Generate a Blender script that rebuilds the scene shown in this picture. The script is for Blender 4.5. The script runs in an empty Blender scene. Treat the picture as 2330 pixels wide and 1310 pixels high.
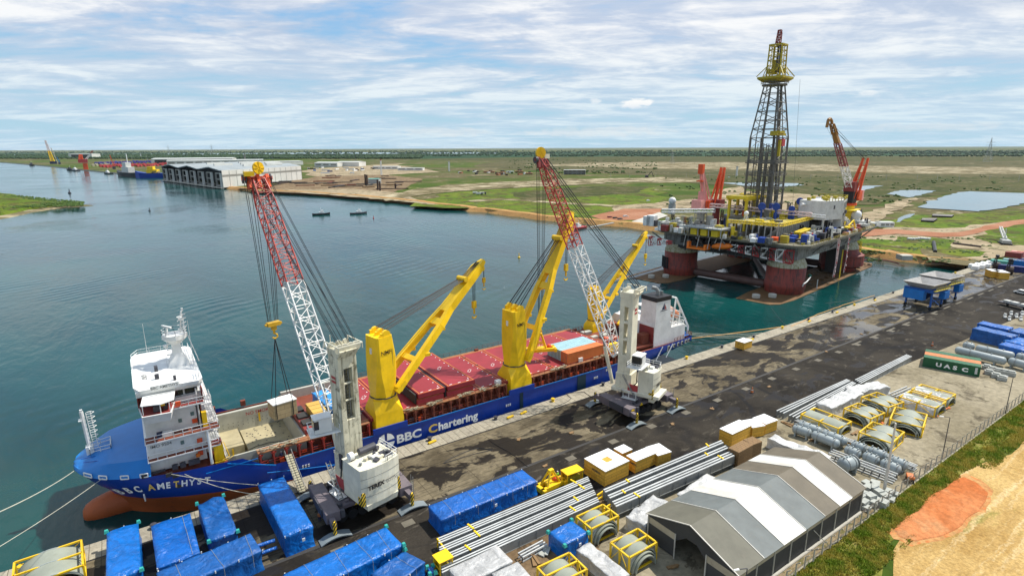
import bpy, bmesh, math, random
from mathutils import Vector, Matrix, noise as mnoise
R=math.radians
sc=bpy.context.scene
col=sc.collection
# ---------------------------------------------------------------- camera (drone, 56 m above the quay)
F,CX,CY=1290.0,1165.0,655.0
CAMZ=56.0; TH=R(55.5); PITCH=R(13.87); ROLL=R(0.22)
f0=Vector((math.cos(TH),math.sin(TH),0)); r0=Vector((math.sin(TH),-math.cos(TH),0)); up0=Vector((0,0,1))
FW=f0*math.cos(PITCH)-up0*math.sin(PITCH); U0=f0*math.sin(PITCH)+up0*math.cos(PITCH)
RT=r0*math.cos(ROLL)-U0*math.sin(ROLL); UP=U0*math.cos(ROLL)+r0*math.sin(ROLL)
CAM=Vector((0,0,CAMZ))
cd=bpy.data.cameras.new('camera'); cam=bpy.data.objects.new('camera',cd); col.objects.link(cam)
m=Matrix((RT,UP,-FW)).transposed().to_4x4(); m.translation=CAM; cam.matrix_world=m
cd.sensor_width=36; cd.lens=F/2330*36; cd.clip_start=0.5; cd.clip_end=120000
sc.camera=cam
# ---------------------------------------------------------------- light
SUN_EL=R(57); SUN_AZ=R(-8)      # azimuth measured from +X, towards +Y
sd=bpy.data.lights.new('sun','SUN'); sd.energy=5.0; sd.angle=R(0.9); sd.color=(1,.95,.87)
so=bpy.data.objects.new('sun',sd); col.objects.link(so)
sv=Vector((math.cos(SUN_EL)*math.cos(SUN_AZ),math.cos(SUN_EL)*math.sin(SUN_AZ),math.sin(SUN_EL)))
so.rotation_euler=sv.to_track_quat('Z','Y').to_euler(); so.location=(0,0,300)
sc.view_settings.view_transform='Standard'; sc.view_settings.look='None'; sc.view_settings.gamma=1
sc.view_settings.exposure=0.25
def build_world():
    w=bpy.data.worlds.new('World'); sc.world=w; w.use_nodes=True
    nt=w.node_tree; N=nt.nodes; L=nt.links; N.clear()
    def nd(t,**k):
        n=N.new(t)
        for a,b in k.items(): setattr(n,a,b)
        return n
    def mth(op,a,b=None,c=None,clamp=False):
        n=nd('ShaderNodeMath',operation=op,use_clamp=clamp)
        for i,v in enumerate((a,b,c)):
            if v is None: continue
            if isinstance(v,(int,float)): n.inputs[i].default_value=v
            else: L.new(v,n.inputs[i])
        return n.outputs[0]
    def mix(f,a,b):
        n=nd('ShaderNodeMix',data_type='RGBA')
        if isinstance(f,(int,float)): n.inputs[0].default_value=f
        else: L.new(f,n.inputs[0])
        for i,v in ((6,a),(7,b)):
            if isinstance(v,tuple): n.inputs[i].default_value=(*v,1)
            else: L.new(v,n.inputs[i])
        return n.outputs[2]
    def noise(vec,scale,detail=6,rough=.55,dist=0):
        n=nd('ShaderNodeTexNoise'); L.new(vec,n.inputs['Vector'])
        n.inputs['Scale'].default_value=scale; n.inputs['Detail'].default_value=detail
        n.inputs['Roughness'].default_value=rough; n.inputs['Distortion'].default_value=dist
        return n.outputs[0]
    def ramp(v,a,b):
        n=nd('ShaderNodeMapRange',interpolation_type='SMOOTHSTEP'); L.new(v,n.inputs[0])
        n.inputs[1].default_value=a; n.inputs[2].default_value=b; return n.outputs[0]
    sky=nd('ShaderNodeTexSky',sky_type='NISHITA'); sky.sun_disc=False
    sky.sun_elevation=SUN_EL; sky.sun_rotation=math.pi/2-SUN_AZ
    sky.altitude=50; sky.air_density=1.0; sky.dust_density=1.6; sky.ozone_density=1.0
    bg=nd('ShaderNodeBackground'); bg.inputs[1].default_value=SKY_STR
    tc=nd('ShaderNodeTexCoord'); sep=nd('ShaderNodeSeparateXYZ'); L.new(tc.outputs['Generated'],sep.inputs[0])
    x,y,z=sep.outputs
    zz=mth('MAXIMUM',z,0.0)
    # project the view direction on a cloud layer: far streaks flatten towards the horizon
    den=mth('ADD',zz,0.075)
    px=mth('DIVIDE',x,den); py=mth('DIVIDE',y,den)
    cb=nd('ShaderNodeCombineXYZ'); L.new(px,cb.inputs[0]); L.new(py,cb.inputs[1])
    vr=nd('ShaderNodeVectorRotate'); L.new(cb.outputs[0],vr.inputs['Vector']); vr.inputs['Angle'].default_value=-TH
    mp=nd('ShaderNodeMapping'); L.new(vr.outputs[0],mp.inputs[0]); mp.inputs['Scale'].default_value=(1.0,.62,1); mp.inputs['Location'].default_value=(3.1,1.7,0)
    P=mp.outputs[0]
    n1=noise(P,.62,8,.62,.7); n2=noise(P,1.9,9,.62,.4); n3=noise(P,.28,3,.5,.2)
    n5=noise(P,5.2,8,.65,.5)
    cov=mth('ADD',mth('ADD',mth('ADD',mth('MULTIPLY',n1,.52),mth('MULTIPLY',n2,.30)),mth('MULTIPLY',n3,.26)),mth('MULTIPLY',n5,.07))
    cov=mth('ADD',cov,mth('MULTIPLY',ramp(z,.0,.16),.035))
    cloud=ramp(cov,.485,.60)                       # 0 blue, 1 cloud
    thick=ramp(mth('ADD',mth('ADD',mth('MULTIPLY',n1,.45),mth('MULTIPLY',noise(P,1.9,9,.66,.6),.42)),mth('MULTIPLY',n5,.13)),.46,.60)
    ccol=mix(thick,(6.9,7.9,9.7),(12.4,12.3,12.2))
    grey=ramp(noise(P,.9,6,.55,.4),.54,.70)
    ccol=mix(mth('MULTIPLY',mth('MULTIPLY',grey,ramp(z,.05,.25)),.55),ccol,(5.4,6.5,8.4))
    blue=mix(ramp(z,.0,.30),(5.2,8.2,10.3),(2.9,6.8,12.0))
    base=mix(.80,sky.outputs[0],blue)
    c=mix(mth('MULTIPLY',cloud,.93),base,ccol)
    # thin white veil and low cumulus row close to the horizon
    veil=mth('SUBTRACT',1,ramp(z,.0,.20))
    c=mix(mth('MULTIPLY',veil,.62),c,(6.0,8.9,10.6))
    az=mth('ARCTAN2',y,x)
    def puff(azd,zc,wa,wz,seed,amp):
        da=mth('DIVIDE',mth('SUBTRACT',az,R(azd)),wa); dz=mth('DIVIDE',mth('SUBTRACT',z,zc),wz)
        d=mth('ADD',mth('MULTIPLY',da,da),mth('MULTIPLY',dz,dz))
        c3=nd('ShaderNodeCombineXYZ'); L.new(mth('MULTIPLY',az,30.0),c3.inputs[0]); L.new(mth('MULTIPLY',z,70.0),c3.inputs[1]); c3.inputs[2].default_value=seed
        nn=noise(c3.outputs[0],1.6,7,.6,.3)
        v=mth('SUBTRACT',mth('ADD',mth('SUBTRACT',1,d),mth('MULTIPLY',mth('SUBTRACT',nn,.5),2.6)),0)
        return mth('MULTIPLY',ramp(v,.15,.95),amp)
    pf=mth('MAXIMUM',puff(43.7,.070,.034,.011,1.0,.92),puff(47.5,.075,.013,.006,8.0,.5))
    pf=mth('MAXIMUM',pf,puff(24.5,.074,.014,.005,4.0,.4))
    c=mix(pf,c,mix(ramp(z,.055,.075),(8.2,9.4,10.8),(12.6,12.5,12.2)))
    lowrow=mth('MAXIMUM',puff(62,.026,.10,.010,2.0,.35),mth('MAXIMUM',puff(47,.026,.16,.011,5.0,.35),puff(20,.026,.1,.008,7.0,.3)))
    c=mix(lowrow,c,(10.4,10.4,10.2))
    L.new(c,bg.inputs[0])
    o=nd('ShaderNodeOutputWorld'); L.new(bg.outputs[0],o.inputs[0])
SKY_STR=0.069
build_world()
random.seed(7)
# ---------------------------------------------------------------- geometry of sight: points of the real ground from the survey photo
def ray(px,py): return FW+RT*((px-CX)/F)-UP*((py-CY)/F)
def G(px,py,z=0.0):
    d=ray(px,py); return CAM+d*((z-CAM.z)/d.z)
def GY(px,py,y):
    d=ray(px,py); return CAM+d*((y-CAM.y)/d.y)
def V(*a): return Vector(a)
# ---------------------------------------------------------------- mesh builder
XF={}
class MB:
    def __init__(s): s.v=[]; s.f=[]
    def add(s,vs,fs):
        o=len(s.v); s.v+= [tuple(p) for p in vs]; s.f+=[tuple(i+o for i in f) for f in fs]; return s
    def box(s,c,d,rz=0.0,ax=None):
        c=Vector(c); hx,hy,hz=d[0]/2,d[1]/2,d[2]/2
        M=Matrix.Rotation(rz,3,'Z') if ax is None else ax
        vs=[c+M@Vector((x*hx,y*hy,z*hz)) for x in(-1,1) for y in(-1,1) for z in(-1,1)]
        return s.add(vs,[(0,1,3,2),(4,6,7,5),(0,4,5,1),(2,3,7,6),(0,2,6,4),(1,5,7,3)])
    def b2(s,x0,x1,y0,y1,z0,z1): return s.box(((x0+x1)/2,(y0+y1)/2,(z0+z1)/2),(abs(x1-x0),abs(y1-y0),abs(z1-z0)))
    def beam(s,p,q,w,h=None,upv=None):
        p=Vector(p); q=Vector(q); h=h or w; d=q-p; l=d.length
        if l<1e-6: return s
        d=d/l; u=Vector(upv) if upv else (Vector((0,0,1)) if abs(d.z)<.95 else Vector((1,0,0)))
        a=d.cross(u).normalized(); b=a.cross(d)
        vs=[]
        for e in (p,q):
            for i,j in ((-1,-1),(1,-1),(1,1),(-1,1)): vs.append(e+a*(i*w/2)+b*(j*h/2))
        return s.add(vs,[(0,3,2,1),(4,5,6,7),(0,1,5,4),(1,2,6,5),(2,3,7,6),(3,0,4,7)])
    def tube(s,p,q,r,n=8,r2=None,cap=True):
        p=Vector(p); q=Vector(q); r2=r if r2 is None else r2; d=(q-p)
        if d.length<1e-6: return s
        d.normalize(); u=Vector((0,0,1)) if abs(d.z)<.9 else Vector((1,0,0)); a=d.cross(u).normalized(); b=a.cross(d)
        vs=[e+(a*math.cos(2*math.pi*i/n)+b*math.sin(2*math.pi*i/n))*rr for e,rr in((p,r),(q,r2)) for i in range(n)]
        fs=[(i,(i+1)%n,n+(i+1)%n,n+i) for i in range(n)]
        if cap: fs+=[tuple(range(n-1,-1,-1)),tuple(range(n,2*n))]
        return s.add(vs,fs)
    def path(s,pts,r,n=6):
        for a,b in zip(pts,pts[1:]): s.tube(a,b,r,n)
        return s
    def prism(s,poly,z0,z1):
        n=len(poly); vs=[(p[0],p[1],z0) for p in poly]+[(p[0],p[1],z1) for p in poly]
        return s.add(vs,[tuple(range(n-1,-1,-1)),tuple(range(n,2*n))]+[(i,(i+1)%n,n+(i+1)%n,n+i) for i in range(n)])
    def loft(s,rings,cap=True,closed=True):
        n=len(rings[0]); o=len(s.v); s.v+=[tuple(p) for r in rings for p in r]
        for k in range(len(rings)-1):
            for i in range(n if closed else n-1):
                a=o+k*n+i; b=o+k*n+(i+1)%n; s.f.append((a,b,b+n,a+n))
        if cap: s.f.append(tuple(range(o+n-1,o-1,-1))); e=o+(len(rings)-1)*n; s.f.append(tuple(range(e,e+n)))
        return s
    def ball(s,c,r,n=8,m=5,sz=1,jit=0.0,half=False):
        c=Vector(c); rings=[]
        for k in range(m+1):
            t=math.pi*k/m if not half else math.pi/2*k/m
            rr=[]
            for i in range(n):
                j=1+random.uniform(-jit,jit)
                rr.append(c+Vector((math.sin(t)*math.cos(2*math.pi*i/n)*r*j,math.sin(t)*math.sin(2*math.pi*i/n)*r*j,math.cos(t)*r*sz*(j if jit else 1))))
            rings.append(rr)
        rings.reverse()
        return s.loft(rings,cap=half)
    def lathe(s,c,prof,n=16,axis='Z'):
        c=Vector(c); rings=[]
        for r,z in prof:
            rr=[]
            for i in range(n):
                a=2*math.pi*i/n; q=(math.cos(a)*r,math.sin(a)*r,z)
                if axis=='X': q=(z,q[0],q[1])
                if axis=='Y': q=(q[1],z,q[0])
                rr.append(c+Vector(q))
            rings.append(rr)
        return s.loft(rings)
    def rail(s,pts,h=1.1,w=.06,step=2.0,bars=2,close=False):
        pts=[Vector(p) for p in pts]
        if close: pts.append(pts[0])
        for a,b in zip(pts,pts[1:]):
            l=(b-a).length; n=max(1,round(l/step))
            for k in range(bars): z=V(0,0,h*(k+1)/bars); s.beam(a+z,b+z,w)
            for i in range(n+1): p=a.lerp(b,i/n); s.beam(p,p+V(0,0,h),w)
        return s
    def truss(s,A,B,n,r,rd,faces=4):
        """A,B: lists of 4 corners at each end; n bays"""
        A=[Vector(p) for p in A]; B=[Vector(p) for p in B]; k=len(A)
        for a,b in zip(A,B): s.tube(a,b,r,6)
        for i in range(n+1):
            t=i/n; c=[a.lerp(b,t) for a,b in zip(A,B)]
            if i<n: c2=[a.lerp(b,(i+1)/n) for a,b in zip(A,B)]
            for j in range(k):
                j2=(j+1)%k
                s.tube(c[j],c[j2],rd,4,cap=False)
                if i<n:
                    if i%2: s.tube(c[j],c2[j2],rd,4,cap=False)
                    else: s.tube(c[j2],c2[j],rd,4,cap=False)
        return s
    def comps(s):
        par=list(range(len(s.v)))
        def fd(a):
            while par[a]!=a: par[a]=par[par[a]]; a=par[a]
            return a
        for f in s.f:
            r=fd(f[0])
            for i in f[1:]: par[fd(i)]=r
        g={}
        for f in s.f: g.setdefault(fd(f[0]),[]).append(f)
        out=[]
        for fs in g.values():
            idx={}; m=MB()
            for f in fs:
                for i in f:
                    if i not in idx: idx[i]=len(m.v); m.v.append(s.v[i])
                m.f.append(tuple(idx[i] for i in f))
            out.append(m)
        return out
    def sep(s,name,mat,parent=None,**k):
        c=s.comps(); return [m.build(name,mat,parent,**k) for m in c]
    def build(s,name,mat,parent=None,world=True,smooth=False,bev=0):
        me=bpy.data.meshes.new(name); me.from_pydata(s.v,[],s.f)
        X=XF.get(parent.name) if parent else None
        if X is not None and world: me.transform(X.inverted())
        me.materials.append(mat); 
        bm=bmesh.new(); bm.from_mesh(me); bmesh.ops.recalc_face_normals(bm,faces=bm.faces); bm.to_mesh(me); bm.free()
        if smooth:
            for p in me.polygons: p.use_smooth=True
        o=bpy.data.objects.new(name,me); col.objects.link(o)
        if smooth and smooth!='all':
            md=o.modifiers.new('es','EDGE_SPLIT'); md.split_angle=R(38)
        if bev:
            md=o.modifiers.new('bv','BEVEL'); md.width=bev; md.segments=1; md.limit_method='ANGLE'; md.angle_limit=R(50)
        if parent: o.parent=parent; XF[o.name]=XF.get(parent.name,Matrix())
        else: XF[o.name]=Matrix()
        return o
def T(name,label,cat,loc=(0,0,0),rz=0.0,group=None):
    o=bpy.data.objects.new(name,None); col.objects.link(o); o.empty_display_size=.5
    o.location=loc; o.rotation_euler=(0,0,rz); o['label']=label; o['category']=cat
    if group: o['group']=group
    XF[o.name]=Matrix.Translation(loc)@Matrix.Rotation(rz,4,'Z'); return o
def tag(o,label,cat,group=None):
    o['label']=label; o['category']=cat
    if group: o['group']=group
    return o
ONES=['','first','second','third','fourth','fifth','sixth','seventh','eighth','ninth','tenth','eleventh','twelfth','thirteenth','fourteenth','fifteenth','sixteenth','seventeenth','eighteenth','nineteenth']
TENS={20:'twent',30:'thirt',40:'fort',50:'fift',60:'sixt',70:'sevent',80:'eight',90:'ninet'}
def ordw(n):
    if n<20: return ONES[n]
    t=n//10*10; return TENS[t]+('ieth' if n%10==0 else 'y-'+ONES[n%10])
def relabel(objs,fmt,key=None):
    def sx(o):
        v=o.location-CAM; return v.dot(RT)/v.dot(FW)
    for i,o in enumerate(sorted(objs,key=key or sx)): o['label']=fmt%ordw(i+1)
def struct(o): o['kind']='structure'; return o
def centre(o):
    """put a single-mesh thing's origin at its base"""
    me=o.data; xs=[v.co for v in me.vertices]
    c=Vector((sum(v.x for v in xs)/len(xs),sum(v.y for v in xs)/len(xs),min(v.z for v in xs)))
    me.transform(Matrix.Translation(-c)); o.location=c; return o
def copy_tree(o,parent=None):
    c=o.copy(); col.objects.link(c); 
    if parent: c.parent=parent
    XF[c.name]=XF.get(o.name,Matrix())
    for ch in list(o.children): copy_tree(ch,c)
    return c
def place(o,loc,rz=0.0,label=None,group=None,scale=None):
    o.location=loc; o.rotation_euler=(0,0,rz)
    if label: o['label']=label
    if group: o['group']=group
    if scale: o.scale=scale
    return o
def frame(p,q,flat=True):
    p=Vector(p); q=Vector(q); d=q-p; return p,math.atan2(d.y,d.x),math.hypot(d.x,d.y)
# ---------------------------------------------------------------- materials
MC={}
def nodes(name):
    m=bpy.data.materials.new(name); m.use_nodes=True; nt=m.node_tree
    return m,nt,nt.nodes['Principled BSDF']
def _n(nt,t,**k):
    n=nt.nodes.new(t)
    for a,b in k.items(): setattr(n,a,b)
    return n
def noi(nt,vec,scale,detail=5,rough=.55,dist=0):
    n=_n(nt,'ShaderNodeTexNoise'); 
    if vec: nt.links.new(vec,n.inputs['Vector'])
    n.inputs['Scale'].default_value=scale; n.inputs['Detail'].default_value=detail; n.inputs['Roughness'].default_value=rough; n.inputs['Distortion'].default_value=dist
    return n.outputs[0]
def mr(nt,v,a,b,c=0,d=1,sm=True):
    n=_n(nt,'ShaderNodeMapRange'); 
    if sm: n.interpolation_type='SMOOTHSTEP'
    nt.links.new(v,n.inputs[0]); 
    for i,x in enumerate((a,b,c,d)): n.inputs[i+1].default_value=x
    return n.outputs[0]
def mth(nt,op,a,b=None):
    n=_n(nt,'ShaderNodeMath',operation=op)
    for i,v in enumerate((a,b)):
        if v is None: continue
        if isinstance(v,(int,float)): n.inputs[i].default_value=v
        else: nt.links.new(v,n.inputs[i])
    return n.outputs[0]
def mx(nt,f,a,b,bt='MIX'):
    n=_n(nt,'ShaderNodeMix',data_type='RGBA',blend_type=bt)
    if isinstance(f,(int,float)): n.inputs[0].default_value=f
    else: nt.links.new(f,n.inputs[0])
    for i,v in ((6,a),(7,b)):
        if isinstance(v,(tuple,list)): n.inputs[i].default_value=(*v[:3],1)
        else: nt.links.new(v,n.inputs[i])
    return n.outputs[2]
def tco(nt,kind='Object',scale=(1,1,1),rot=(0,0,0)):
    t=_n(nt,'ShaderNodeTexCoord'); mp=_n(nt,'ShaderNodeMapping'); nt.links.new(t.outputs[kind],mp.inputs[0])
    mp.inputs['Scale'].default_value=scale; mp.inputs['Rotation'].default_value=rot; return mp.outputs[0]
def hx(h):
    h=h.lstrip('#'); c=[int(h[i:i+2],16)/255 for i in (0,2,4)]
    return tuple(x/12.92 if x<=.04045 else ((x+.055)/1.055)**2.4 for x in c)
def paint(name,c,rough=.5,dirt=.35,dc=(.10,.06,.035),sc_=.35,streak=.5,metal=0,bump=0,spec=.4,thr=.56):
    """painted steel: tone variation, grime blotches and vertical run-off streaks"""
    if name in MC: return MC[name]
    m,nt,b=nodes(name); L=nt.links
    v=tco(nt); vs=tco(nt,scale=(1.6,1.6,.12))
    a=mr(nt,noi(nt,v,sc_,6,.6),.3,.7,.86,1.1)
    base=mx(nt,1.0,c,a,'MULTIPLY')
    d=mr(nt,noi(nt,v,sc_*2.2,9,.68,.6),thr,thr+.22,0,dirt); base=mx(nt,d,base,dc)
    s=mr(nt,noi(nt,vs,1.3,6,.6),thr,thr+.24,0,min(1,dirt*streak*1.6)); base=mx(nt,s,base,dc)
    L.new(base,b.inputs['Base Color']); b.inputs['Roughness'].default_value=rough; b.inputs['Metallic'].default_value=metal
    b.inputs['Specular IOR Level'].default_value=spec
    if bump:
        bp=_n(nt,'ShaderNodeBump'); bp.inputs['Strength'].default_value=bump; bp.inputs['Distance'].default_value=.1
        L.new(noi(nt,v,sc_*5,5),bp.inputs['Height']); L.new(bp.outputs[0],b.inputs['Normal'])
    MC[name]=m; return m
def tarpmat(name,c,rough=.35):
    m,nt,b=nodes(name); L=nt.links
    v=tco(nt,scale=(1,1,1)); vs=tco(nt,scale=(.5,.5,.18))
    a=mr(nt,noi(nt,v,.5,6,.6,.8),.3,.7,.75,1.2)
    base=mx(nt,1.0,c,a,'MULTIPLY')
    base=mx(nt,mr(nt,noi(nt,v,.8,8,.7,.6),.56,.72,0,.5),base,tuple(x*.35 for x in c))
    cr=_n(nt,'ShaderNodeTexVoronoi',feature='DISTANCE_TO_EDGE'); L.new(noi_vec(nt,v,.9),cr.inputs['Vector']); cr.inputs['Scale'].default_value=.3
    e=mr(nt,cr.outputs['Distance'],0,.02,.12,0); base=mx(nt,e,base,tuple(min(1,x*2.2+.05) for x in c))
    L.new(base,b.inputs['Base Color']); b.inputs['Roughness'].default_value=rough
    bp=_n(nt,'ShaderNodeBump'); bp.inputs['Strength'].default_value=.75; bp.inputs['Distance'].default_value=.35
    h=mth(nt,'ADD',noi(nt,v,.55,5,.5,1.8),mth(nt,'MULTIPLY',noi(nt,vs,2.0,4,.5,.6),.8)); L.new(h,bp.inputs['Height']); L.new(bp.outputs[0],b.inputs['Normal'])
    MC[name]=m; return m
def noi_vec(nt,v,amt):
    n=_n(nt,'ShaderNodeTexNoise'); nt.links.new(v,n.inputs['Vector']); n.inputs['Scale'].default_value=.7
    k=_n(nt,'ShaderNodeVectorMath',operation='SCALE'); nt.links.new(n.outputs['Color'],k.inputs[0]); k.inputs['Scale'].default_value=amt*2
    a=_n(nt,'ShaderNodeVectorMath',operation='ADD'); nt.links.new(v,a.inputs[0]); nt.links.new(k.outputs[0],a.inputs[1]); return a.outputs[0]
M={}
RUST=(.12,.045,.02); GRIME=(.05,.045,.035)
M['yellow']=paint('crane_yellow',(.86,.54,.008),.42,.38,(.34,.18,.02))
M['yellow2']=paint('frame_yellow',(.72,.46,.012),.5,.3,(.2,.11,.02))
M['white']=paint('white_paint',(.72,.72,.69),.45,.22,(.28,.2,.12))
M['cwhite']=paint('crane_cream',(.70,.665,.52),.45,.45,(.17,.13,.07))
M['cdirty']=paint('crane_mossy_cream',(.66,.62,.46),.55,1.0,(.055,.045,.012),.3,.7,thr=.50)
M['red']=paint('boom_red',(.42,.05,.035),.5,.35,(.2,.08,.06))
M['orangered']=paint('orange_red',(.72,.09,.02),.5,.3,RUST)
M['pink']=paint('faded_pink',(.75,.32,.28),.6,.35,RUST)
M['dred']=paint('dark_red',(.22,.035,.03),.55,.4,RUST)
M['blue']=paint('hull_blue',(.005,.040,.29),.4,.5,(.008,.018,.06),.12,.9)
M['lblue']=paint('forecastle_blue',(.004,.17,.50),.42,.2,(.03,.12,.3),.15)
M['boot']=paint('antifouling_orange',(.40,.09,.02),.6,.7,(.12,.03,.015),.25)
M['deckred']=paint('deck_rust_red',(.19,.045,.022),.65,.6,(.07,.03,.018),.5)
M['sidered']=paint('gallery_red',(.33,.035,.022),.55,.4,(.08,.02,.015),.5)
M['hatch']=paint('hatch_red',(.27,.022,.030),.6,.5,(.11,.028,.026),.25,.1)
M['hatchedge']=paint('hatch_edge_orange',(.62,.22,.05),.6,.4,RUST)
M['holdw']=paint('hold_offwhite',(.42,.42,.36),.6,.55,(.2,.15,.08),.35)
M['holdf']=paint('hold_floor_stained',(.38,.33,.20),.7,.6,(.16,.11,.05),.5)
M['dgrey']=paint('dark_grey_steel',(.055,.055,.065),.55,.5,(.12,.08,.07))
M['mgrey']=paint('chassis_mauve_grey',(.15,.125,.135),.6,.6,(.05,.04,.045),.6)
M['black']=paint('black_steel',(.012,.012,.014),.5,.25,(.04,.03,.02))
M['rubber']=paint('tyre_rubber',(.012,.012,.012),.85,.2,(.03,.025,.02))
M['cable']=paint('wire_rope',(.014,.014,.016),.6,.0)
M['steel']=paint('galvanised_beam',(.22,.23,.22),.5,.3,(.14,.13,.1))
M['steell']=paint('beam_flange_light',(.52,.53,.51),.45,.25,(.25,.22,.18))
M['shell']=paint('duct_grey_green',(.26,.28,.225),.55,.35,(.17,.17,.12),.3)
M['tank']=paint('vessel_grey',(.30,.34,.34),.45,.3,(.12,.12,.11))
M['glass']=paint('dark_window_glass',(.012,.018,.022),.12,.1,(.03,.03,.03),spec=.8)
M['bluebright']=paint('bright_blue_steel',(.012,.17,.50),.45,.3,(.02,.05,.12))
M['green']=paint('container_green',(.012,.10,.04),.5,.3,(.03,.05,.02))
M['orange']=paint('container_orange',(.60,.17,.045),.5,.3,(.25,.08,.04))
M['boxblue']=paint('container_pale_blue',(.30,.48,.52),.5,.35,(.2,.2,.18))
M['rope']=paint('mooring_rope',(.55,.53,.42),.8,.2,(.2,.2,.1))
M['ropeo']=paint('orange_rope',(.55,.30,.10),.8,.4,(.3,.25,.1))
M['rcol']=paint('rig_column_red',(.24,.04,.026),.62,.8,(.05,.025,.02),.22,1.0,thr=.47)
M['rgrey']=paint('rig_hull_grey',(.22,.23,.22),.6,.8,(.06,.05,.035),.25,1.1,thr=.47)
M['rcap']=paint('rig_cap_mossy',(.42,.41,.30),.6,.9,(.16,.13,.015),.3,1.2,thr=.47)
M['rdeck']=paint('rig_deck_dirty',(.15,.14,.10),.7,.8,(.05,.04,.02),.3)
M['rdark']=paint('rig_underdeck_dark',(.035,.033,.03),.7,.5,(.05,.03,.02),.3)
M['pont']=paint('pontoon_weed_brown',(.15,.075,.025),.8,.85,(.06,.05,.02),.25,.2,bump=.5,thr=.48)
M['derrick']=paint('derrick_galvanised',(.135,.13,.115),.55,.4,(.12,.09,.04))
M['dyellow']=paint('derrick_yellow',(.40,.32,.02),.55,.7,(.14,.12,.03),.6)
M['ryellow']=paint('rig_yellow',(.75,.55,.02),.5,.3,(.3,.2,.03))
M['lifeboat']=paint('lifeboat_orange',(.80,.20,.02),.4,.2,(.4,.1,.02))
M['teal']=paint('teal_tie',(.03,.33,.28),.5,.2)
M['cream']=paint('industrial_cream_wall',(.60,.60,.55),.6,.2,(.35,.32,.26),.05)
M['roofg']=paint('shed_roof_grey',(.27,.30,.30),.5,.2,(.2,.2,.18),.05)
M['wall_dark']=paint('dark_shed_mesh',(.05,.05,.048),.8,.4,(.09,.08,.06),.4)
M['concrete']=paint('pale_concrete',(.42,.40,.34),.8,.5,(.2,.17,.12),.6)
M['rubble']=paint('grey_slab',(.38,.39,.35),.85,.5,(.15,.15,.1),1.2)
M['crate_dark']=None
M['skin']=paint('skin',(.35,.2,.13),.6,.0)
M['hivis']=paint('hivis_green',(.25,.75,.10),.6,.1)
M['coverall']=paint('orange_coverall',(.75,.20,.04),.7,.1)
M['navy']=paint('navy_cloth',(.02,.03,.08),.8,.1)
M['wplastic']=tarpmat('white_shrink_wrap',(.50,.50,.48),.4)
M['gwrap']=tarpmat('grey_wrap',(.40,.40,.39),.4)
M['tarp']=tarpmat('blue_tarpaulin',(.001,.095,.38),.4); M['tarpB']=tarpmat('blue_tarpaulin_older',(.002,.082,.30),.5); M['tarpC']=tarpmat('blue_tarpaulin_bright',(.001,.115,.42),.36)
M['tarp2']=tarpmat('pale_blue_cover',(.02,.25,.62),.45)
M['containred']=paint('container_brown_red',(.27,.05,.035),.5,.4,RUST)
M['letter']=paint('white_lettering',(.85,.85,.82),.5,.08,(.35,.3,.22))
M['lettery']=paint('yellow_lettering',(.72,.48,.10),.5,.2)
M['lettergrey']=paint('grey_lettering',(.20,.20,.19),.6,.1)
M['letterred']=paint('red_lettering',(.40,.05,.05),.6,.1)
def wood(name,c,plank=1.0):
    m,nt,b=nodes(name); L=nt.links; v=tco(nt)
    w=_n(nt,'ShaderNodeTexBrick'); 
    t=_n(nt,'ShaderNodeTexCoord'); sp=_n(nt,'ShaderNodeSeparateXYZ'); L.new(t.outputs['Object'],sp.inputs[0])
    cb=_n(nt,'ShaderNodeCombineXYZ'); L.new(mth(nt,'ADD',sp.outputs[0],sp.outputs[1]),cb.inputs[0]); L.new(sp.outputs[2],cb.inputs[1])
    L.new(cb.outputs[0],w.inputs['Vector']); w.inputs['Scale'].default_value=1; w.inputs['Brick Width'].default_value=2.4*plank; w.inputs['Row Height'].default_value=.62*plank
    w.inputs['Mortar Size'].default_value=.025; w.inputs['Color1'].default_value=(*c,1); w.inputs['Color2'].default_value=(*[x*.78 for x in c],1); w.inputs['Mortar'].default_value=(*[x*.35 for x in c],1)
    base=mx(nt,mr(nt,noi(nt,v,1.2,7,.65),.5,.8,0,.5),w.outputs[0],tuple(x*.45 for x in c))
    L.new(base,b.inputs['Base Color']); b.inputs['Roughness'].default_value=.75; MC[name]=m; return m
M['wood']=wood('plywood_crate',(.72,.40,.045)); M['wooddark']=wood('weathered_crate',(.24,.14,.055),.5); M['woodgrey']=wood('lifted_crate_ply',(.40,.31,.17),1.4)
M['snow']=paint('white_crate_cover',(.78,.78,.76),.5,.12,(.5,.5,.48))
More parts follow.
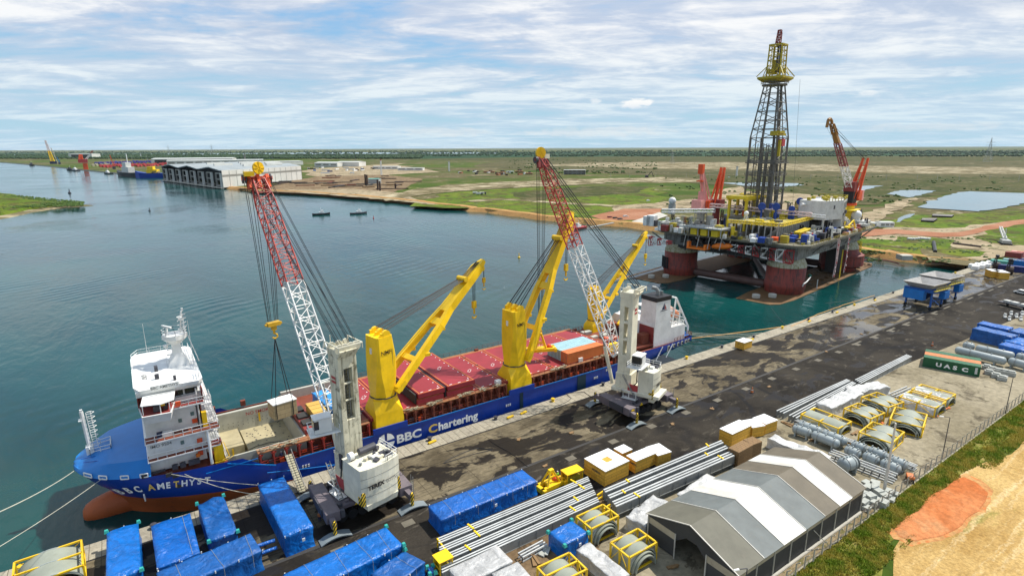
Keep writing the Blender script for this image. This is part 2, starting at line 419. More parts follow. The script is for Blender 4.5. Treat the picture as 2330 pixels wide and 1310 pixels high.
# ================================================================ SETTING
WL=-2.6
from mathutils.geometry import delaunay_2d_cdt
def fillpoly(l,z,mb=None):
    n=len(l); c=Vector((sum(p[0] for p in l)/n,sum(p[1] for p in l)/n)); s=max(1.0,max((Vector(p)-c).length for p in l))
    r=delaunay_2d_cdt([(Vector(p)-c)/s for p in l],[(i,(i+1)%n) for i in range(n)],[tuple(range(n))],1,1e-7)
    return (mb or MB()).add([(v.x*s+c.x,v.y*s+c.y,z) for v in r[0]],[tuple(f) for f in r[2]])
def emat(name,fn):
    m,nt,b=nodes(name); fn(nt,b,nt.links); MC[name]=m; return m
def pm(nt,scale=(1,1,1)):   # world position
    g=_n(nt,'ShaderNodeNewGeometry'); mp=_n(nt,'ShaderNodeMapping'); nt.links.new(g.outputs['Position'],mp.inputs[0]); mp.inputs['Scale'].default_value=scale; return mp.outputs[0]
def water_mat(name,deep,shal,bs=.5,rough=.06):
    def f(nt,b,L):
        v=pm(nt); big=noi(nt,v,.006,4,.6,.8); mid=noi(nt,pm(nt,(1,.35,1)),.03,4,.6)
        c=mx(nt,mr(nt,mth(nt,'ADD',mth(nt,'MULTIPLY',big,.7),mth(nt,'MULTIPLY',mid,.3)),.35,.65),deep,shal)
        L.new(c,b.inputs['Base Color']); b.inputs['IOR'].default_value=1.33; b.inputs['Specular IOR Level'].default_value=.42
        L.new(mr(nt,big,.3,.7,rough,rough*2.6),b.inputs['Roughness'])
        r1=noi(nt,pm(nt,(.30,.13,1)),1.0,5,.55,.4); r2=noi(nt,pm(nt,(.09,.035,1)),1.0,4,.5,.6)
        wv=_n(nt,'ShaderNodeTexWave',wave_type='BANDS'); mp=_n(nt,'ShaderNodeMapping'); mp.inputs['Rotation'].default_value=(0,0,R(62))
        L.new(pm(nt,(1,1,1)),mp.inputs[0]); L.new(mp.outputs[0],wv.inputs['Vector']); wv.inputs['Scale'].default_value=.055; wv.inputs['Distortion'].default_value=7; wv.inputs['Detail'].default_value=3; wv.inputs['Detail Scale'].default_value=.6
        wm=mth(nt,'MULTIPLY',wv.outputs[0],mr(nt,noi(nt,v,.012,2),.48,.62,0,.5))
        h=mth(nt,'ADD',mth(nt,'ADD',r1,mth(nt,'MULTIPLY',r2,1.3)),wm)
        bp=_n(nt,'ShaderNodeBump'); bp.inputs['Strength'].default_value=bs; bp.inputs['Distance'].default_value=1.0
        L.new(h,bp.inputs['Height']); L.new(bp.outputs[0],b.inputs['Normal'])
    return emat(name,f)
M['water']=water_mat('harbour_water',(.0008,.026,.028),(.005,.060,.055),.20)
M['pond']=water_mat('pond_water',(.12,.15,.15),(.16,.19,.19),.03,.06)
w=MB(); w.add([(-60000,-2000,WL),(60000,-2000,WL),(60000,60000,WL),(-60000,60000,WL)],[(0,1,2,3)])
struct(w.build('water',M['water']))
def land_f(nt,b,L):
    v=pm(nt)
    a=noi(nt,v,.0022,7,.62,.6); c=noi(nt,v,.012,7,.65,.5); d=noi(nt,v,.07,6,.7,.3); e=noi(nt,v,.6,4,.6)
    green=mx(nt,mr(nt,c,.38,.62),(.040,.072,.008),(.08,.11,.014))
    brown=mx(nt,mr(nt,d,.35,.65),(.085,.068,.032),(.14,.115,.055))
    base=mx(nt,mr(nt,mth(nt,'ADD',mth(nt,'MULTIPLY',a,.5),mth(nt,'MULTIPLY',c,.5)),.45,.57),green,brown)
    dark=mr(nt,d,.5,.68,0,.65); base=mx(nt,dark,base,(.035,.06,.012))
    sand=mr(nt,mth(nt,'ADD',mth(nt,'MULTIPLY',c,.55),mth(nt,'MULTIPLY',d,.45)),.565,.62,0,.75); base=mx(nt,sand,base,(.38,.33,.22))
    base=mx(nt,1,base,mr(nt,e,.3,.7,.8,1.15),'MULTIPLY')
    L.new(base,b.inputs['Base Color']); b.inputs['Roughness'].default_value=1; b.inputs['Specular IOR Level'].default_value=.1
M['land']=emat('flat_land',land_f)
def soil(name,c1,c2,s=.05,c3=None,t=.6,dens=.8,spec=.1,bump=0,fine=1.5,scrub=0):
    def f(nt,b,L):
        v=pm(nt); base=mx(nt,mr(nt,noi(nt,v,s,7,.65,.6),.35,.65),c1,c2)
        if c3: base=mx(nt,mr(nt,noi(nt,v,s*2.7,8,.7,.4),t,t+.08,0,dens),base,c3)
        if scrub:
            base=mx(nt,mr(nt,noi(nt,v,.10,9,.72,.4),.53,.62,0,scrub),base,(.028,.038,.010)); base=mx(nt,mr(nt,noi(nt,v,.028,8,.7,.8),.55,.63,0,scrub*.8),base,(.075,.06,.028)); base=mx(nt,mr(nt,noi(nt,v,.045,9,.72,1.2),.60,.65,0,scrub*.5),base,(.34,.29,.19))
        base=mx(nt,1,base,mr(nt,noi(nt,v,fine,5,.65),.3,.7,.78,1.18),'MULTIPLY')
        L.new(base,b.inputs['Base Color']); b.inputs['Roughness'].default_value=.95; b.inputs['Specular IOR Level'].default_value=spec
        if bump:
            bp=_n(nt,'ShaderNodeBump'); bp.inputs['Strength'].default_value=bump; bp.inputs['Distance'].default_value=.3; L.new(noi(nt,v,fine,6,.7),bp.inputs['Height']); L.new(bp.outputs[0],b.inputs['Normal'])
    return emat(name,f)
M['sand']=soil('pale_sand',(.22,.18,.10),(.42,.36,.24),.012,(.11,.09,.04),.46,.9,scrub=0.55)
M['sandb']=soil('brown_bare_land',(.06,.062,.022),(.105,.09,.04),.008,(.33,.28,.19),.58,.7,scrub=0.85)
M['beach']=soil('orange_beach',(.42,.24,.09),(.34,.19,.07),.05,(.10,.10,.03),.56,.8)
M['grassf']=soil('bright_meadow',(.065,.125,.007),(.125,.155,.016),.02,(.07,.055,.02),.50,.85,fine=.4,scrub=0.85)
M['grassd']=soil('olive_marsh',(.035,.048,.010),(.065,.068,.018),.014,(.12,.098,.05),.50,.8,fine=.4,scrub=0.85)
M['mud']=soil('brown_mud',(.15,.10,.055),(.24,.175,.10),.06,(.05,.035,.022),.52,.8)
M['redroad']=soil('red_dirt_road',(.27,.115,.06),(.34,.17,.10),.04,(.2,.09,.05),.6,.5)
M['tan']=soil('tan_yard_soil',(.27,.21,.13),(.36,.29,.19),.03,(.12,.13,.04),.55,.7,scrub=0.85)
M['wood']=M['wood']
M['forestfloor']=soil('forest_floor',(.012,.04,.018),(.025,.06,.022),.006,(.12,.15,.05),.58,.6)
def field_f(nt,b,L):
    v=pm(nt)
    base=mx(nt,mr(nt,noi(nt,v,.05,7,.65,.8),.38,.62),(.34,.205,.065),(.50,.34,.135))
    mp=_n(nt,'ShaderNodeMapping'); mp.inputs['Rotation'].default_value=(0,0,R(-24)); mp.inputs['Scale'].default_value=(.03,.9,1); L.new(noi_vec(nt,v,.6),mp.inputs[0])
    base=mx(nt,mr(nt,noi(nt,mp.outputs[0],1.0,6,.65,.3),.5,.66,0,.7),base,(.60,.46,.25))
    base=mx(nt,mr(nt,noi(nt,pm(nt,(.35,1,1)),.13,9,.72,.5),.55,.68,0,.75),base,(.20,.20,.045))
    base=mx(nt,1,base,mr(nt,noi(nt,v,2.2,6,.7),.3,.7,.72,1.2),'MULTIPLY')
    L.new(base,b.inputs['Base Color']); b.inputs['Roughness'].default_value=1; b.inputs['Specular IOR Level'].default_value=.05
    bp=_n(nt,'ShaderNodeBump'); bp.inputs['Strength'].default_value=.6; bp.inputs['Distance'].default_value=.4; L.new(noi(nt,v,1.2,7,.7),bp.inputs['Height']); L.new(bp.outputs[0],b.inputs['Normal'])
M['field']=emat('sandy_field_with_tracks',field_f)
M['redsoil']=soil('orange_laterite_fill',(.41,.125,.038),(.50,.20,.08),.06,(.42,.22,.10),.58,.7,bump=.3)
# ---- quay surfaces
def stains(nt,v,s,lo,hi): return mr(nt,noi(nt,v,s,7,.58,1.1),lo,hi)
def quay_f(nt,b,L):
    v=pm(nt); vx=pm(nt,(.55,1,1)); ew=pm(nt,(.4,1.2,1))
    base=mx(nt,mr(nt,noi(nt,v,.10,8,.65,.4),.36,.64),(.085,.068,.042),(.20,.165,.105))
    base=mx(nt,1,base,mr(nt,noi(nt,ew,1.4,6,.7),.3,.7,.72,1.2),'MULTIPLY')
    base=mx(nt,mr(nt,noi(nt,v,.35,8,.7,.3),.53,.66,0,.65),base,(.055,.046,.034))
    oil=stains(nt,noi_vec(nt,vx,.7),.13,.495,.525); base=mx(nt,mth(nt,'MULTIPLY',oil,.93),base,(.011,.0085,.007))
    bk=_n(nt,'ShaderNodeTexBrick'); L.new(noi_vec(nt,v,.04),bk.inputs['Vector']); bk.offset=0; bk.inputs['Scale'].default_value=1; bk.inputs['Brick Width'].default_value=9.0; bk.inputs['Row Height'].default_value=7.0; bk.inputs['Mortar Size'].default_value=.05; bk.inputs['Color1'].default_value=(1,1,1,1); bk.inputs['Color2'].default_value=(.82,.82,.82,1); bk.inputs['Mortar'].default_value=(.25,.25,.25,1); base=mx(nt,.8,base,bk.outputs[0],'MULTIPLY')
    tr=noi(nt,pm(nt,(.05,1.6,1)),1.0,5,.6,.25); base=mx(nt,mr(nt,tr,.55,.66,0,.6),base,(.03,.025,.018))
    g=_n(nt,'ShaderNodeNewGeometry'); sp=_n(nt,'ShaderNodeSeparateXYZ'); L.new(g.outputs['Position'],sp.inputs[0])
    wet=mth(nt,'MULTIPLY',stains(nt,pm(nt,(.5,1,1)),.10,.50,.53),mr(nt,sp.outputs[0],140,200))
    base=mx(nt,mth(nt,'MULTIPLY',wet,.6),base,(.045,.043,.04))
    L.new(base,b.inputs['Base Color'])
    r=mth(nt,'SUBTRACT',mth(nt,'SUBTRACT',.88,mth(nt,'MULTIPLY',oil,.34)),mth(nt,'MULTIPLY',wet,.80))
    L.new(mth(nt,'MAXIMUM',r,.07),b.inputs['Roughness']); L.new(mr(nt,wet,0,1,.12,.5),b.inputs['Specular IOR Level'])
    bp=_n(nt,'ShaderNodeBump'); bp.inputs['Distance'].default_value=.05; L.new(mth(nt,'SUBTRACT',.5,mth(nt,'MULTIPLY',wet,.5)),bp.inputs['Strength']); L.new(noi(nt,v,2.5,6,.7),bp.inputs['Height']); L.new(bp.outputs[0],b.inputs['Normal'])
M['quay']=emat('stained_quay_concrete',quay_f)
def cope_f(nt,b,L):
    v=pm(nt); br=_n(nt,'ShaderNodeTexBrick'); L.new(v,br.inputs['Vector']); br.offset=0
    for k,x in (('Scale',1),('Brick Width',1.5),('Row Height',60),('Mortar Size',.045)): br.inputs[k].default_value=x
    br.inputs['Color1'].default_value=(.36,.325,.245,1); br.inputs['Color2'].default_value=(.29,.26,.20,1); br.inputs['Mortar'].default_value=(.11,.09,.06,1)
    base=mx(nt,mr(nt,noi(nt,v,.35,8,.7,.4),.5,.72,0,.75),br.outputs[0],(.12,.105,.08))
    base=mx(nt,1,base,mr(nt,noi(nt,v,1.7,5,.7),.3,.7,.8,1.15),'MULTIPLY')
    L.new(base,b.inputs['Base Color']); b.inputs['Roughness'].default_value=.9; b.inputs['Specular IOR Level'].default_value=.15
M['cope']=emat('quay_edge_slabs',cope_f)
def asph_f(nt,b,L):
    v=pm(nt); base=mx(nt,mr(nt,noi(nt,v,.07,8,.65,.5),.36,.64),(.0135,.0115,.0095),(.040,.034,.026))
    base=mx(nt,1,base,mr(nt,noi(nt,v,3,5,.7),.3,.7,.8,1.2),'MULTIPLY')
    base=mx(nt,mr(nt,noi(nt,pm(nt,(.4,1,1)),.5,7,.7,.5),.55,.7,0,.6),base,(.15,.13,.10))
    wt=_n(nt,'ShaderNodeTexWave',wave_type='RINGS'); L.new(noi_vec(nt,pm(nt,(.012,.012,1)),1.6),wt.inputs['Vector']); wt.inputs['Scale'].default_value=3.5; wt.inputs['Distortion'].default_value=2.5
    base=mx(nt,mth(nt,'MULTIPLY',mr(nt,wt.outputs[0],.93,.99),mr(nt,noi(nt,v,.02,3),.45,.6,0,.7)),base,(.012,.012,.013))
    st=stains(nt,pm(nt,(.6,1,1)),.16,.58,.61); base=mx(nt,mth(nt,'MULTIPLY',st,.8),base,(.014,.013,.014))
    L.new(base,b.inputs['Base Color']); L.new(mr(nt,st,0,1,.9,.6),b.inputs['Roughness']); b.inputs['Specular IOR Level'].default_value=.12
M['asphalt']=emat('worn_dark_asphalt',asph_f)
M['yard']=soil('storage_yard_concrete',(.19,.16,.10),(.29,.25,.17),.05,(.075,.06,.036),.54,.85,.3,.2,.9)
M['vergedirt']=soil('verge_gravel',(.20,.155,.085),(.28,.22,.13),.12,(.08,.09,.02),.5,.8,bump=.4)
M['grassground']=soil('verge_grass_soil',(.13,.15,.02),(.22,.19,.05),.2,(.30,.21,.09),.58,.75,bump=.6)
# ---- land sheet: quay apron, the right bank, the far bank out to the horizon
def wp(px,py,z=WL): p=G(px,py,z); return (p.x,p.y)
shore=[(345,93.2)]+[wp(2200,607),wp(2160,602),wp(2120,600),wp(2050,592),wp(2010,586),wp(1970,580),wp(1940,574),wp(1800,556),wp(1640,538)]
shore+=[wp(*p) for p in [(1560,531),(1500,526),(1440,517),(1400,514),(1330,508),(1250,502),(1150,488),(1080,480),(1000,471),(930,462),(860,455),(780,448),(700,442),(640,440),(590,437),(540,431),(510,429)]]
farq=[wp(*p) for p in [(505,424),(370,405),(300,399),(240,393),(180,387),(120,380),(75,376),(40,373),(0,370),(-120,363),(-400,360)]]
def rough_line(pts,amp=.012,n=4,seed=1):
    out=[]
    for i in range(len(pts)-1):
        a=Vector(pts[i]); b=Vector(pts[i+1]); d=b-a; nrm=Vector((-d.y,d.x))
        for k in range(n):
            t=k/n; p=a+d*t; j=mnoise.noise(Vector((p.x*.05,p.y*.05,seed)))+.5*mnoise.noise(Vector((p.x*.17,p.y*.17,seed)))
            out.append((p.x+nrm.x*amp*j*2,p.y+nrm.y*amp*j*2))
    out.append(tuple(pts[-1])); return out
sh=rough_line(shore[1:],.05,5)
poly=[(-400,93.2),(345,93.2)]+sh+farq+[(-60000,30000),(-60000,58000),(59000,58000),(59000,-1900),(-400,-1900)]
lb=fillpoly(poly,-.02)
struct(lb.build('ground',M['land']))
# beach slope along the natural shore
bs=MB()
def skirt(mb,line,out,z0,z1):
    n=len(line); vs=[]
    for i,p in enumerate(line):
        a=Vector(line[max(0,i-1)]); b=Vector(line[min(n-1,i+1)]); d=(b-a).normalized(); nr=Vector((-d.y,d.x))*out
        vs+= [(p[0],p[1],z0),(p[0]+nr.x,p[1]+nr.y,z1)]
    mb.add(vs,[(2*i,2*i+2,2*i+3,2*i+1) for i in range(n-1)])
skirt(bs,sh,6.0,.75,WL-1.2)
skirt(bs,sh,-9.0,.75,.5)
struct(bs.build('beach',M['beach']))
fb=MB(); 
fq=[Vector((*p,0)) for p in farq]
for a,b in zip(fq,fq[1:]): fb.add([(a.x,a.y,-.02),(b.x,b.y,-.02),(b.x,b.y,-5),(a.x,a.y,-5)],[(0,1,2,3)])
struct(fb.build('far_quay_wall',M['concrete']))
NP=[0]
def patch(name,pts,mat,z=.1,amp=.06,n=4,base=0.0):
    amp=min(amp,.035); z+=NP[0]*.004
    NP[0]+=1
    p=[wp(x,y,base) for x,y in pts]; p.append(p[0]); l=rough_line(p,amp,n,NP[0]*3.3)[:-1]
    return struct(fillpoly(l,base+z).build(name,M[mat]))
# broad land cover of the far bank
patch('far_woods',[(-700,349),(400,347.5),(1000,346),(1500,345),(2330,343.5),(2900,343),(2900,352),(2330,353),(1900,356),(1700,356),(1450,356),(1200,358),(940,362),(700,361),(500,364),(250,361),(0,358),(-700,358)],'forestfloor',.2,.02,6)
patch('meadow',[(1450,356),(1800,357),(2600,355),(2700,365),(1500,367),(1150,366),(900,364),(1100,360)],'grassd',.24,.02)
patch('bare_land',[(1150,366),(1500,367),(2700,366),(2900,404),(1850,402),(1500,398),(1180,386),(1060,378)],'sandb',.28,.03)
patch('sand_bank',[(1400,370),(1700,370),(1950,377),(2400,383),(2700,388),(2700,397),(2100,396),(1800,388),(1500,384),(1180,376)],'sand',.34,.05,8)
patch('marsh',[(1500,398),(1850,402),(2900,405),(3000,440),(2200,436),(1900,470),(1700,430),(1560,415)],'grassd',.3,.04,6)
patch('meadow',[(930,470),(1010,440),(1240,425),(1500,428),(1520,470),(1490,512),(1400,502),(1250,490),(1100,476)],'grassf',.3,.05,6)
patch('marsh',[(1160,440),(1330,424),(1480,425),(1450,440),(1300,450),(1200,458)],'grassd',.36,.06,6)
patch('sand_track',[(868,448),(930,434),(1010,422),(1120,416),(1290,408),(1500,404),(1600,408),(1600,416),(1420,414),(1240,425),(1120,430),(1010,438),(930,449),(880,458)],'sand',.42,.06,6)
patch('sand_track',[(1060,457),(1140,452),(1300,462),(1500,472),(1500,475),(1300,466),(1140,456),(1080,461)],'sand',.42,.04)
patch('sand_track',[(1390,470),(1500,462),(1620,448),(1650,430),(1690,424),(1700,440),(1640,462),(1560,476),(1480,480),(1400,488)],'tan',.44,.08,6)
patch('dirt_yard',[(1340,492),(1420,476),(1500,476),(1500,500),(1440,502),(1380,502)],'redroad',.46,.06)
patch('access_road',[(1430,508),(1500,484),(1520,492),(1460,512)],'concrete',.5,.0)
patch('muddy_yard',[(540,428),(620,424),(720,402),(880,398),(960,408),(930,428),(870,446),(780,446),(690,440),(590,436)],'mud',.3,.06,6)
patch('sand_spread',[(640,432),(800,430),(900,438),(940,452),(1000,468),(930,461),(860,454),(780,447),(700,441)],'tan',.36,.05,6)
patch('dirt_yard',[(690,385),(900,372),(1000,392),(880,398),(720,402),(690,398)],'tan',.28,.05)
patch('sand_bank',[(1600,470),(1660,440),(1700,436),(1900,446),(1980,452),(1900,474),(1800,480)],'tan',.4,.08,6)
patch('marsh_path',[(1930,500),(1990,478),(2050,456),(2090,450),(2070,468),(2020,490),(1960,520)],'tan',.42,.1,6)
patch('bright_grass',[(1940,520),(2010,504),(2080,490),(2200,487),(2330,482),(2450,480),(2450,525),(2280,520),(2190,530),(2100,525),(2000,520)],'grassf',.4,.06,6)
patch('tan_ground',[(1960,528),(2040,518),(2150,522),(2330,500),(2500,490),(2500,560),(2330,580),(2250,590),(2190,600),(2130,590),(2040,575),(1960,570)],'tan',.44,.04,6)
patch('meadow',[(1950,545),(2030,548),(2040,562),(2000,574),(1950,572)],'grassf',.5,.06,6)
patch('meadow',[(2040,540),(2120,542),(2170,548),(2160,566),(2200,578),(2180,590),(2100,588),(2030,572),(2010,566)],'grassf',.5,.08,6)
patch('meadow',[(2165,565),(2240,575),(2230,585),(2180,588)],'grassf',.54,.08,6)
patch('meadow',[(2200,538),(2330,508),(2500,495),(2500,545),(2330,560),(2260,555)],'grassf',.5,.05,6)
patch('dirt_road',[(1960,522),(2040,524),(2150,532),(2190,530),(2240,516),(2330,500),(2500,478),(2500,492),(2330,511),(2250,526),(2190,540),(2140,542),(2040,534),(1960,542)],'redroad',.62,.02)
patch('sand_mound',[(2095,568),(2125,574),(2180,588),(2226,595),(2205,608),(2170,604),(2110,594)],'sand',.6,.1,6)
cv=lambda L_:[(1900+x/2.849,300+y/2.849) for x,y in L_]
patch('pond',cv([(525,490),(620,450),(720,415),(800,395),(870,388),(960,392),(1225,400),(1500,395),(1500,440),(1225,465),(1080,500),(930,520),(760,508),(600,500)]),'pond',.5,.05,6)
patch('pond',cv([(340,405),(420,382),(540,380),(650,385),(600,400),(480,428),(400,415)]),'pond',.5,.06,6)
patch('pond',cv([(60,365),(200,352),(300,352),(210,372),(160,390),(60,388)]),'pond',.5,.06,6)
patch('pond',cv([(380,590),(430,550),(510,535),(500,550),(420,590)]),'pond',.52,.08)
patch('pond',[(1640,417),(1700,416),(1815,418),(1830,422),(1780,426),(1700,424)],'pond',.5,.05)
patch('lagoon',[(200,350.8),(500,349.6),(760,347.2),(1130,347),(1130,349.6),(760,351.2),(500,352.4),(200,352.6)],'pond',.6,.01)
patch('lagoon',[(-300,353),(60,352),(60,353.6),(-300,355)],'pond',.6,.01)
# left spit
sp=[(-300,425),(-100,432),(0,440),(40,446),(90,456),(150,463),(215,468),(160,472),(110,478),(60,487),(20,496),(0,499),(-100,520),(-300,560)]
l=[wp(*p) for p in sp]; l.append(l[0]); l=rough_line(l,.03,4,5)[:-1]
cx=sum(p[0] for p in l)/len(l); cy=sum(p[1] for p in l)/len(l)
mb=MB(); rings=[[(cx+(x-cx)*k,cy+(y-cy)*k,z+(random.uniform(-.4,.4) if z>0 else 0)) for x,y in l] for k,z in ((1.02,WL-.4),(.97,WL+.5),(.93,WL+.9))]
mb.loft(rings,cap=False); mb.f.append(tuple(range(2*len(l),3*len(l)))); struct(mb.build('sand_spit',M['sand']))
mb=MB(); rings=[[(cx+(x-cx)*k-2,cy+(y-cy)*k+6,z+random.uniform(-.5,.5)) for x,y in l] for k,z in ((.90,WL+.8),(.85,WL+2.6),(.7,WL+3.6),(.4,WL+4.2))]
mb.loft(rings,cap=False); mb.f.append(tuple(range(3*len(l),4*len(l)))); struct(mb.build('spit_scrub_ground',M['grassf']))
# ---- quay
q=MB(); q.b2(-400,345,90,94,-6,.035); struct(q.build('quay_edge',M['cope']))
def sheet(name,poly,mat,z): return struct(MB().add([(x,y,z) for x,y in poly],[tuple(range(len(poly)))]).build(name,M[mat]))
sheet('quay_apron',[(-400,74.3),(700,74.3),(700,89.7),(-400,89.7)],'quay',.02)
q=MB(); q.b2(-400,345,89.7,90,-.1,.004); struct(q.build('trench_line',M['black']))
sheet('road',[(-400,50),(28,52),(100,58),(190,56),(300,52),(700,50),(700,74.3),(-400,74.3)],'asphalt',.016)
q=MB(); q.b2(-400,345,74.1,74.7,.0,.028); struct(q.build('rail_channel',M['rdark']))
q=MB(); q.b2(120,700,75.6,76.1,.0,.029); struct(q.build('wet_gutter',M['quay']))
sheet('storage_yard',[(26,-60),(60,32.2),(700,32.2),(700,52),(300,52),(190,56),(104,59.5),(62,57),(46,49),(40,30)],'yard',.024)
sheet('worn_ground',[(20,-60),(26,-60),(40,30),(46,49),(62,57),(104,59.5),(100,58.2),(28,60.5),(20,52)],'mud',.02)
q=MB()
for i in range(20):
    x=18+i*10.9; q.b2(x,x+1.9,71.2,72.6,.0,.032)
for i in range(12):
    x=170+i*11; q.b2(x,x+5.5,72.4,73.0,.0,.031)
M['padc']=paint('dirty_pad_concrete',(.13,.115,.085),.85,.7,(.05,.04,.03),.8)
struct(q.build('concrete_pads',M['padc']))
sheet('verge',[(52,24),(60,32.2),(700,32.2),(700,27.4),(150,26.5),(110,28.5),(84,27.5),(74,24)],'grassground',.03)
sheet('verge_shed_side',[(60,32.2),(66,32.2),(92,32.2),(92,36),(66,36),(60,34)],'vergedirt',.036)
fl=rough_line([(74,22),(84,26.6),(98,28.6),(112,27.9),(150,26.0),(250,26.6),(700,26.8)],.02,8,9)
sheet('sandy_field',[(20,-700)]+rough_line([(66,-20),(69.5,4),(71.5,14),(74,22)],.06,8,3)[:-1]+fl+[(700,-700)],'field',.045)
cv4=lambda L_:[wp(1650+x/2.079,680+y/2.079,0) for x,y in L_]
rp=cv4([(800,1095),(850,1050),(930,980),(1000,925),(1080,860),(1130,842),(1190,868),(1240,915),(1225,960),(1200,1000),(1100,1070),(1000,1120),(880,1145),(820,1125)]); rp.append(rp[0])
rp=rough_line(rp,.09,9,3)[:-1]
n=len(rp); cx=sum(p[0] for p in rp)/n; cy=sum(p[1] for p in rp)/n
mb=MB(); mb.loft([[(cx+(x-cx)*k,cy+(y-cy)*k,z) for x,y in rp] for k,z in((1.0,.03),(.97,.16),(.88,.26),(.5,.32))],cap=False); mb.f.append(tuple(range(3*n,4*n)))
struct(mb.build('laterite_fill',M['redsoil']))
fr=[(cx+(x-cx)*(1.10+.10*mnoise.noise(Vector((x*.5,y*.5,4)))),cy+(y-cy)*(1.14+.16*mnoise.noise(Vector((x*.6,y*.6,9))))) for x,y in rp]
M['fringe']=soil('scattered_laterite',(.42,.20,.075),(.46,.27,.11),.3,(.50,.16,.05),.52,.8,bump=.3)
struct(fillpoly(fr,.052).build('laterite_fringe',M['fringe']))
# ---- grass tufts on the verge
def leafmat(name,c,c2):
    m,nt,b=nodes(name); L=nt.links
    oi=noi(nt,pm(nt),.35,3); L.new(mx(nt,mr(nt,oi,.35,.65),c,c2),b.inputs['Base Color']); b.inputs['Roughness'].default_value=.7; b.inputs['Specular IOR Level'].default_value=.2
    return m
M['grassblade']=leafmat('grass_blades',(.16,.23,.014),(.42,.34,.06))
M['leaf']=leafmat('tree_leaves',(.035,.075,.012),(.075,.115,.02))
M['leaf2']=leafmat('tree_leaves_dark',(.015,.042,.014),(.035,.065,.018))
M['bark']=paint('tree_bark',(.12,.09,.06),.9,.2)
def tufts(pts,h=(.12,.42),mat='grassblade',name='grass'):
    vs=[];fs=[]
    for x,y,z in pts:
        for k in range(5):
            a=random.uniform(0,6.28); l=random.uniform(*h); s=random.uniform(.05,.12); dx,dy=math.cos(a),math.sin(a); o=len(vs)
            ox,oy=x+random.uniform(-.25,.25),y+random.uniform(-.25,.25)
            vs+= [(ox-dy*s,oy+dx*s,z),(ox+dy*s,oy-dx*s,z),(ox+dx*l*.55,oy+dy*l*.55,z+l)]; fs.append((o,o+1,o+2))
    o=MB().add(vs,fs).build(name,M[mat]); o['kind']='stuff'; return o
pts=[]
while len(pts)<21000:
    x=60+170*random.random()**1.7; y=random.uniform(26.0,31.9)
    if x<66: y=random.uniform(22,31.5)
    dens=mnoise.noise(Vector((x*.22,y*.35,0)))*.9+.5-(.35 if y<28.6 else 0)
    if 90<x<121 and y<28.2+.5*mnoise.noise(Vector((x*.3,0,0))): continue
    if random.random()<dens+.15: pts.append((x,y,.03))
o=tufts(pts); o['label']='long green and yellow grass on the verge outside the fence'; o['category']='grass'
# ---- far woods: belts of tree crowns
def woods(name,n,fn,hr,label,mat):
    mb=MB()
    ico=[]
    bm=bmesh.new(); bmesh.ops.create_icosphere(bm,subdivisions=1,radius=1); bv=[v.co.copy() for v in bm.verts]; bf=[tuple(v.index for v in f.verts) for f in bm.faces]; bm.free()
    for i in range(n):
        p=fn()
        if p is None: continue
        for k in range(2):
            h=random.uniform(*hr); r=h*random.uniform(.5,.9)
            q=(p[0]+random.uniform(-r,r),p[1]+random.uniform(-r,r))
            mb.add([(q[0]+v.x*r*(1+random.uniform(-.25,.25)),q[1]+v.y*r*(1+random.uniform(-.25,.25)),h*.5+v.z*h*.55*(1+random.uniform(-.2,.2))) for v in bv],bf)
    o=mb.build(name,M[mat]); o['kind']='stuff'; o['label']=label; o['category']='trees'; return o
def inp(x,y,P_):
    c=False
    for (a,b),(d,e) in zip(P_,P_[1:]+P_[:1]):
        if (b>y)!=(e>y) and x<(d-a)*(y-b)/(e-b)+a: c=not c
    return c
PONDS=[cv([(525,495),(620,445),(800,390),(870,383),(1500,390),(1500,445),(1225,468),(1080,503),(930,525),(760,512)]),cv([(330,405),(420,378),(650,380),(600,405),(480,432)]),cv([(60,365),(200,348),(300,350),(160,394),(60,390)])]
def band(x0,x1,y0,y1,clump=.0,fz=.004,thr=0.0):
    def f():
        x=random.uniform(x0,x1); y=random.uniform(y0(x) if callable(y0) else y0,y1(x) if callable(y1) else y1)
        if any(inp(x,y,q) for q in PONDS): return None
        p=wp(x,y,0)
        if mnoise.noise(Vector((p[0]*fz,p[1]*fz,clump)))<thr: return None
        return p
    return f
woods('far_wood',4200,band(-80,960,351.5,362,1,.003,-.25),(7,13),'dark green wood along the lagoon behind the white factory roofs','leaf2')
woods('far_wood',2600,band(900,2400,348,356.5,2,.004,-.05),(6,11),'thin belts of trees across the far plain behind the drilling rig','leaf2')
woods('far_wood',2200,band(-80,2400,343.5,349.5,3,.0015,-.1),(9,18),'hazy tree line on the horizon across the whole plain','leaf2')
woods('scrub',700,band(1160,1500,362,395,6,.01,.1),(1.5,4),'low scrub bushes dotted over the brown plain','leaf')
woods('scrub',900,band(1500,2330,400,470,8,.02,.15),(1.0,2.6),'low bushes and reeds around the marsh ponds','leaf')
woods('scrub',500,band(1960,2260,540,600,9,.08,.1),(.5,1.3),'small green bushes on the bank past the rig','leaf')
def spitf():
    x=random.uniform(-60,190); y=random.uniform(443+x*.1,448+x*.12+ (190-x)*.16)
    return wp(x,y,WL+2)
o=woods('scrub',1500,spitf,(.5,1.5),'dense green bushes covering the sand spit','leaf')
o.location.z=0.2
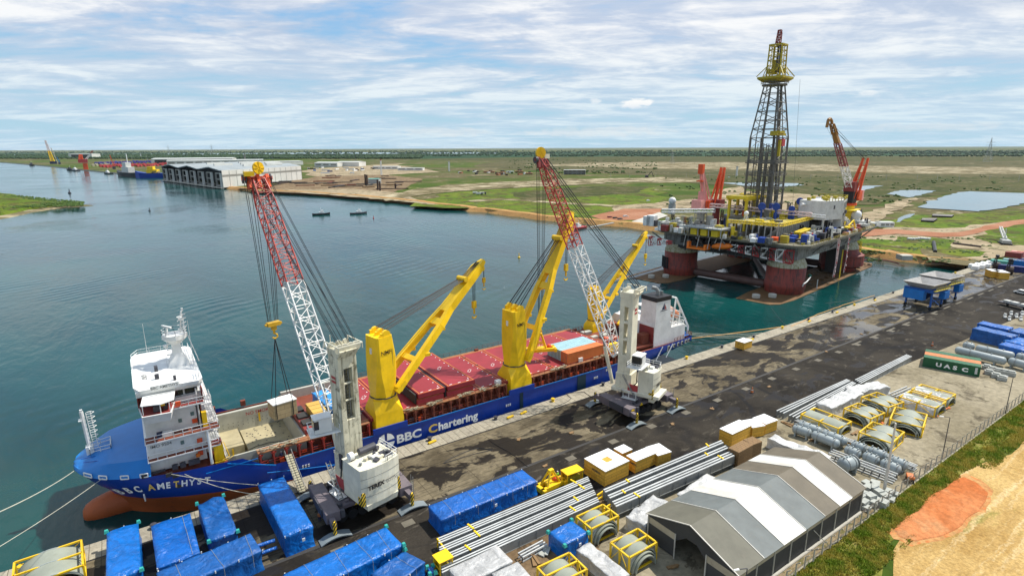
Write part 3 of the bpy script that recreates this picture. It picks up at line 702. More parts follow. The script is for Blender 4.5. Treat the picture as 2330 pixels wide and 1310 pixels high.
# ================================================================ text helper
_tx={}
def text_mesh(s,size=1.0,bold=0.0,sx=1.0,align='LEFT'):
    cu=bpy.data.curves.new('t','FONT'); cu.body=s; cu.size=size; cu.offset=bold; cu.extrude=0.0; cu.align_x=align; cu.resolution_u=3
    o=bpy.data.objects.new('t',cu); col.objects.link(o)
    dg=bpy.context.evaluated_depsgraph_get(); me=bpy.data.meshes.new_from_object(o.evaluated_get(dg))
    bpy.data.objects.remove(o); vs=[(v.co.x*sx,v.co.y) for v in me.vertices]; fs=[tuple(p.vertices) for p in me.polygons]; bpy.data.meshes.remove(me)
    return vs,fs
def text(s,size,org,xd,yd,mat,parent,name='lettering',bold=.02,sx=1.0,align='LEFT',shear=0,off=.03):
    vs,fs=text_mesh(s,size,bold*size,sx,align); xd=Vector(xd).normalized(); yd=Vector(yd).normalized(); n=xd.cross(yd)
    mb=MB(); mb.add([Vector(org)+xd*(x+shear*y)+yd*y+n*off for x,y in vs],fs)
    me=bpy.data.meshes.new(name); me.from_pydata(mb.v,[],mb.f)
    if parent: me.transform(XF[parent.name].inverted())
    me.materials.append(M[mat]); o=bpy.data.objects.new(name,me); col.objects.link(o)
    if parent: o.parent=parent
    XF[o.name]=XF.get(parent.name,Matrix()) if parent else Matrix()
    return o
# ================================================================ HEAVY-LIFT CARGO SHIP
SY=107.0; HB=11.5
ship=T('cargo_ship','long blue cargo ship with dark red hatches and three yellow cranes','ship',(58,SY,WL))
def zdeck(x):
    if x<-2: return 6.9
    if x<11: return 6.9-.9*(x+2)/13
    if x<15: return 6.0-2.8*(x-11)/4
    if x<103: return 3.2
    if x<106: return 3.2+1.2*(x-103)/3
    return 4.4
def xstem(z): return -7.0-4.9*max(0,min(1,(z+.9)/7.8))**1.25
def hb(x,z):
    t=max(0,min(1,(z-WL)/7.0)); Le=25-10*t
    s=(x-xstem(z))/Le
    if s<=0: return 0.0
    s=min(1,s); e=.80-.26*t; b=HB*(1-(1-s)**2)**e
    if x>108:
        u=(x-108)/20.0; lo=max(0,1-u*1.15)**.8 if z<1.2 else 1; b*= (1-.10*u*u) * (lo if z<1.2 else 1-.12*u*max(0,(3-z)))
    if z<-3.5: b*=.9
    return max(0,b)
def zbot(x):
    if x<104: return -5.5
    return -5.5+8.3*((x-104)/24.0)**.8
hull=MB(); boot=MB(); ZB=lambda x: 1.35 if x<4 else max(-1.6,1.35-(x-4)*.14)      # blue / antifouling boundary
xs=[-11.9+.0,-11.7,-11.3,-10.6,-9.7,-8.6,-7.2,-5.5,-3.5,-2.01,-1.99,2,6,11,15,20,28,36,48,60,75,90,103,106,109,112,115,118,121,124,126.5,128]
def section(x,lo,hi,n):
    lo=max(lo,zbot(x)); zs=[lo+(hi-lo)*i/n for i in range(n+1)]
    return [(x if hb(x,z)>0 else max(x,xstem(z)),hb(x,z),z) for z in zs]
def side(mb,f0_,f1_,n):
    for sg in (-1,1):
        rows=[[Vector((p[0],SY+sg*p[1],p[2])) for p in section(x,f0_(x),f1_(x),n)] for x in xs]
        vs=[p for r in rows for p in r]; k=n+1
        mb.add(vs,[(i*k+j,i*k+j+1,(i+1)*k+j+1,(i+1)*k+j) for i in range(len(rows)-1) for j in range(n)])
side(hull,lambda x:max(ZB(x),zbot(x)),zdeck,7)
side(boot,lambda x:-5.5,lambda x:max(ZB(x),zbot(x)),6)
# transom
x=128; hull.add([(x,SY-hb(x,3),zbot(x)),(x,SY+hb(x,3),zbot(x)),(x,SY+hb(x,4),4.4),(x,SY-hb(x,4),4.4)],[(0,1,2,3)])
hull_o=hull.build('hull',M['blue'],ship,smooth='all')
boot_o=boot.build('underwater_hull',M['boot'],ship,smooth='all')
b=MB(); rings=[]
for x,r,zc in ((-12.0,.1,-2.3),(-11.9,.9,-2.3),(-11.4,1.6,-2.2),(-10.4,2.1,-2.1),(-8.5,2.45,-1.9),(-6,2.6,-1.6),(-2,3.2,-1.6),(4,5,-2)):
    rings.append([(x,SY+math.cos(a)*r*.92,zc+math.sin(a)*r) for a in [2*math.pi*i/16 for i in range(16)]])
b.loft(rings); b.build('bulbous_bow',M['boot'],ship,smooth='all')
b=MB()
for k in range(14):
    z=-1.6+k*.34; b.box((-3.2,SY-hb(-3.2,max(z,WL))-.05 if z>.4 else SY-3.25-.12*k,z),(.22,.05,.16))
b.sep('draught_marks',M['letter'],ship)
# pale line below bulwark
b=MB()
for x0,x1 in zip(xs,xs[1:]):
    if x0<16 or x1>103: continue
    for sg in (-1,): b.beam((x0,SY+sg*(hb(x0,3)+.04),3.16),(x1,SY+sg*(hb(x1,3)+.04),3.16),.12,.14)
b.build('sheer_strake',M['lblue'],ship)
# whaleback forecastle (light blue)
fc=MB(); rows=[]
for x in (-11.9,-11.6,-11.0,-10,-8.6,-7,-5,-3.2,-1.8):
    h=hb(x,6.9); t=(x+11.9)/10.1; zt=7.15+.1+1.35*min(1,t*2.2)+.3*t
    rows.append([Vector((x,SY-h,6.9)),Vector((x+.1,SY-h*.93-.0,7.5 if h>.3 else 7.1)),Vector((x+.15,SY-h*.80,zt)),Vector((x+.15,SY-h*.4,zt+.25)),Vector((x+.15,SY,zt+.35)),Vector((x+.15,SY+h*.4,zt+.25)),Vector((x+.15,SY+h*.80,zt)),Vector((x+.1,SY+h*.93,7.5 if h>.3 else 7.1)),Vector((x,SY+h,6.9))])
fc.loft(rows,cap=False,closed=False)
fc_o=fc.build('whaleback',M['lblue'],ship,smooth=True)
b=MB()
for px,py in ((200,1072),(234,1078),(283,1079),(327,1075)):
    b=MB(); p=G(px,py,7.2); x=p.x; y=SY-hb(x,6.9)-.05; y2=SY-hb(x+.7,6.9)-.05
    for dz in (0,.55): b.beam((x-.5,SY-hb(x-.5,6.9)-.03,6.95+dz),(x+.5,SY-hb(x+.5,6.9)-.03,6.95+dz),.14)
    for dx in (-.5,.5): b.beam((x+dx,SY-hb(x+dx,6.9)-.03,6.95),(x+dx,SY-hb(x+dx,6.9)-.03,7.5),.14)
    b.build('fairlead',M['white'],ship)

b=MB()
for k in (.35,.68): b.beam((-11+k,SY-hb(-10.6,6.9)*k,8.35),(-1.9,SY-hb(-1.9,6.9)*k,9.05-k*.3),.08,.06)
b.build('deck_seam',M['blue'],ship)
# foremast
b=MB(); b.box((-9.4,SY,8.8),(1.0,1.0,1.6)); b.tube((-9.4,SY,9.4),(-9.6,SY,15.6),.28,8); b.rail([(-9.4,SY-1.2,8.4),(-6.6,SY-1.6,8.6),(-6.6,SY+1.4,8.7),(-9.4,SY+1.4,8.4)],1.1,.08,1.2,close=True)
b.tube((-8.9,SY+.3,9),(-9.1,SY+.3,15.2),.05,4); b.tube((-8.3,SY+.3,9),(-8.5,SY+.3,15.2),.05,4)
for k in range(8): z=9.5+k*.8; b.path([(-9.0,SY-.15,z),(-8.4,SY-.3,z),(-8.0,SY+.3,z),(-8.4,SY+.8,z),(-9.0,SY+.6,z)],.05,4)
b.box((-9.9,SY,14.2),(.5,.9,.12)); b.box((-9.6,SY,15.75),(.35,.35,.4)); b.build('foremast',M['white'],ship)
# decks
b=MB(); 
dk=[(x,SY-hb(x,zdeck(x))+.1,3.0 if 14<x<104 else (zdeck(x)-.6)) for x in xs if x>-2.005]; dk2=[(x,2*SY-y,z) for x,y,z in dk]
n=len(dk); xd0=[p[0] for p in dk]
b.add(dk+dk2,[(i,i+1,n+i+1,n+i) for i in range(n-1) if not (6<=xd0[i] and xd0[i+1]<=28)])
b.b2(6,9.0,96.2,117.8,5.3,5.4); b.b2(22.0,28,96,118,2.9,3.0); b.b2(9,22,95.9,97.85,2.9,3.0); b.b2(9,22,116.0,118.2,2.9,3.0); b.build('main_deck',M['deckred'],ship)
# hatch coaming boxes (with the open hold forward)
b=MB()
YN,YF=97.6,116.4
b.b2(22.2,33.5,YN,YF,2.9,5.6)     # tween hatch with deck cargo
b.b2(33.5,101.0,YN,YF,2.9,5.3)
b.build('hatch_coaming',M['deckred'],ship)
h=MB(); X0,X1,HY0,HY1,HZ=9.2,21.6,98.2,115.6,-1.6
for (a,c_,e,f) in ((X0,X1,HY1,HY1+.35),(X0,X1,HY0-.35,HY0),(X0-.35,X0,HY0-.35,HY1+.35),(X1,X1+.35,HY0-.35,HY1+.35)): h.b2(a,c_,e,f,HZ,5.6)
h.build('hold_wall',M['holdw'],ship)
h=MB(); h.b2(X0,X1,HY0,HY1,HZ-.3,HZ); h.b2(13.5,X1-.02,99.2,HY1-.02,HZ,1.6); h.b2(X0+.02,13.1,108.0,HY1-.02,HZ,2.2)
h.sep('tween_deck_pontoon',M['holdf'],ship)
h=MB()
for k in range(60): h.box((14+7.2*random.random(),99.5+15.8*random.random(),1.63),(.25,.2,.05))
for k in range(26): h.box((X0+.6+.9*(k%2)+(k//2)*.9,HY1-.02,3.5 if k%2 else 2.8),(.12,.06,.12))
h.sep('lashing_pocket',M['dgrey'],ship)
h=MB(); h.b2(17.2,17.5,HY1-.12,HY1-.03,2.6,4.4); h.b2(10.9,11.2,107.9,108-.02,.4,1.9); h.sep('hold_ladder',M['yellow2'],ship)
h=MB(); rr=[(16.5+math.cos(a*.5)*(1+.12*a),104+math.sin(a*.5)*(.8+.08*a),1.7) for a in range(34)]; h.path(rr,.06,4); h.build('coiled_cable',M['black'],ship)
text('NO SMOKING',.95,(14.9,HY1-.05,4.45),(1,0,0),(0,0,1),'letterred',ship,'no_smoking_lettering',.01)
text('NO SMOKING',.95,(27.4,116.0,5.75),(1,0,0),(0,.35,1),'letterred',ship,'no_smoking_lettering',.01)
h=MB(); h.b2(21.9,33.4,115.8,116.4,5.6,7.4); h.b2(X0-.3,X1,HY1+.02,HY1+.7,4.9,5.75); h.build('far_bulwark',M['holdw'],ship)
# side galleries: posts, rails, walkway slab
def gallery(x0,x1,sg,step=1.95,mt='sidered'):
    b=MB(); w=MB(); y=SY+sg*(HB-.25); yi=SY+sg*(HB-2.0)
    n=max(1,round((x1-x0)/step))
    for i in range(n+1):
        x=x0+(x1-x0)*i/n; b.b2(x-.11,x+.11,y-.14,y+.14,3.0,5.55); b.add([(x-.06,y,3.1),(x-.06,yi,3.1),(x-.06,yi,5.4),(x+.06,y,3.1),(x+.06,yi,3.1),(x+.06,yi,5.4)],[(0,1,2),(3,5,4),(0,3,4,1),(0,2,5,3)])
        if i<n:
            for sx_ in (-1,1): xx=x if sx_>0 else x+(x1-x0)/n; b.add([(xx,y-.1,5.5),(xx+sx_*.5,y-.1,5.5),(xx,y-.1,4.9),(xx,y+.1,5.5),(xx+sx_*.5,y+.1,5.5),(xx,y+.1,4.9)],[(0,1,2),(3,5,4),(0,2,5,3),(1,4,5,2)])
    for z in (3.75,4.2): b.beam((x0,y,z),(x1,y,z),.06)
    b.build('gallery_frame',M[mt],ship)
    w.b2(x0-.3,x1+.3,min(y-sg*.25,yi-sg*.3)-.0,max(y+sg*.15,yi-sg*.3),5.55,5.72); wo=w.build('gallery_walkway',M['deckbrown'],ship)
    r=MB(); r.rail([(x0,y,5.72),(x1,y,5.72)],1.0,.045,1.6,2); r.build('guard_rail',M['deckred'],ship)
M['deckbrown']=paint('walkway_brown',(.28,.12,.05),.7,.6,(.10,.05,.03),.6)
gallery(13.8,33.0,-1,2.1); gallery(40.6,64.2,-1,1.95,'deckred'); gallery(71.6,101.5,-1,2.1,'deckred')
gallery(22,101,1,4.0,'deckred')
M['dunn']=paint('dunnage_grey_wood',(.36,.33,.22),.8,.5)
# gallery clutter: winches, barrels, lifebuoys, lashing gear in the openings and dunnage on the walkway
cl=MB(); cl2=MB(); cl3=MB(); dn=MB()
for i in range(60):
    x=random.choice([random.uniform(14,33),random.uniform(41,64),random.uniform(72,101)]); y=96.4+random.uniform(-.3,.6)
    mb=random.choice([cl,cl,cl2,cl3]); mb.box((x,y,3.3+random.uniform(0,.4)),(random.uniform(.3,1.1),.4,random.uniform(.4,1.1)))
cl.sep('deck_fitting',M['dred'],ship); cl2.sep('deck_fitting',M['orangered'],ship); cl3.sep('deck_fitting',M['dgrey'],ship)
for xa,xb in ((14,20),(23,27),(40.5,44),(45.5,48.8),(52.5,55.5),(58,60),(61.5,63),(77,82),(91,95)):
    dn=MB()
    for k in range(int((xb-xa)*5)): x=random.uniform(xa,xb); dn.box((x,96.4+random.uniform(-.5,.5),5.8+random.uniform(0,.35)),(random.uniform(.5,1.8),.15,.12),random.uniform(-.7,.7))
    dn.build('dunnage',M['dunn'] if 'dunn' in M else paint('dunnage_grey_wood',(.36,.33,.22),.8,.5),ship)
b=MB()
for x in (62.8,86.5): b.box((x,97,6.3),(1.2,.9,1.0))
b.sep('deck_box',M['white'],ship)
# hatch covers
def hatchcov(x0,x1,z,th=.62,xm=True):
    o=MB().b2(x0,x1,97.0,117.0,z,z+th).build('hatch_cover',M['hatch'],ship)
    e=MB()
    for y in (97.25,116.75): e.b2(x0+.1,x1-.1,y-.07,y+.07,z+th,z+th+.05)
    for x in (x0+.3,x1-.3): e.b2(x-.07,x+.07,97.3,116.7,z+th,z+th+.05)
    e.build('hatch_rim',M['hatchedge'],o)
    d=MB(); cx=(x0+x1)/2
    for a in range(4):
        for s_ in (-.7,0,.7): 
            if (a+s_*3)%1<.6: d.box((cx+math.cos(a*1.57)*(.35+.35*abs(s_))+s_*.6*math.sin(a*1.57),107+math.sin(a*1.57)*(.5+.3*abs(s_))+s_*.6*math.cos(a*1.57),z+th+.03),(.30,.12,.05),a*1.2)
    for k in range(9): d.box((x1-.85,98.5+k*2.15,z+th+.03),(.22,.26,.05))
    for k in range(3): d.box((x0+1+k*(x1-x0)/3.2,97.6,z+th+.03),(.7,.12,.05),.2)
    d.build('deck_marking',M['letter'],o)
    return o
hatchcov(38.6,45.6,5.3); hatchcov(33.8,38.5,5.3)
for x0 in (45.7,52.0): hatchcov(x0,x0+6.2,5.3)
hatchcov(43.6,49.5,6.15,.95); hatchcov(43.9,49.8,7.35,.95)
hatchcov(50.3,56.6,6.15,.95); hatchcov(50.5,57.0,7.35,.95)
for x0,x1 in ((58.3,64.6),(64.7,71.0),(71.1,78.4),(78.5,86),(86.1,93.5),(93.6,100.6)): hatchcov(x0,x1,5.3)
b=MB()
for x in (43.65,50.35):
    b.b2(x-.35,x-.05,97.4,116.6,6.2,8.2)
b.sep('hatch_side_shade',M['rdark'],ship)  # dark bars stand in for the shade on the stacks' bow-facing sides
b=MB()
for x in (64.65,78.45,86.05):
    for y in (98.5,103,109,115): b.box((x,y,5.98),(.7,.25,.1))
b.sep('hatch_hinge',M['dgrey'],ship)
# raised deck aft of the open hold: yellow crates, blue covers
b=MB(); b.b2(22,24.2,98.5,115.5,5.6,6.5); b.build('stowed_pontoon_rack',M['dred'],ship)
b=MB()
for y in (100,103.2,106.4): b.b2(22.2,24,y,y+2.2,6.5,6.9)
b.sep('rack_recess',M['rdark'],ship)
# deck crane pedestals and cranes ------------------------------------------------
def deck_crane(cx_,cy_,zb,zr,zt,az,L,el,s=1.0,two=True,base=True,nmf=True):
    cr=MB(); w=2.95*s
    if base:
        pl=[(-w,-w),(w,-w),(w,w),(-w,w)]
        r1=[(cx_+x,cy_+y,zb) for x,y in ((-3.1*s,-3.0*s),(3.2*s,-3.0*s),(3.2*s,3*s),(-3.1*s,3*s))]
        def octo(h,r,k=.45): return [(cx_+x*r,cy_+y*r,h) for x,y in ((-1,-k),(-k,-1),(k,-1),(1,-k),(1,k),(k,1),(-k,1),(-1,k))]
        def oc8(h,rx): return [(cx_+x*rx,cy_+y*rx,h) for x,y in ((-1,-.98),(-.98,-1),(.98,-1),(1,-.98),(1,.98),(.98,1),(-.98,1),(-1,.98))]
        cr.loft([oc8(zb,3.0*s),oc8(zb+(zr-zb)*.58,2.75*s),octo(zb+(zr-zb)*.92,2.45*s),octo(zr-.05,2.45*s)])
    ped=cr.build('crane_pedestal',M['yellow'],ship)
    b=MB(); b.lathe((cx_,cy_,zr-.08),[(2.45*s,0),(2.6*s,0),(2.6*s,.16),(2.45*s,.16)],20); b.build('slew_ring',M['dgrey'],ped)
    # slewing column
    A=Vector((math.cos(az),math.sin(az),0)); Bv=Vector((-math.sin(az),math.cos(az),0)); C0=Vector((cx_,cy_,0))
    def ring(z,a,bw,f=.35,sh=0): # chamfered rectangle, a along boom, bw across
        return [C0+A*(x*a+sh)+Bv*(y*bw)+Vector((0,0,z)) for x,y in ((-1,-1+f),(-1+f,-1),(1-f,-1),(1,-1+f),(1,1-f),(1-f,1),(-1+f,1),(-1,1-f))]
    colm=MB(); H=zt-zr
    colm.loft([ring(zr+.1,2.3*s,2.3*s,.6),ring(zr+.25*H*.6,2.3*s,2.35*s,.5),ring(zr+.35*H,2.25*s,2.3*s,.3),ring(zr+.6*H,2.1*s,2.25*s,.2),ring(zt-1.2*s,1.75*s,2.05*s,.18,-.2)])
    co=colm.build('crane_column',M['yellow'],ship)
    e=MB()
    for sy_ in (-1,-.05,1):
        c=C0+Bv*(sy_*1.7*s)+A*(.2*s)+Vector((0,0,zt-1.0*s)); e.tube(c-Bv*.28,c+Bv*.28,.95*s,14)
        e.beam(c-A*.9*s-Vector((0,0,.9*s)),c-A*.9*s+Vector((0,0,.5*s)),.55)
    e.build('head_sheave_cheek',M['yellow'],co,smooth=True)
    e=MB()
    for q in ((-.5,.55),(-.3,-.2),(.6,.5)): e.box(C0+A*(q[0]*2)+Bv*(q[1]*-3.4)*s+Vector((0,0,zt-2.2*s)),(.35,.35,.35))
    e.box(C0-A*2.0*s+Vector((0,0,zt-4)),(.5,.5,1.1)); e.sep('floodlight',M['white'],co)
    # door, seam lines & NMF on the face turned to the quay
    nq=-1 if math.cos(az)>=0 else 1
    bow=Bv*(-1)    # quay-side normal
    if nmf:
        xdir=A; org=C0+bow*(2.22*s)+A*(-1.5*s)+Vector((0,0,zt-4.6*s))
        text('NMF',1.15*s,org,xdir,(0,0,1),'lettergrey' if False else 'black',co,'maker_lettering',.008,off=.12)
    e=MB(); e.box(C0+bow*2.28*s-A*.2*s+Vector((0,0,zr+2.2)),(.05,.05,3)); e.box(C0+bow*2.25*s+A*1.1*s+Vector((0,0,zr+H*.55)),(.06,.06,4.5))
    e.sep('panel_seam',M['dgrey'],co)
    # boom
    bm_=MB(); dz=Vector((0,0,1)); D=A*math.cos(el)+dz*math.sin(el); N=-A*math.sin(el)+dz*math.cos(el)
    piv=C0+A*(1.6*s)+dz*(zr+1.3*s); tip=piv+D*L
    jn=.60
    for sg in (-1,1):
        p0=piv+Bv*(sg*2.8*s); pm_=piv+D*(L*.46)+Bv*(sg*1.75*s); p1=piv+D*(L*jn)+Bv*(sg*.9*s)
        bm_.beam(p0,pm_,.95*s,1.45*s,N); bm_.beam(pm_,p1,.95*s,1.45*s,N)
        bm_.beam(p0-D*.6,p0+D*2.0,1.05*s,1.0*s,N)
        bm_.box(pm_-N*.9,(.8,.8,.5)); bm_.box(piv+D*(L*.27)+Bv*(sg*2.4*s)-N*.95*s,(1.2,.9,.6))
    bm_.beam(piv+D*(L*.2)-Bv*2.6*s,piv+D*(L*.2)+Bv*2.6*s,1.1*s,1.0*s,N)
    bm_.beam(piv+D*(L*.48)-Bv*1.8*s,piv+D*(L*.48)+Bv*1.8*s,1.6*s,.9*s,N)
    b0=piv+D*(L*(jn-.04)); t0=tip
    def rr(c,a,h): return [c-Bv*a-N*h,c+Bv*a-N*h,c+Bv*a+N*h,c-Bv*a+N*h]
    bm_.loft([rr(b0,1.4*s,.75*s),rr(piv+D*L*.84,1.25*s,.85*s),rr(piv+D*L*.93,1.05*s,.95*s),rr(tip+D*.2-N*.1,.5*s,.4*s)])
    bo=bm_.build('boom',M['yellow'],ship)
    e=MB(); sp_=piv+D*(L*.80)+N*(1.5*s)
    e.box(sp_-N*.3,(1.6*s,1.6*s,.9*s),az); e.tube(sp_-Bv*1.3*s,sp_+Bv*1.3*s,.6*s,10); e.tube(tip-D*1.6-Bv*.9-N*.7,tip-D*1.6+Bv*.9-N*.7,.6*s,10)
    e.build('sheave_block',M['yellow2'],bo)
    # luffing ropes
    e=MB(); 
    for k in (-1.75,-1.6,-1.0,-.1,.1,1.0,1.55,1.75):
        e.tube(C0+Bv*k*s+A*.1+dz*(zt-.25*s),sp_+Bv*k*.55*s,.085,4,cap=False)
    for k in (-.7,-.4,0,.4,.7): e.tube(sp_+Bv*k,tip-D*1.2+N*.9+Bv*k*.6,.07,4,cap=False)
    e.build('luffing_rope',M['cable'],bo)
    # hooks
    def hook(c,l,sz,nl):
        r=MB()
        for k in range(nl): a=(k-(nl-1)/2)*.32*sz; r.tube(c+A*a,c+A*a*.7-dz*l,.05,4,cap=False)
        r.build('hoist_rope',M['cable'],bo)
        q=MB(); z0=c-dz*l
        q.box(z0-dz*.8*sz,(1.0*sz,.6*sz,1.6*sz),az); q.tube(z0-dz*1.5*sz,z0-dz*2.9*sz,.22*sz,8)
        q.path([z0-dz*2.9*sz+A*math.cos(t)*.6*sz-dz*(.5*sz+math.sin(t)*.5*sz) for t in [0,.6,1.2,1.8,2.4,3.0,3.14]],.17*sz,6)
        q.build('hook_block',M['yellow2'],bo)
    if two: hook(piv+D*L*.87-N*.9,5.2*s+(2.5 if L>35 else 0),1.0,4); hook(tip-N*.5,3.5*s,.7,2)
    else: hook(tip-N*.4,6.5,.9,2)
    return co
deck_crane(37.2,98.6,3.0,9.6,23.0,R(13),33.5,math.asin((32.5-11.5)/33.5))
deck_crane(68.3,98.6,3.0,9.0,22.8,R(10),35.5,math.asin((41.8-10.8)/35.5))
deck_crane(107.6,115.2,4.5,8.2,18.2,R(8),31.5,math.asin((31.2-9.4)/31.5),.72,False,True,False)
# third crane pedestal skirt is wider
# blue hull plating carried up behind each pedestal
b=MB()
for x0,x1 in ((34.0,40.6),(65.2,71.6)): b.b2(x0-.4,x1,95.35,95.62,3.1,4.3)
b.sep('pedestal_plating',M['blue'],ship)
# ---------------------------------------------------------------- lettering on the hull
text('BBC',2.4,(38.1,95.42,.12),(1,0,0),(0,0,1),'letter',ship,'company_lettering',.036,1.22)
text('C',2.4,(45.0,95.42,.12),(1,0,0),(0,0,1),'lettery',ship,'company_lettering',.036,1.2)
text('hartering',2.4,(47.2,95.42,.12),(1,0,0),(0,0,1),'letter',ship,'company_lettering',.036,1.06)
b=MB(); y=95.40
for qd in range(4):
    a0=qd*math.pi/2; pts=[]
    for k in range(9): a=a0+.16+(math.pi/2-.32)*k/8; pts.append((36.0+1.75*math.cos(a),y,1.1+1.75*math.sin(a)))
    am=a0+math.pi/4; pts.append((36.0+.3*math.cos(am),y,1.1+.3*math.sin(am))); b.add(pts,[tuple(range(len(pts)))])
b.build('round_emblem',M['letter'],ship)
b=MB()
for x,zz in ((20.4,1.2),(26.1,2.4),(64,1.0),(90,1.2),(94,2.3)): 
    for k in range(3): b.box((x+k*.5,95.44,zz),(.3,.06,.5)); b.box((x+.5,95.43,zz),(1.3,.05,.1))
b.build('tug_mark',M['letter'],ship)
b=MB(); b.b2(67.6,68.5,95.38,95.45,-1.2,3.1); b.b2(84.5,87.2,95.40,95.46,-1.2,2.9); b.b2(27.2,28.2,95.4,95.46,-1,1.7); b.sep('scuffed_patch',M['navyhull'] if 'navyhull' in M else paint('dark_scuffed_blue',(.006,.03,.055),.5,.4,(.02,.06,.03)),ship)
def hull_hit(px,py):
    d=ray(px,py); t=60.0
    while t<200:
        p=CAM+d*t
        if p.z<7.2 and abs(p.y-SY)<=hb(p.x,p.z): return p
        t+=.05
    return None
s='BBC AMETHYST'; px0,py0,px1,py1=277,1120,482,1095
wd=[1,1,1,.55,1.05,1.1,.95,.95,1,1,.95,.95]; tot=sum(wd); acc=0
for ch,wc in zip(s,wd):
    t0=acc/tot; t1=(acc+wc)/tot; acc+=wc
    if ch==' ': continue
    sag=lambda t: 3.0*math.sin(math.pi*t)
    a=hull_hit(px0+(px1-px0)*t0,py0+(py1-py0)*t0-sag(t0)*0); c_=hull_hit(px0+(px1-px0)*t1,py0+(py1-py0)*t1)
    u=hull_hit(px0+(px1-px0)*t0-4,py0+(py1-py0)*t0-14)
    if a is None or c_ is None or u is None: continue
    xd=(c_-a); yd=(u-a); yd=yd-xd*(yd.dot(xd)/xd.length_squared); n=xd.cross(yd).normalized()
    text(ch,yd.length*1.30,a+n*.22,xd,yd,'lettery' if ch in 'A' or (ch=='T' and t0<.75) else 'letter',ship,'ship_name_lettering',.035,xd.length*.92/(yd.length*1.42*.72))
b=MB()
for px,py in ((400,1082),(410,1104),(330,1083),(385,1080)): 
    p=hull_hit(px,py)
    if p: b.box(p+Vector((0,.05,0)),(.9,.25,.6))
b.sep('mooring_port',M['rdark'],ship)
# blue side bulwark frame lines fore
b=MB(); b.beam((5.5,95.35,5.2),(13.3,95.35,5.3),.12); b.beam((8.7,95.35,5.9),(16,95.35,3.1),.14); b.build('bulwark_frame',M['lblue'],ship)
# ---------------------------------------------------------------- forward accommodation block
acc=MB()
acc.b2(-1.7,6.2,98.2,116.5,6.4,9.2)
acc.b2(-1.7,6.3,97.3,116.9,9.2,12.3)
acc.b2(-1.6,5.6,98.6,115.8,12.3,16.9)
acc.build('accommodation',M['white'],ship)
for z,y0,x1 in ((9.2,96.2,6.6),(12.3,96.0,6.8)):
    b=MB(); b.b2(-1.9,x1+1.6,y0,117.6,z-.12,z+.05); b.build('deck_ledge',M['white'],ship)
    b=MB(); b.b2(-1.85,x1+1.55,y0+.05,98.5,z+.055,z+.08); b.build('ledge_floor',M['deckred'],ship)
    b=MB(); b.rail([(-1.8,y0+.1,z),(x1+1.5,y0+.1,z),(x1+1.5,117.4,z)],1.1,.08,1.3,2); b.build('guard_rail',M['white'],ship)
# navigation bridge
b=MB(); b.b2(-1.9,6.6,98.3,115.9,16.9,17.9); b.b2(-1.7,6.2,99.0,115.2,17.9,19.3); b.b2(-2.0,6.8,97.9,116.2,19.3,20.1)
def roof_ring(z,e): return [(-2.1-e,99.5,z),(-1.4-e,97.6-e,z),(6.4+e,97.2-e,z),(7.0+e,98.2,z),(7.0+e,115.5,z),(6.2+e,116.6+e,z),(-1.4-e,116.6+e,z),(-2.1-e,114.5,z)]
b.loft([roof_ring(19.9,0),roof_ring(20.5,.1)]); br=b.build('bridge',M['white'],ship)
b=MB(); b.b2(2.3,4.2,98.9,99.05,18.0,19.1); b.b2(4.45,6.1,98.9,99.05,18.0,19.1)
for k in range(7): b.b2(-1.85,-1.7,99.6+k*2.2,101.5+k*2.2,18.0,19.1); b.b2(6.2,6.3,99.6+k*2.2,101.5+k*2.2,18.0,19.1)
b.sep('bridge_window',M['glass'],br)
b=MB(); b.b2(-1.95,-1.8,97.8,99,17.2,19.2); b.b2(-1.9,2.2,98.85,98.95,17.5,19.2); b.b2(6.65,6.8,97.5,99.5,17,19); b.sep('maroon_panel',M['dred'],br)
wing=MB(); 
wing.loft([[(-1.2,95.0,16.0),(1.9,94.6,16.0),(2.6,98.5,16.0),(-1.8,98.5,16.0)],[(-1.6,93.9,17.7),(2.1,93.4,17.7),(3.1,98.4,17.7),(-2.0,98.4,17.7)]])
wo=wing.build('bridge_wing',M['white'],br)
b=MB(); b.add([(-1.5,94.1,17.72),(2.0,93.7,17.72),(2.9,98.3,17.72),(-1.8,98.3,17.72)],[(0,1,2,3)]); b.build('wing_floor',M['dred'],wo)
b=MB(); b.add([(-1.6,94.6,19.1),(.9,93.8,19.1),(2.7,94.4,19.15),(3.3,98.9,19.5),(-1.0,98.9,19.5),(-1.6,94.6,19.22),(.9,93.8,19.22),(2.7,94.4,19.27),(3.3,98.9,19.62),(-1.0,98.9,19.62)],[(4,3,2,1,0),(5,6,7,8,9),(0,1,6,5),(1,2,7,6),(2,3,8,7),(3,4,9,8),(4,0,5,9)])
for p in ((-1.4,94.5),(2.0,94),( .8,93.9)): b.tube((*p,17.7),(*p,19.1),.06,5)
b.build('wing_canopy',M['white'],wo)
b=MB(); b.box((.4,95,18.2),(1,.6,.9)); b.box((1.5,95.4,18.1),(.5,.5,.8)); b.sep('wing_console',M['dgrey'],wo)
b=MB(); b.box((1.1,95.0,18.6),(.7,.4,.25)); b.build('console_cover',M['yellow2'],wo)
b=MB(); b.b2(1.6,6.9,96.5,98.4,16.75,16.95); b.build('side_ledge',M['white'],br)
b=MB(); b.rail([(2.4,96.6,16.95),(6.8,96.6,16.95),(6.8,99,16.95)],1.0,.08,1.1,2); b.build('guard_rail',M['white'],br)
b=MB(); b.b2(2.5,6.7,96.7,98.3,16.96,17.0); b.build('ledge_floor',M['dred'],br)
b=MB(); b.b2(-.1,3.7,96.95,97.1,20.35,21.05); nb=b.build('name_board',M['white'],br)
text('BBC AMETHYST',.62,(0,96.93,20.5),(1,0,0),(0,0,1),'lettergrey',nb,'name_lettering',.012,.9)
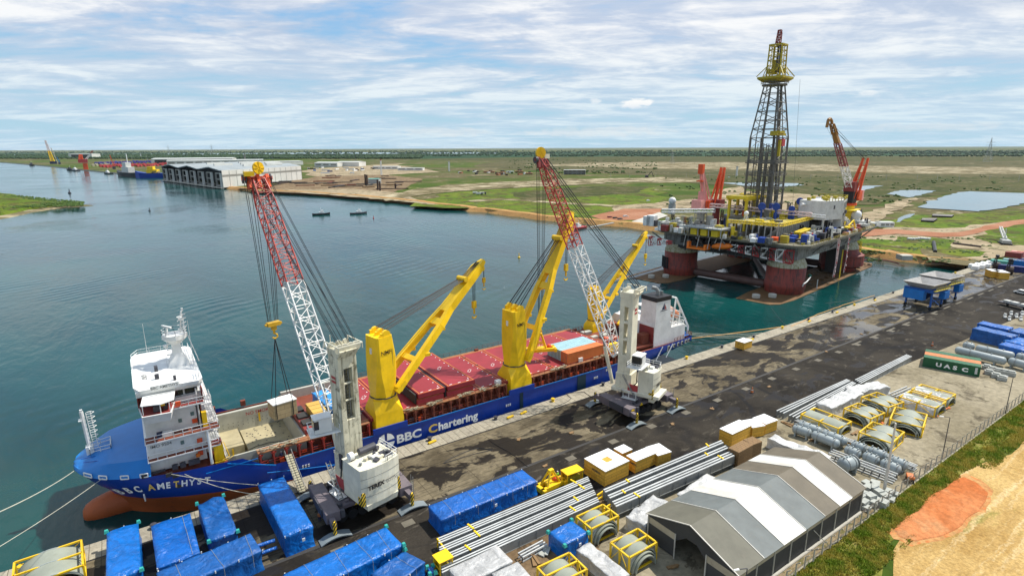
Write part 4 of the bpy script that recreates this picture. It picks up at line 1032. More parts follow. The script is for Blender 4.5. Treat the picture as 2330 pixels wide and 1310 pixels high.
text('6767',1.05,(-1.0,104.6,20.55),(.05,-1,0),(1,.05,0),'lettergrey',br,'roof_number',.01,1.15)
b=MB(); b.rail([(6.6,97.6,20.5),(6.7,100.5,20.5)],1.1,.07,1.0); b.rail([(-2,100,20.5),(-2,114,20.5),(-1,116.3,20.5),(6,116.3,20.5)],.9,.06,1.6); b.rail([(6.7,103,20.5),(6.7,115,20.5)],1,.06,1.6); b.build('guard_rail',M['white'],br)
b=MB(); b.box((1.2,105.5,20.9),(.5,.8,.9)); b.box((1.1,101.5,20.9),(.6,.5,.8)); b.box((3.4,99.4,20.9),(.4,.4,.7)); b.sep('roof_fitting',M['dgrey'],br)
b=MB()
for p,h in (((.4,113.5),6.2),((3.5,112.5),2.6),((6.6,104.5),8.0),((2.9,107.5),1.6)): b.tube((*p,20.5),(*p,20.5+h),.05,5,.025)
b.sep('whip_aerial',M['white'],br)
# radar mast
mt=MB(); c=Vector((4.6,107,0))
def rg(z,a,bw): return [c+Vector((x*a,y*bw,z)) for x,y in((-1,-1),(1,-1),(1,1),(-1,1))]
mt.loft([rg(20.4,1.7,1.5),rg(22.6,.75,.7),rg(24.8,.55,.55)]); 
mt.loft([[c+Vector((math.cos(a)*r,math.sin(a)*r,z)) for a in [math.pi/4*k for k in range(8)]] for r,z in ((.9,24.3),(1.9,25.2),(1.9,25.9))])
mt.tube(c+V(.9,0,25.9),c+V(1.4,0,29.6),.14,6); mt.tube(c+V(1.5,.8,25.9),c+V(1.6,.5,29.0),.09,6); mt.tube(c+V(1.5,-.8,25.9),c+V(1.5,-.4,28.4),.09,6)
for k in range(4): mt.beam(c+V(.6,-.6,26.7+k*.7),c+V(2.0,.7,26.8+k*.7),.1)
mt.box(c+V(1.1,-.3,28.4),(.6,.5,.5)); mt.box(c+V(1.6,.2,29.8),(.3,.3,.5))
mt.tube(c+V(-1,0,25.9),c+V(-1,0,27.2),.16,6); mt.box(c+V(-1,0,27.3),(.3,2.4,.25),.5)
for k in range(4): mt.box(c+V(-.8-.1*k,-.3,24.3-k*.9),(1.1,.25,.15))
mt.lathe(c+V(-1.5,0,23.6),[(.1,0),(.45,.5),(.45,.6)],8)
mt.path([c+V(1.9,-.3,25.2),c+V(3.0,-.3,20.5)],.07,5); mt.path([c+V(1.9,.3,25.2),c+V(3.0,.3,20.5)],.07,5)
for k in range(8): t=k/8; mt.beam(c+V(1.9+1.1*t,-.3,25.2-4.7*t),c+V(1.9+1.1*t,.3,25.2-4.7*t),.06)
mt.rail([c+V(math.cos(a)*1.85,math.sin(a)*1.85,25.9) for a in [math.pi/4*k for k in range(9)]],.9,.06,1.4)
mt.build('radar_mast',M['white'],ship)
# facade details: windows, lockers, name, lifebuoys, pipes
b=MB()
for x,z in ((3.2,13.9),(5.0,14.6),(3.0,10.7)): b.b2(x-.25,x+.25,98.45 if z>12.4 else 97.15,98.6 if z>12.4 else 97.31,z-.3,z+.3)
b.sep('porthole',paint('porthole_green',(.14,.2,.18),.2,.1),ship)
b=MB()
for x,y,z in ((5.2,98.4,13.0),(5.4,97.1,10.0),(5.3,97.9,7.4),(3.2,96.45,17.3)): b.box((x,y,z+.35),(.75,.2,.7))
b.sep('red_locker',M['orangered'],ship)
b=MB(); b.b2(6.2,6.9,97.2,98.0,12.4,14.9); b.build('yellow_davit',M['yellow'],ship)
b=MB(); b.tube((6.6,96.2,6.2),(6.6,96.2,12.2),.22,8); b.build('support_post',M['white'],ship)
b=MB()
for y in (97.9,100): b.tube((5.9,y,12.4),(5.9,y,19),.12,6)
for k,(z,y0) in enumerate(((7.6,98),(9.4,98),(11,98),(12.8,98),(14.5,98),(16,98))): b.b2(6.3,7.9,98+.0,101.5,z-.08,z); b.rail([(7.9,98,z),(7.9,101.5,z)],1,.06,1)
b.build('aft_stair_tower',M['white'],ship)
b=MB(); b.b2(6.25,6.35,98.4,115.5,12.4,16.8); b.build('maroon_aft_wall',M['dred'],ship)
b=MB(); b.box((1.2,97.2,12.9),(1.4,.7,.6)); b.build('raft_canister',M['white'],ship)
b=MB(); b.box((.2,97.2,12.95),(.8,.6,.7)); b.build('navy_cover',M['navy'],ship)
b=MB(); b.box((4.9,97.7,7.6),(.6,.4,.5)); b.build('orange_buoy',M['lifeboat'],ship)
b=MB()
for x in (1.5,2.6,3.8,4.6): b.box((x,97.0,7.0),(.8,.7,.7))
b.box((-.8,97.3,6.8),(2.0,.5,.25)); b.sep('mooring_winch',M['dgrey'],ship)
text('IMO 9504',.7,(-1.3,97.28,10.9),(1,0,0),(0,0,1),'lettergrey',ship,'registry_lettering',.01)
b=MB(); b.path([(8.2,96.8,6.05),(9.4,97.5,6.05),(9.3,103,6.05),(7.6,104.5,6.05)],.05,4); b.path([(8.9,96.4,6.05),(10.0,97.3,6.05)],.05,4)
b.b2(7,9,96.5,96.65,5.98,6.02); b.build('yellow_deck_line',M['yellow2'],ship)
b=MB(); b.b2(7.2,8.6,97.2,98.8,5.4,8.6); b.build('yellow_locker',M['yellow'],ship)
b=MB(); b.b2(7.0,8.8,98.9,116,5.4,6.4); b.b2(7.3,8.5,97.3,98.7,8.6,9.3); b.box((7.8,105,6.9),(1.6,1.4,1)); b.b2(6.4,9,115.6,117.6,5.4,7.6); b.build('dark_winch_house',M['dred'],ship)
b=MB()
for x in (9.5,15,27.5,31,45,56,70,84): b.box((x,118.1,5.6 if x>22 else 6.2),(.9,.7,1.1))
b.sep('bollard_head',M['deckred'],ship)
b=MB(); b.b2(8.8,104,118.2,118.45,3.0,5.2); b.build('outer_bulwark',M['deckred'],ship)
# ---------------------------------------------------------------- funnel block and stern
b=MB(); b.loft([[(112.6,97.0,3.9),(119.2,97.0,3.9),(119.2,117,3.9),(112.6,117,3.9)],[(112.6,97.0,10),(119.2,97.0,10),(119.2,112,10),(112.6,112,10)]]); 
b.loft([[(112.6,96.98,4.0),(119.0,96.98,4.0),(119.0,102.6,4.0),(112.6,102.6,4.0)],[(112.9,96.98,17),(118.3,96.98,17),(118.3,102.2,17),(112.9,102.2,17)]])
b.b2(119.0,125.2,97.02,116.8,3.9,8.3); fn=b.build('funnel_block',M['white'],ship)
b=MB(); b.loft([[(112.7,96.9,16.4),(118.5,96.9,16.4),(118.5,102.4,16.4),(112.7,102.4,16.4)],[(112.8,96.9,17.5),(118.7,96.9,17.5),(118.7,102.4,17.5),(112.8,102.4,17.5)]]); b.build('funnel_cap',M['black'],fn)
b=MB(); b.path([(116,99.5,17.4),(116,99.5,18.6),(115.6,99.9,19.3),(114.8,100.6,19.5)],.5,10); 
for k in range(3): b.tube((116.8+.5*k,98.6+.7*k,17.4),(116.8+.5*k,98.6+.7*k,18.6-.2*k),.16,7)
b.build('exhaust_pipe',M['steel'],fn)
b=MB(); b.b2(112.52,112.6,97.2,102.3,4,9.4); b.build('maroon_door_panel',M['dred'],fn)
lg=MB(); y=96.93
lg.add([(115.0,y,14.0),(116.0,y,15.9),(116.1,y,14.0)],[(0,1,2)]); lg.build('logo_navy_sail',M['navy'],fn)
lg=MB(); lg.add([(116.2,y,14.0),(116.15,y,15.4),(116.9,y,14.0)],[(0,1,2)]); lg.build('logo_red_sail',M['letterred'],fn)
lg=MB(); lg.add([(114.3,y,13.6),(117.3,y,13.7),(117.0,y,13.85),(114.5,y,13.75)],[(0,1,2,3)]); lg.build('logo_hull',M['black'],fn)
b=MB(); b.rail([(119.2,97.2,8.3),(125,97.2,8.3),(125,112,8.3)],1.1,.09,1.4,3); b.rail([(119,98.5,12.2),(121.5,98.5,12.2),(121.5,108,12.2)],1.1,.09,1.1,3)
b.b2(118.8,122,98.5,110,12.0,12.2); 
for k in range(3): b.tube((119.6+k*1.1,98.7,8.3),(119.6+k*1.1,98.7,12.2),.12,6)
b.b2(119.4,121.8,99.5,103.5,8.3,10.8); b.build('stern_platform',M['white'],ship)
# free-fall lifeboat frame
b=MB()
for y in (98.6,104.2):
    b.beam((121.5,y,8.4),(122.6,y,15.8),.35); b.beam((122.6,y,15.8),(128.6,y,6.4),.4); b.beam((120.5,y,11.8),(127.2,y,9.2),.3); b.beam((128.6,y,6.4),(128.4,y,4.4),.35); b.beam((124.5,y,4.4),(124.5,y,12.6),.28)
b.beam((122.6,98.6,15.8),(122.6,104.2,15.8),.4); b.beam((128.6,98.6,6.4),(128.6,104.2,6.4),.3); b.beam((125.6,98.6,11.2),(125.6,104.2,11.2),.3)
dv=b.build('lifeboat_davit',M['white'],ship)
D=Vector((.85,0,-.53)).normalized(); b=MB(); N_=Vector((.53,0,.85)); rings=[]
for t,r in ((0,.15),(.4,.9),(1.5,1.3),(4.2,1.35),(6.0,1.0),(6.8,.2)):
    cc=Vector((121.6,101.4,12.6))+D*t; rings.append([cc+Vector((0,1,0))*math.cos(a)*r+N_*math.sin(a)*r*.95 for a in [math.pi/5*k for k in range(10)]])
b.loft(rings); b.build('free_fall_lifeboat',paint('faded_lifeboat',(.62,.24,.12),.5,.4,(.4,.3,.25)),ship,smooth='all')
b=MB(); b.b2(125.2,127.8,97.4,116,4.3,4.5); b.b2(125.5,127,98,100,4.5,5.4); b.sep('stern_deck_gear',M['bluebright'],ship)
b=MB(); b.rail([(119.5,95.8,4.4),(127.8,96.6,4.4),(127.9,117,4.4)],1.1,.08,1.3,2); b.build('guard_rail',M['deckred'],ship)
b=MB()
for x in (117.2,119.6,121.4,123.2,125.0,126.4): 
    s_=.55 if x>118 else .5; b.b2(x-s_*.8,x+s_*.8,SY-hb(x,3.5)-.07,SY-hb(x,3.5)+.3,2.3 if x<118 else 2.9,3.9)
b.sep('mooring_opening',M['holdw'],ship)
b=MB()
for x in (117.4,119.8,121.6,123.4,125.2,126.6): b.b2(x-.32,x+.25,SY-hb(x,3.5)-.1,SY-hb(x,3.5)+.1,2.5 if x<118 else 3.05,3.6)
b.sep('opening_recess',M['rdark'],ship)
b=MB()
for x in (105,112,116): b.beam((x,95.4,.9),(x+2.5,95.4,4.3),.16)
b.sep('hull_stripe',M['letter'],ship)
# aft deck between hatches and funnel
b=MB(); b.b2(101.3,112.5,97.2,117.5,4.4,5.0); b.build('aft_deck',M['deckred'],ship)
for i,(x,y,sx_,sy_,sz,mt_) in enumerate(((103.2,113.5,3,1.6,.9,'holdw'),(105.5,108.6,2.2,1.8,1.0,'holdw'),(103.5,105.5,1.6,1.4,1.3,'orangered'),(105.8,104.5,1.5,1.2,1.3,'orangered'),(109.8,110,3,2.4,3.2,'deckred'),(107.4,101.6,2,1.6,2.4,'bluebright'),(109.4,103.6,1.8,1.8,2.4,'bluebright'),(110.9,99.4,2.6,2,2.6,'deckred'),(102.6,109.5,2.2,1.2,.7,'holdw'),(110.6,106.4,2,2.2,2.4,'dgrey'),(104,101,1.6,1.4,1.6,'bluebright'))):
    MB().box((x,y,5.0+sz/2),(sx_,sy_,sz),random.uniform(-.1,.1)).build('deck_gear',M[mt_],ship,bev=.06)
b=MB(); b.b2(96.5,99.5,97.0,98.0,5.3,8.0); b.b2(100.2,100.8,97,98,5.3,8); b.sep('yellow_stanchion',M['yellow'],ship)
b=MB(); b.path([(106,104,9.8),(108.5,104.5,11.4),(111.5,105,11.6),(114,105.5,11)],.42,8); b.tube((111.5,105,5),(111.5,105,11.4),.4,8); b.build('provision_crane',M['yellow'],ship)
b=MB(); b.rail([(101.6,117.3,5),(105,117.3,5),(101.6,112,5)],1.1,.07,1.3,3); b.build('guard_rail',M['deckred'],ship)
# ================================================================ HARBOUR MOBILE CRANES ON THE QUAY
M['hazard']=None
M['padgrey']=paint('support_pad_grey',(.17,.20,.21),.6,.4)
M['doorgreen']=paint('cab_door_green',(.02,.12,.07),.5,.2)
M['blockyellow']=paint('hook_block_yellow',(.65,.38,.02),.5,.4,(.15,.08,.02))
def hazard():
    m,nt,b=nodes('hazard_stripes'); L=nt.links; v=tco(nt,rot=(R(45),R(45),0)); w=_n(nt,'ShaderNodeTexWave',wave_type='BANDS',bands_direction='Z'); L.new(v,w.inputs['Vector']); w.inputs['Scale'].default_value=.9
    r=mr(nt,w.outputs[0],.49,.51); L.new(mx(nt,r,(.02,.02,.02),(.75,.5,.02)),b.inputs['Base Color']); b.inputs['Roughness'].default_value=.5; return m
M['hazard']=hazard()
def quay_crane(name,label,c,az,tip,pivz,cabpos,cab_rz,side_open,mossy,mark=None,blk=None,redfrac=.5,head='orange',hsx=1.0,hsy=1.0):
    root=T(name,label,'crane',(c[0],c[1],0.02),0,'mobile harbour cranes on the quay')
    C0=Vector((c[0],c[1],0)); A=Vector((math.cos(az),math.sin(az),0)); B=Vector((-math.sin(az),math.cos(az),0)); Z=Vector((0,0,1))
    sq=[1.0,1.0]
    def P(x,y,z): return C0+A*(x*(sq[0] if x<-1.3 else 1))+B*(y*sq[1])+Z*z
    rot=Matrix.Rotation(az,3,'Z')
    def BX(mb,x0,x1,y0,y1,z0,z1): mb.box(P((x0+x1)/2,(y0+y1)/2,(z0+z1)/2),(x1-x0,y1-y0,z1-z0),0,rot); return mb
    # chassis (aligned with the quay)
    b=MB(); cx_,cy_=c; 
    b.b2(cx_-6.6,cx_+6.6,cy_-2.2,cy_+2.2,1.7,3.0); b.b2(cx_-6.9,cx_-4.7,cy_-4.7,cy_+4.4,1.6,3.3); b.b2(cx_+4.9,cx_+7.1,cy_-4.5,cy_+4.4,1.6,3.2)
    b.lathe((cx_,cy_,3.0),[(2.6,0),(2.4,1.1),(2.3,1.1)],20); b.b2(cx_-4.6,cx_+4.8,cy_-3.2,cy_+3.2,2.2,2.9)
    ch=b.build('chassis',M['mgrey'],root,bev=.08)
    b=MB(); b.b2(cx_-7.1,cx_-6.9,cy_-3,cy_+1,1.9,3.3); b.box((cx_-4.4,cy_-4.6,2.6),(.6,.6,1.2)); b.sep('chassis_plate',M['dgrey'],root)
    b=MB()
    for i in range(6):
        for yy in (-2.9,2.9,-2.2,2.2): b.tube((cx_-4.0+i*1.62,cy_+yy-.3,.82),(cx_-4.0+i*1.62,cy_+yy+.3,.82),.8,14)
    ws=[]
    for i in range(6):
        for yy in (-2.75,2.75):
            w=MB().lathe((cx_-4.0+i*1.62,cy_+yy,.84),[(.45,-.4),(.8,-.42),(.82,.42),(.45,.4)],14,'Y').build('wheel',M['rubber'],root)
            MB().lathe((cx_-4.0+i*1.62,cy_+yy,.84),[(.05,-.3),(.44,-.34),(.44,.34),(.05,.3)],10,'Y').build('wheel_hub',M['dgrey'],w)
    for sx_ in (-1,1):
        for sy_ in (-1,1):
            px_=cx_+sx_*6.2; py_=cy_+sy_*6.3
            o=MB().beam((px_-sx_*.2,cy_+sy_*2.5,2.3),(px_,py_,2.1),.8,.9).build('outrigger_beam',M['mgrey'],root)
            MB().tube((px_,py_,.5),(px_,py_,2.9),.28,8).build('jack_leg',M['hazard'],o)
            g=MB(); rings=[]
            for k in range(7):
                t=-1+2*k/6; zz=.12+.55*(1-t*t); rings.append([(px_+t*2.3,py_-.8,zz-.1 if abs(t)<1 else .02),(px_+t*2.3,py_+.8,zz-.1 if abs(t)<1 else .02),(px_+t*2.3,py_+.8,zz+.08),(px_+t*2.3,py_-.8,zz+.08)])
            g.loft(rings); g.build('support_pad',M['padgrey'],root)
    if mark:
        MB().b2(cx_-6.2,cx_-5.4,cy_-4.77,cy_-4.71,2.1,3.0).build('number_plate',M['yellow'],root); text(mark,.7,(cx_-6.15,cy_-4.78,2.25),(1,0,0),(0,0,1),'black',root,'fleet_number',.02)
    for xx in (cx_-1.6,): MB().add([(xx-.5,cy_-3.22,2.25),(xx+.5,cy_-3.22,2.25),(xx,cy_-3.22,2.95)],[(0,1,2)]).build('warning_triangle',M['yellow'],root)
    MB().add([(cx_-6.92,cy_+.6,2.25),(cx_-6.92,cy_-.4,2.25),(cx_-6.92,cy_+.1,2.95)],[(0,1,2)]).build('warning_triangle',M['yellow'],root)
    b=MB()
    for k in range(9): b.beam((cx_+7.3,cy_-4.4,.3+k*.36),(cx_+7.3,cy_-3.6,.3+k*.36),.06)
    b.beam((cx_+7.3,cy_-4.4,.2),(cx_+7.3,cy_-4.4,4.4),.08); b.beam((cx_+7.3,cy_-3.6,.2),(cx_+7.3,cy_-3.6,4.4),.08); b.build('ladder',M['steel'],root)
    # superstructure
    w=MB(); BX(w,-6.0,4.8,-2.6,2.6,4.15,4.9); pf=w.build('slewing_platform',M['cwhite'],root,bev=.05)
    sq[0],sq[1]=hsx,hsy
    h=MB()
    prof=[(-6.9+.55*(abs(y)/3.4)**2.2,y) for y in (-3.4,-2.4,-1.2,0,1.2,2.4,3.4)]
    poly=prof+[(-1.2,3.4),(-1.2,-3.4)]
    def R_(z,sc_=1): return [P(x*sc_,y,z) for x,y in poly]
    h.loft([R_(4.0),R_(8.4),]); h.loft([[P(x+.05 if x<-5 else x,y*.97,z) for x,y in poly] for z in (2.6,4.0)] ) if False else None
    h.loft([[P(x,y,z) for x,y in poly] for z in (8.4,9.9)])
    hs=h.build('machinery_house',M['cwhite'],root)
    b=MB()
    for z in (5.4,7.0,8.4): b.loft([[P(x*1.006,y*1.004,z-.035) for x,y in prof],[P(x*1.006,y*1.004,z+.035) for x,y in prof]],cap=False,closed=False)
    b.build('panel_joint',M['lettergrey'],hs)
    b=MB(); b.loft([[P(-6.6,-2.6,3.0),P(-6.6,2.6,3.0),P(-5,2.6,3.0),P(-5,-2.6,3.0)],[P(-6.75,-2.8,4.0),P(-6.75,2.8,4.0),P(-5,2.8,4.0),P(-5,-2.8,4.0)]]); b.build('counterweight_skirt',M['cwhite'],hs)
    for yy in (-3.3,2.6):
        b=MB(); BX(b,-6.52 if abs(yy)<3 else -6.5,-6.3,yy,yy+.85,4.05,6.2); BX(b,-6.5,-5.4,3.4 if yy>0 else -3.45,3.45 if yy>0 else -3.4,4.05,5.4); b.build('hazard_panel',M['hazard'],hs)
    text('TEREX',.95,P(-6.93,2.6,6.6),-B,Z,'black',hs,'maker_lettering',.05,1.0,off=.1)
    text('GOTTWALD',.8,P(-6.93,-.5,6.6),-B,Z,'dgrey',hs,'maker_lettering',.0,.72,off=.14)
    b=MB(); b.tube(P(-2.6,-1.6,10.7),P(-2.6,1.2,10.7),.55,12); b.build('exhaust_silencer',M['dgrey'],root)
    b=MB(); b.tube(P(-2.5,2.2,10.5),P(-2.5,2.9,10.5),.65,14); BX(b,-5,-4.2,-.8,.2,9.9,10.3); b.build('air_intake',M['white'],root)
    b=MB(); b.rail([P(-1.4,-3.3,9.9),P(-6.2,-3.3,9.9),P(-6.7,-1.2,9.9),P(-6.7,-.9,9.9)],1.0,.07,1.4); b.build('guard_rail',M['white'],root)
    b=MB(); BX(b,-5.6,-3.6,-3.1,-1.2,9.9,10.0); b.build('roof_grille',M['dgrey'],root)
    b=MB(); BX(b,-1.3,1.0,3.45,3.5,4.6,6.4); b.build('red_fire_panel',M['letterred'],root)
    b=MB(); b.rail([P(-1.2,4.4,3.3),P(2.0,4.4,3.3),P(2.0,3.4,3.3)],1.7,.12,1.4,1); BX(b,-1.3,2.1,3.0,4.4,3.2,3.3); b.build('access_platform',M['white'],root)
    # small fittings on the house roof and the platform
    for q in range(12):
        o=MB(); o.box(P(random.uniform(-5.8,-1.6),random.uniform(-2.6,2.6),10.0+random.random()*.2),(random.uniform(.3,1.0),random.uniform(.3,.8),random.uniform(.2,.7)),random.random()); o.build('roof_fitting',M[random.choice(['dgrey','cwhite','steel','cdirty'])],root)
    for q in range(9):
        o=MB(); o.box((cx_+random.uniform(-4.5,4.5),cy_+random.choice([-1,1])*random.uniform(2.3,3.1),3.1),(random.uniform(.4,1.2),.5,random.uniform(.2,.6))); o.build('chassis_fitting',M[random.choice(['dgrey','black','mgrey'])],root)
    m9=MB(); m9.path([P(-1.4,3.5,9.9),P(-1.0,3.6,7),P(.8,3.0,5),P(1.2,2.4,4.9)],.12,5); m9.build('cable_conduit',M['black'],root)
    m9=MB(); [m9.beam(P(-1.2+.28*k,3.75,3.4+.42*k),P(-1.2+.28*k,4.4,3.4+.42*k),.1) for k in range(12)]; m9.beam(P(-1.3,3.75,3.3),P(2.1,3.75,8.4),.12); m9.beam(P(-1.3,4.4,3.3),P(2.1,4.4,8.4),.12); m9.build('access_stair',M['steel'],root)
    sq[0]=sq[1]=1.0
    # tower
    tz=26.3; w2=1.62; x0,x1=1.0,3.9
    t=MB(); zo=14.6 if not side_open else 12.3
    oz=zo; tt=tz-3.2
    if not side_open:
        BX(t,x0,x1,-w2,w2,4.9,zo); BX(t,x0,x1,-w2,w2,tt,tz-1.4)
        for s_ in (-1,1): BX(t,x0,x1,*sorted((s_*w2,s_*.7)),zo,tt)
        for z in (17.6,20.4): BX(t,x0+.3,x0+.6,-.85,.85,z,z+.3)
    else:
        BX(t,x0,x1,-w2,w2,4.9,zo); BX(t,x0,x1,-w2,w2,tt,tz-1.4)
        BX(t,x0,x0+1.0,-w2,w2,zo,tt); BX(t,x1-1.0,x1,-w2,w2,zo,tt)
        for z in (15.6,19.4): BX(t,x0+1,x1-1,-w2,w2,z,z+.5)
    t.loft([[P(x0,-w2,tz-1.4),P(x1,-w2,tz-1.4),P(x1,w2,tz-1.4),P(x0,w2,tz-1.4)],[P(x0-1.0,-w2,tz),P(x1+.3,-w2,tz),P(x1+.3,w2,tz),P(x0-1.0,w2,tz)]])
    t.loft([[P(x0-.5,-w2-.25,4.9),P(x1+.3,-w2-.25,4.9),P(x1+.3,w2+.25,4.9),P(x0-.5,w2+.25,4.9)],[P(x0-.4,-w2-.2,8.2),P(x1+.25,-w2-.2,8.2),P(x1+.25,w2+.2,8.2),P(x0-.4,w2+.2,8.2)]])
    tw=t.build('tower',M['cdirty'] if mossy else M['cwhite'],root,bev=.06)
    b=MB(); 
    if not side_open: BX(b,x1-.6,x1-.5,-.84,.84,zo,tt)
    b.path([P(x0+.9,-.5,zo),P(x0+.9,-.5,tt)],.1,5); b.path([P(x0+.9,.4,zo),P(x0+.9,.4,tt)],.08,5)
    for k in range(int((tt-zo)/.5)): b.beam(P(x0+.9,-.5,zo+k*.5),P(x0+.9,.4,zo+k*.5),.06)
    b.build('tower_ladder',M['steel'],tw)
    e=MB()
    for yy in (-1.4,-.5,.5,1.4): e.lathe(P(.5,yy,tz+.3),[(.2,-.12),(.75,-.12),(.75,.12),(.2,.12)],14,'Y')
    for yy in (-1.2,0,1.2): e.lathe(P(3.2,yy,tz+.25),[(.2,-.12),(.6,-.12),(.6,.12),(.2,.12)],12,'Y')
    e.path([P(-.4,-2,tz),P(-.4,-2,tz+.9),P(3.9,-2,tz+1.0),P(3.9,-2,tz)],.1,5); e.path([P(-.4,2,tz),P(-.4,2,tz+.9),P(3.9,2,tz+1.0),P(3.9,2,tz)],.1,5); e.beam(P(-.4,-2,tz+.9),P(-.4,2,tz+.9),.15); e.tube(P(3.5,1.2,tz),P(3.5,1.2,tz+1.9),.06,4)
    e.build('head_sheave',M['cwhite'],tw)
    b=MB(); BX(b,x0-.03,x0+.05,-1.7,-.7,6,8.2) if side_open else BX(b,1.8,2.6,w2+.0,w2+.26,6.0,8.6); b.build('tower_door',M['dgrey'],tw)
    if side_open: text('TEREX',.55,P(x0-.02,-.2,9.2),-B,Z,'lettergrey',tw,'maker_lettering',.02,off=.05)
    else: text('TEREX',.5,P(3.8,w2+.02,8.9),-A,Z,'lettergrey',tw,'maker_lettering',.02,off=.3)
    b=MB()
    if side_open: b.box(P(x0-.04,-.2,22.4),(.06,1.3,.45),0,rot); b.box(P(x0-.04,-.2,21.6),(.06,1.3,.35),0,rot)
    else: b.box(P(2.6,w2+.04,21.6),(1.2,.06,.4),0,rot); b.box(P(2.6,w2+.04,20.9),(1.2,.06,.35),0,rot)
    b.sep('red_sign',M['letterred'],tw)
    # cab
    k=P(*cabpos); cr=Matrix.Rotation(cab_rz,3,'Z')
    def K(x,y,z): return k+cr@Vector((x,y,z))
    b=MB(); b.box(K(0,0,1.25),(2.6,2.0,2.4),0,cr); b.box(K(0,0,2.52),(2.9,2.2,.14),0,cr); cb_=b.build('operator_cab',M['white'],root,bev=.05)
    b=MB(); b.box(K(1.0,0,1.5),(.75,2.04,1.4),0,cr); b.box(K(1.31,0,1.4),(.04,1.8,1.9),0,cr); b.build('cab_window',M['glass'],cb_)
    b=MB(); b.box(K(-.5,-1.02,1.2),(.7,.05,1.7),0,cr); b.build('cab_door',M['doorgreen'],cb_)
    b=MB(); b.box(K(-.2,-.2,-.08),(4.6,3.4,.16),0,cr); b.rail([K(-2.4,-1.8,0),K(2.0,-1.8,0),K(2.0,1.4,0)],1.0,.08,1.0,2); b.rail([K(-2.4,-1.8,0),K(-2.4,1.4,0)],1.0,.08,1.0,2)
    b.beam(K(-2.0,0,-.1),K(-2.2,0,-1.4),.2); b.build('cab_platform',M['white'],root)
    # boom
    piv=P(4.9,0,pivz); tipv=Vector(tip); D=(tipv-piv); L=D.length; D.normalize(); S=D.cross(Z).normalized(); N=S.cross(D)
    def sec(t,w,h): q=piv+D*(L*t); return [q-S*w-N*h,q+S*w-N*h,q+S*w+N*h,q-S*w+N*h]
    wl=MB(); f=redfrac
    wl.truss(sec(0,1.5,.45),sec(.12,1.5,1.25),3,.13,.06); wl.truss(sec(.12,1.5,1.25),sec(f,1.4,1.2),9,.15,.07)
    wl.beam(piv-S*1.9,piv+S*1.9,.4); 
    wl.build('boom_lower_section',M['white'],root)
    rd=MB(); rd.truss(sec(f,1.4,1.2),sec(.90,1.3,1.1),11,.15,.07); rd.truss(sec(.90,1.3,1.1),sec(1,1.0,.5),3,.15,.07); rd.build('boom_upper_section',M['red'],root)
    hd=MB(); T0=tipv+D*.2
    hd.beam(T0-S*2.6,T0+S*2.6,.5,.6)
    for q in (-1.6,0,1.6): hd.beam(T0+S*q-N*.2-D*1.8,T0+S*q+D*.5+N*.1,.55,1.1)
    hdo=hd.build('boom_head',M['orangered'] if head=='orange' else M['dred'],root)
    e=MB()
    for q in (-2.4,-1.9,1.9,2.4): e.lathe(T0+S*q-N*.2,[(.15,-.1),(.75,-.1),(.75,.1),(.15,.1)],12,'X')
    e.sep('boom_head_sheave',M['dgrey'],hdo)
    e=MB(); wh=T0+N*1.6+D*1.1 if head=='orange' else T0+D*1.3+N*.6-S*.4
    rad=1.05 if head=='orange' else 1.25; Hn=(CAM-wh); Hn.z=0; Hn.normalize(); Hn=(Hn+S*.6).normalized(); a1=Hn.cross(Z).normalized()
    e.tube(wh-Hn*.18,wh+Hn*.18,rad,18)
    for kk in range(8): an=kk*math.pi/4; e.beam(wh+Hn*.2+(a1*math.cos(an)+Z*math.sin(an))*.2,wh+Hn*.2+(a1*math.cos(an)+Z*math.sin(an))*rad,.14)
    e.build('cable_reel',M['yellow'],hdo)
    e=MB(); e.box(T0+N*.9-S*1.6+D*.4,(1.6,1.2,.8)) if head=='orange' else e.box(T0+S*1.6+D*.5+N*.5,(1.3,1.0,1.0)); e.build('head_motor',M['yellow'] if head=='orange' else M['cwhite'],hdo)
    # luffing cylinder
    b=MB(); q=piv+D*(L*.16)-N*1.2; b.tube(P(5.6,0,4.6),P(5.6,0,4.6).lerp(q,.62),.42,10); b.build('luffing_cylinder',M['cwhite'],root); b=MB(); b.tube(P(5.6,0,4.6).lerp(q,.55),q,.2,8); b.build('cylinder_rod',M['steel'],root)
    # ropes tower head -> boom head
    e=MB()
    for yy in (-1.5,-1.3,-.5,-.3,.4,1.35,1.55): e.tube(P(.6,yy,tz+.95),T0+S*(-yy)*1.2+N*.5,.05,4,cap=False)
    for yy in (-.9,.9): e.tube(P(.6,yy,tz+.9),piv+D*(L*.93)+S*(-yy)*.9-N*.9,.045,4,cap=False)
    e.build('stay_rope',M['cable'],root)
    # hoist
    bl=Vector((tip[0],tip[1],blk)) 
    e=MB()
    for q in (-1.75,-1.5,-1.0,-.6,.5,.9,1.4,1.75): e.tube(T0+S*q*1.3-Z*.6,bl+S*q*.55+Z*.9,.045,4,cap=False)
    e.build('hoist_rope',M['cable'],root)
    e=MB(); e.box(bl+Z*.35,(2.3,1.1,.7),az+math.pi/2); e.box(bl+Z*.3,(3.0,.7,.35),az+math.pi/2); e.box(bl-Z*.4,(.8,.8,.8),az); e.tube(bl-Z*.7,bl-Z*1.6,.22,8)
    e.path([bl+S*x-Z*z for x,z in ((0,1.5),(.5,1.8),(.5,2.3),(0,2.5),(-.4,2.2))],.16,6); e.build('hook_block',M['blockyellow'],root)
    return root,bl,S
M['padgrey']=paint('support_pad_grey',(.17,.20,.21),.6,.4)
M['doorgreen']=paint('cab_door_green',(.02,.12,.07),.5,.2)
M['blockyellow']=paint('hook_block_yellow',(.65,.38,.02),.5,.4,(.15,.08,.02))
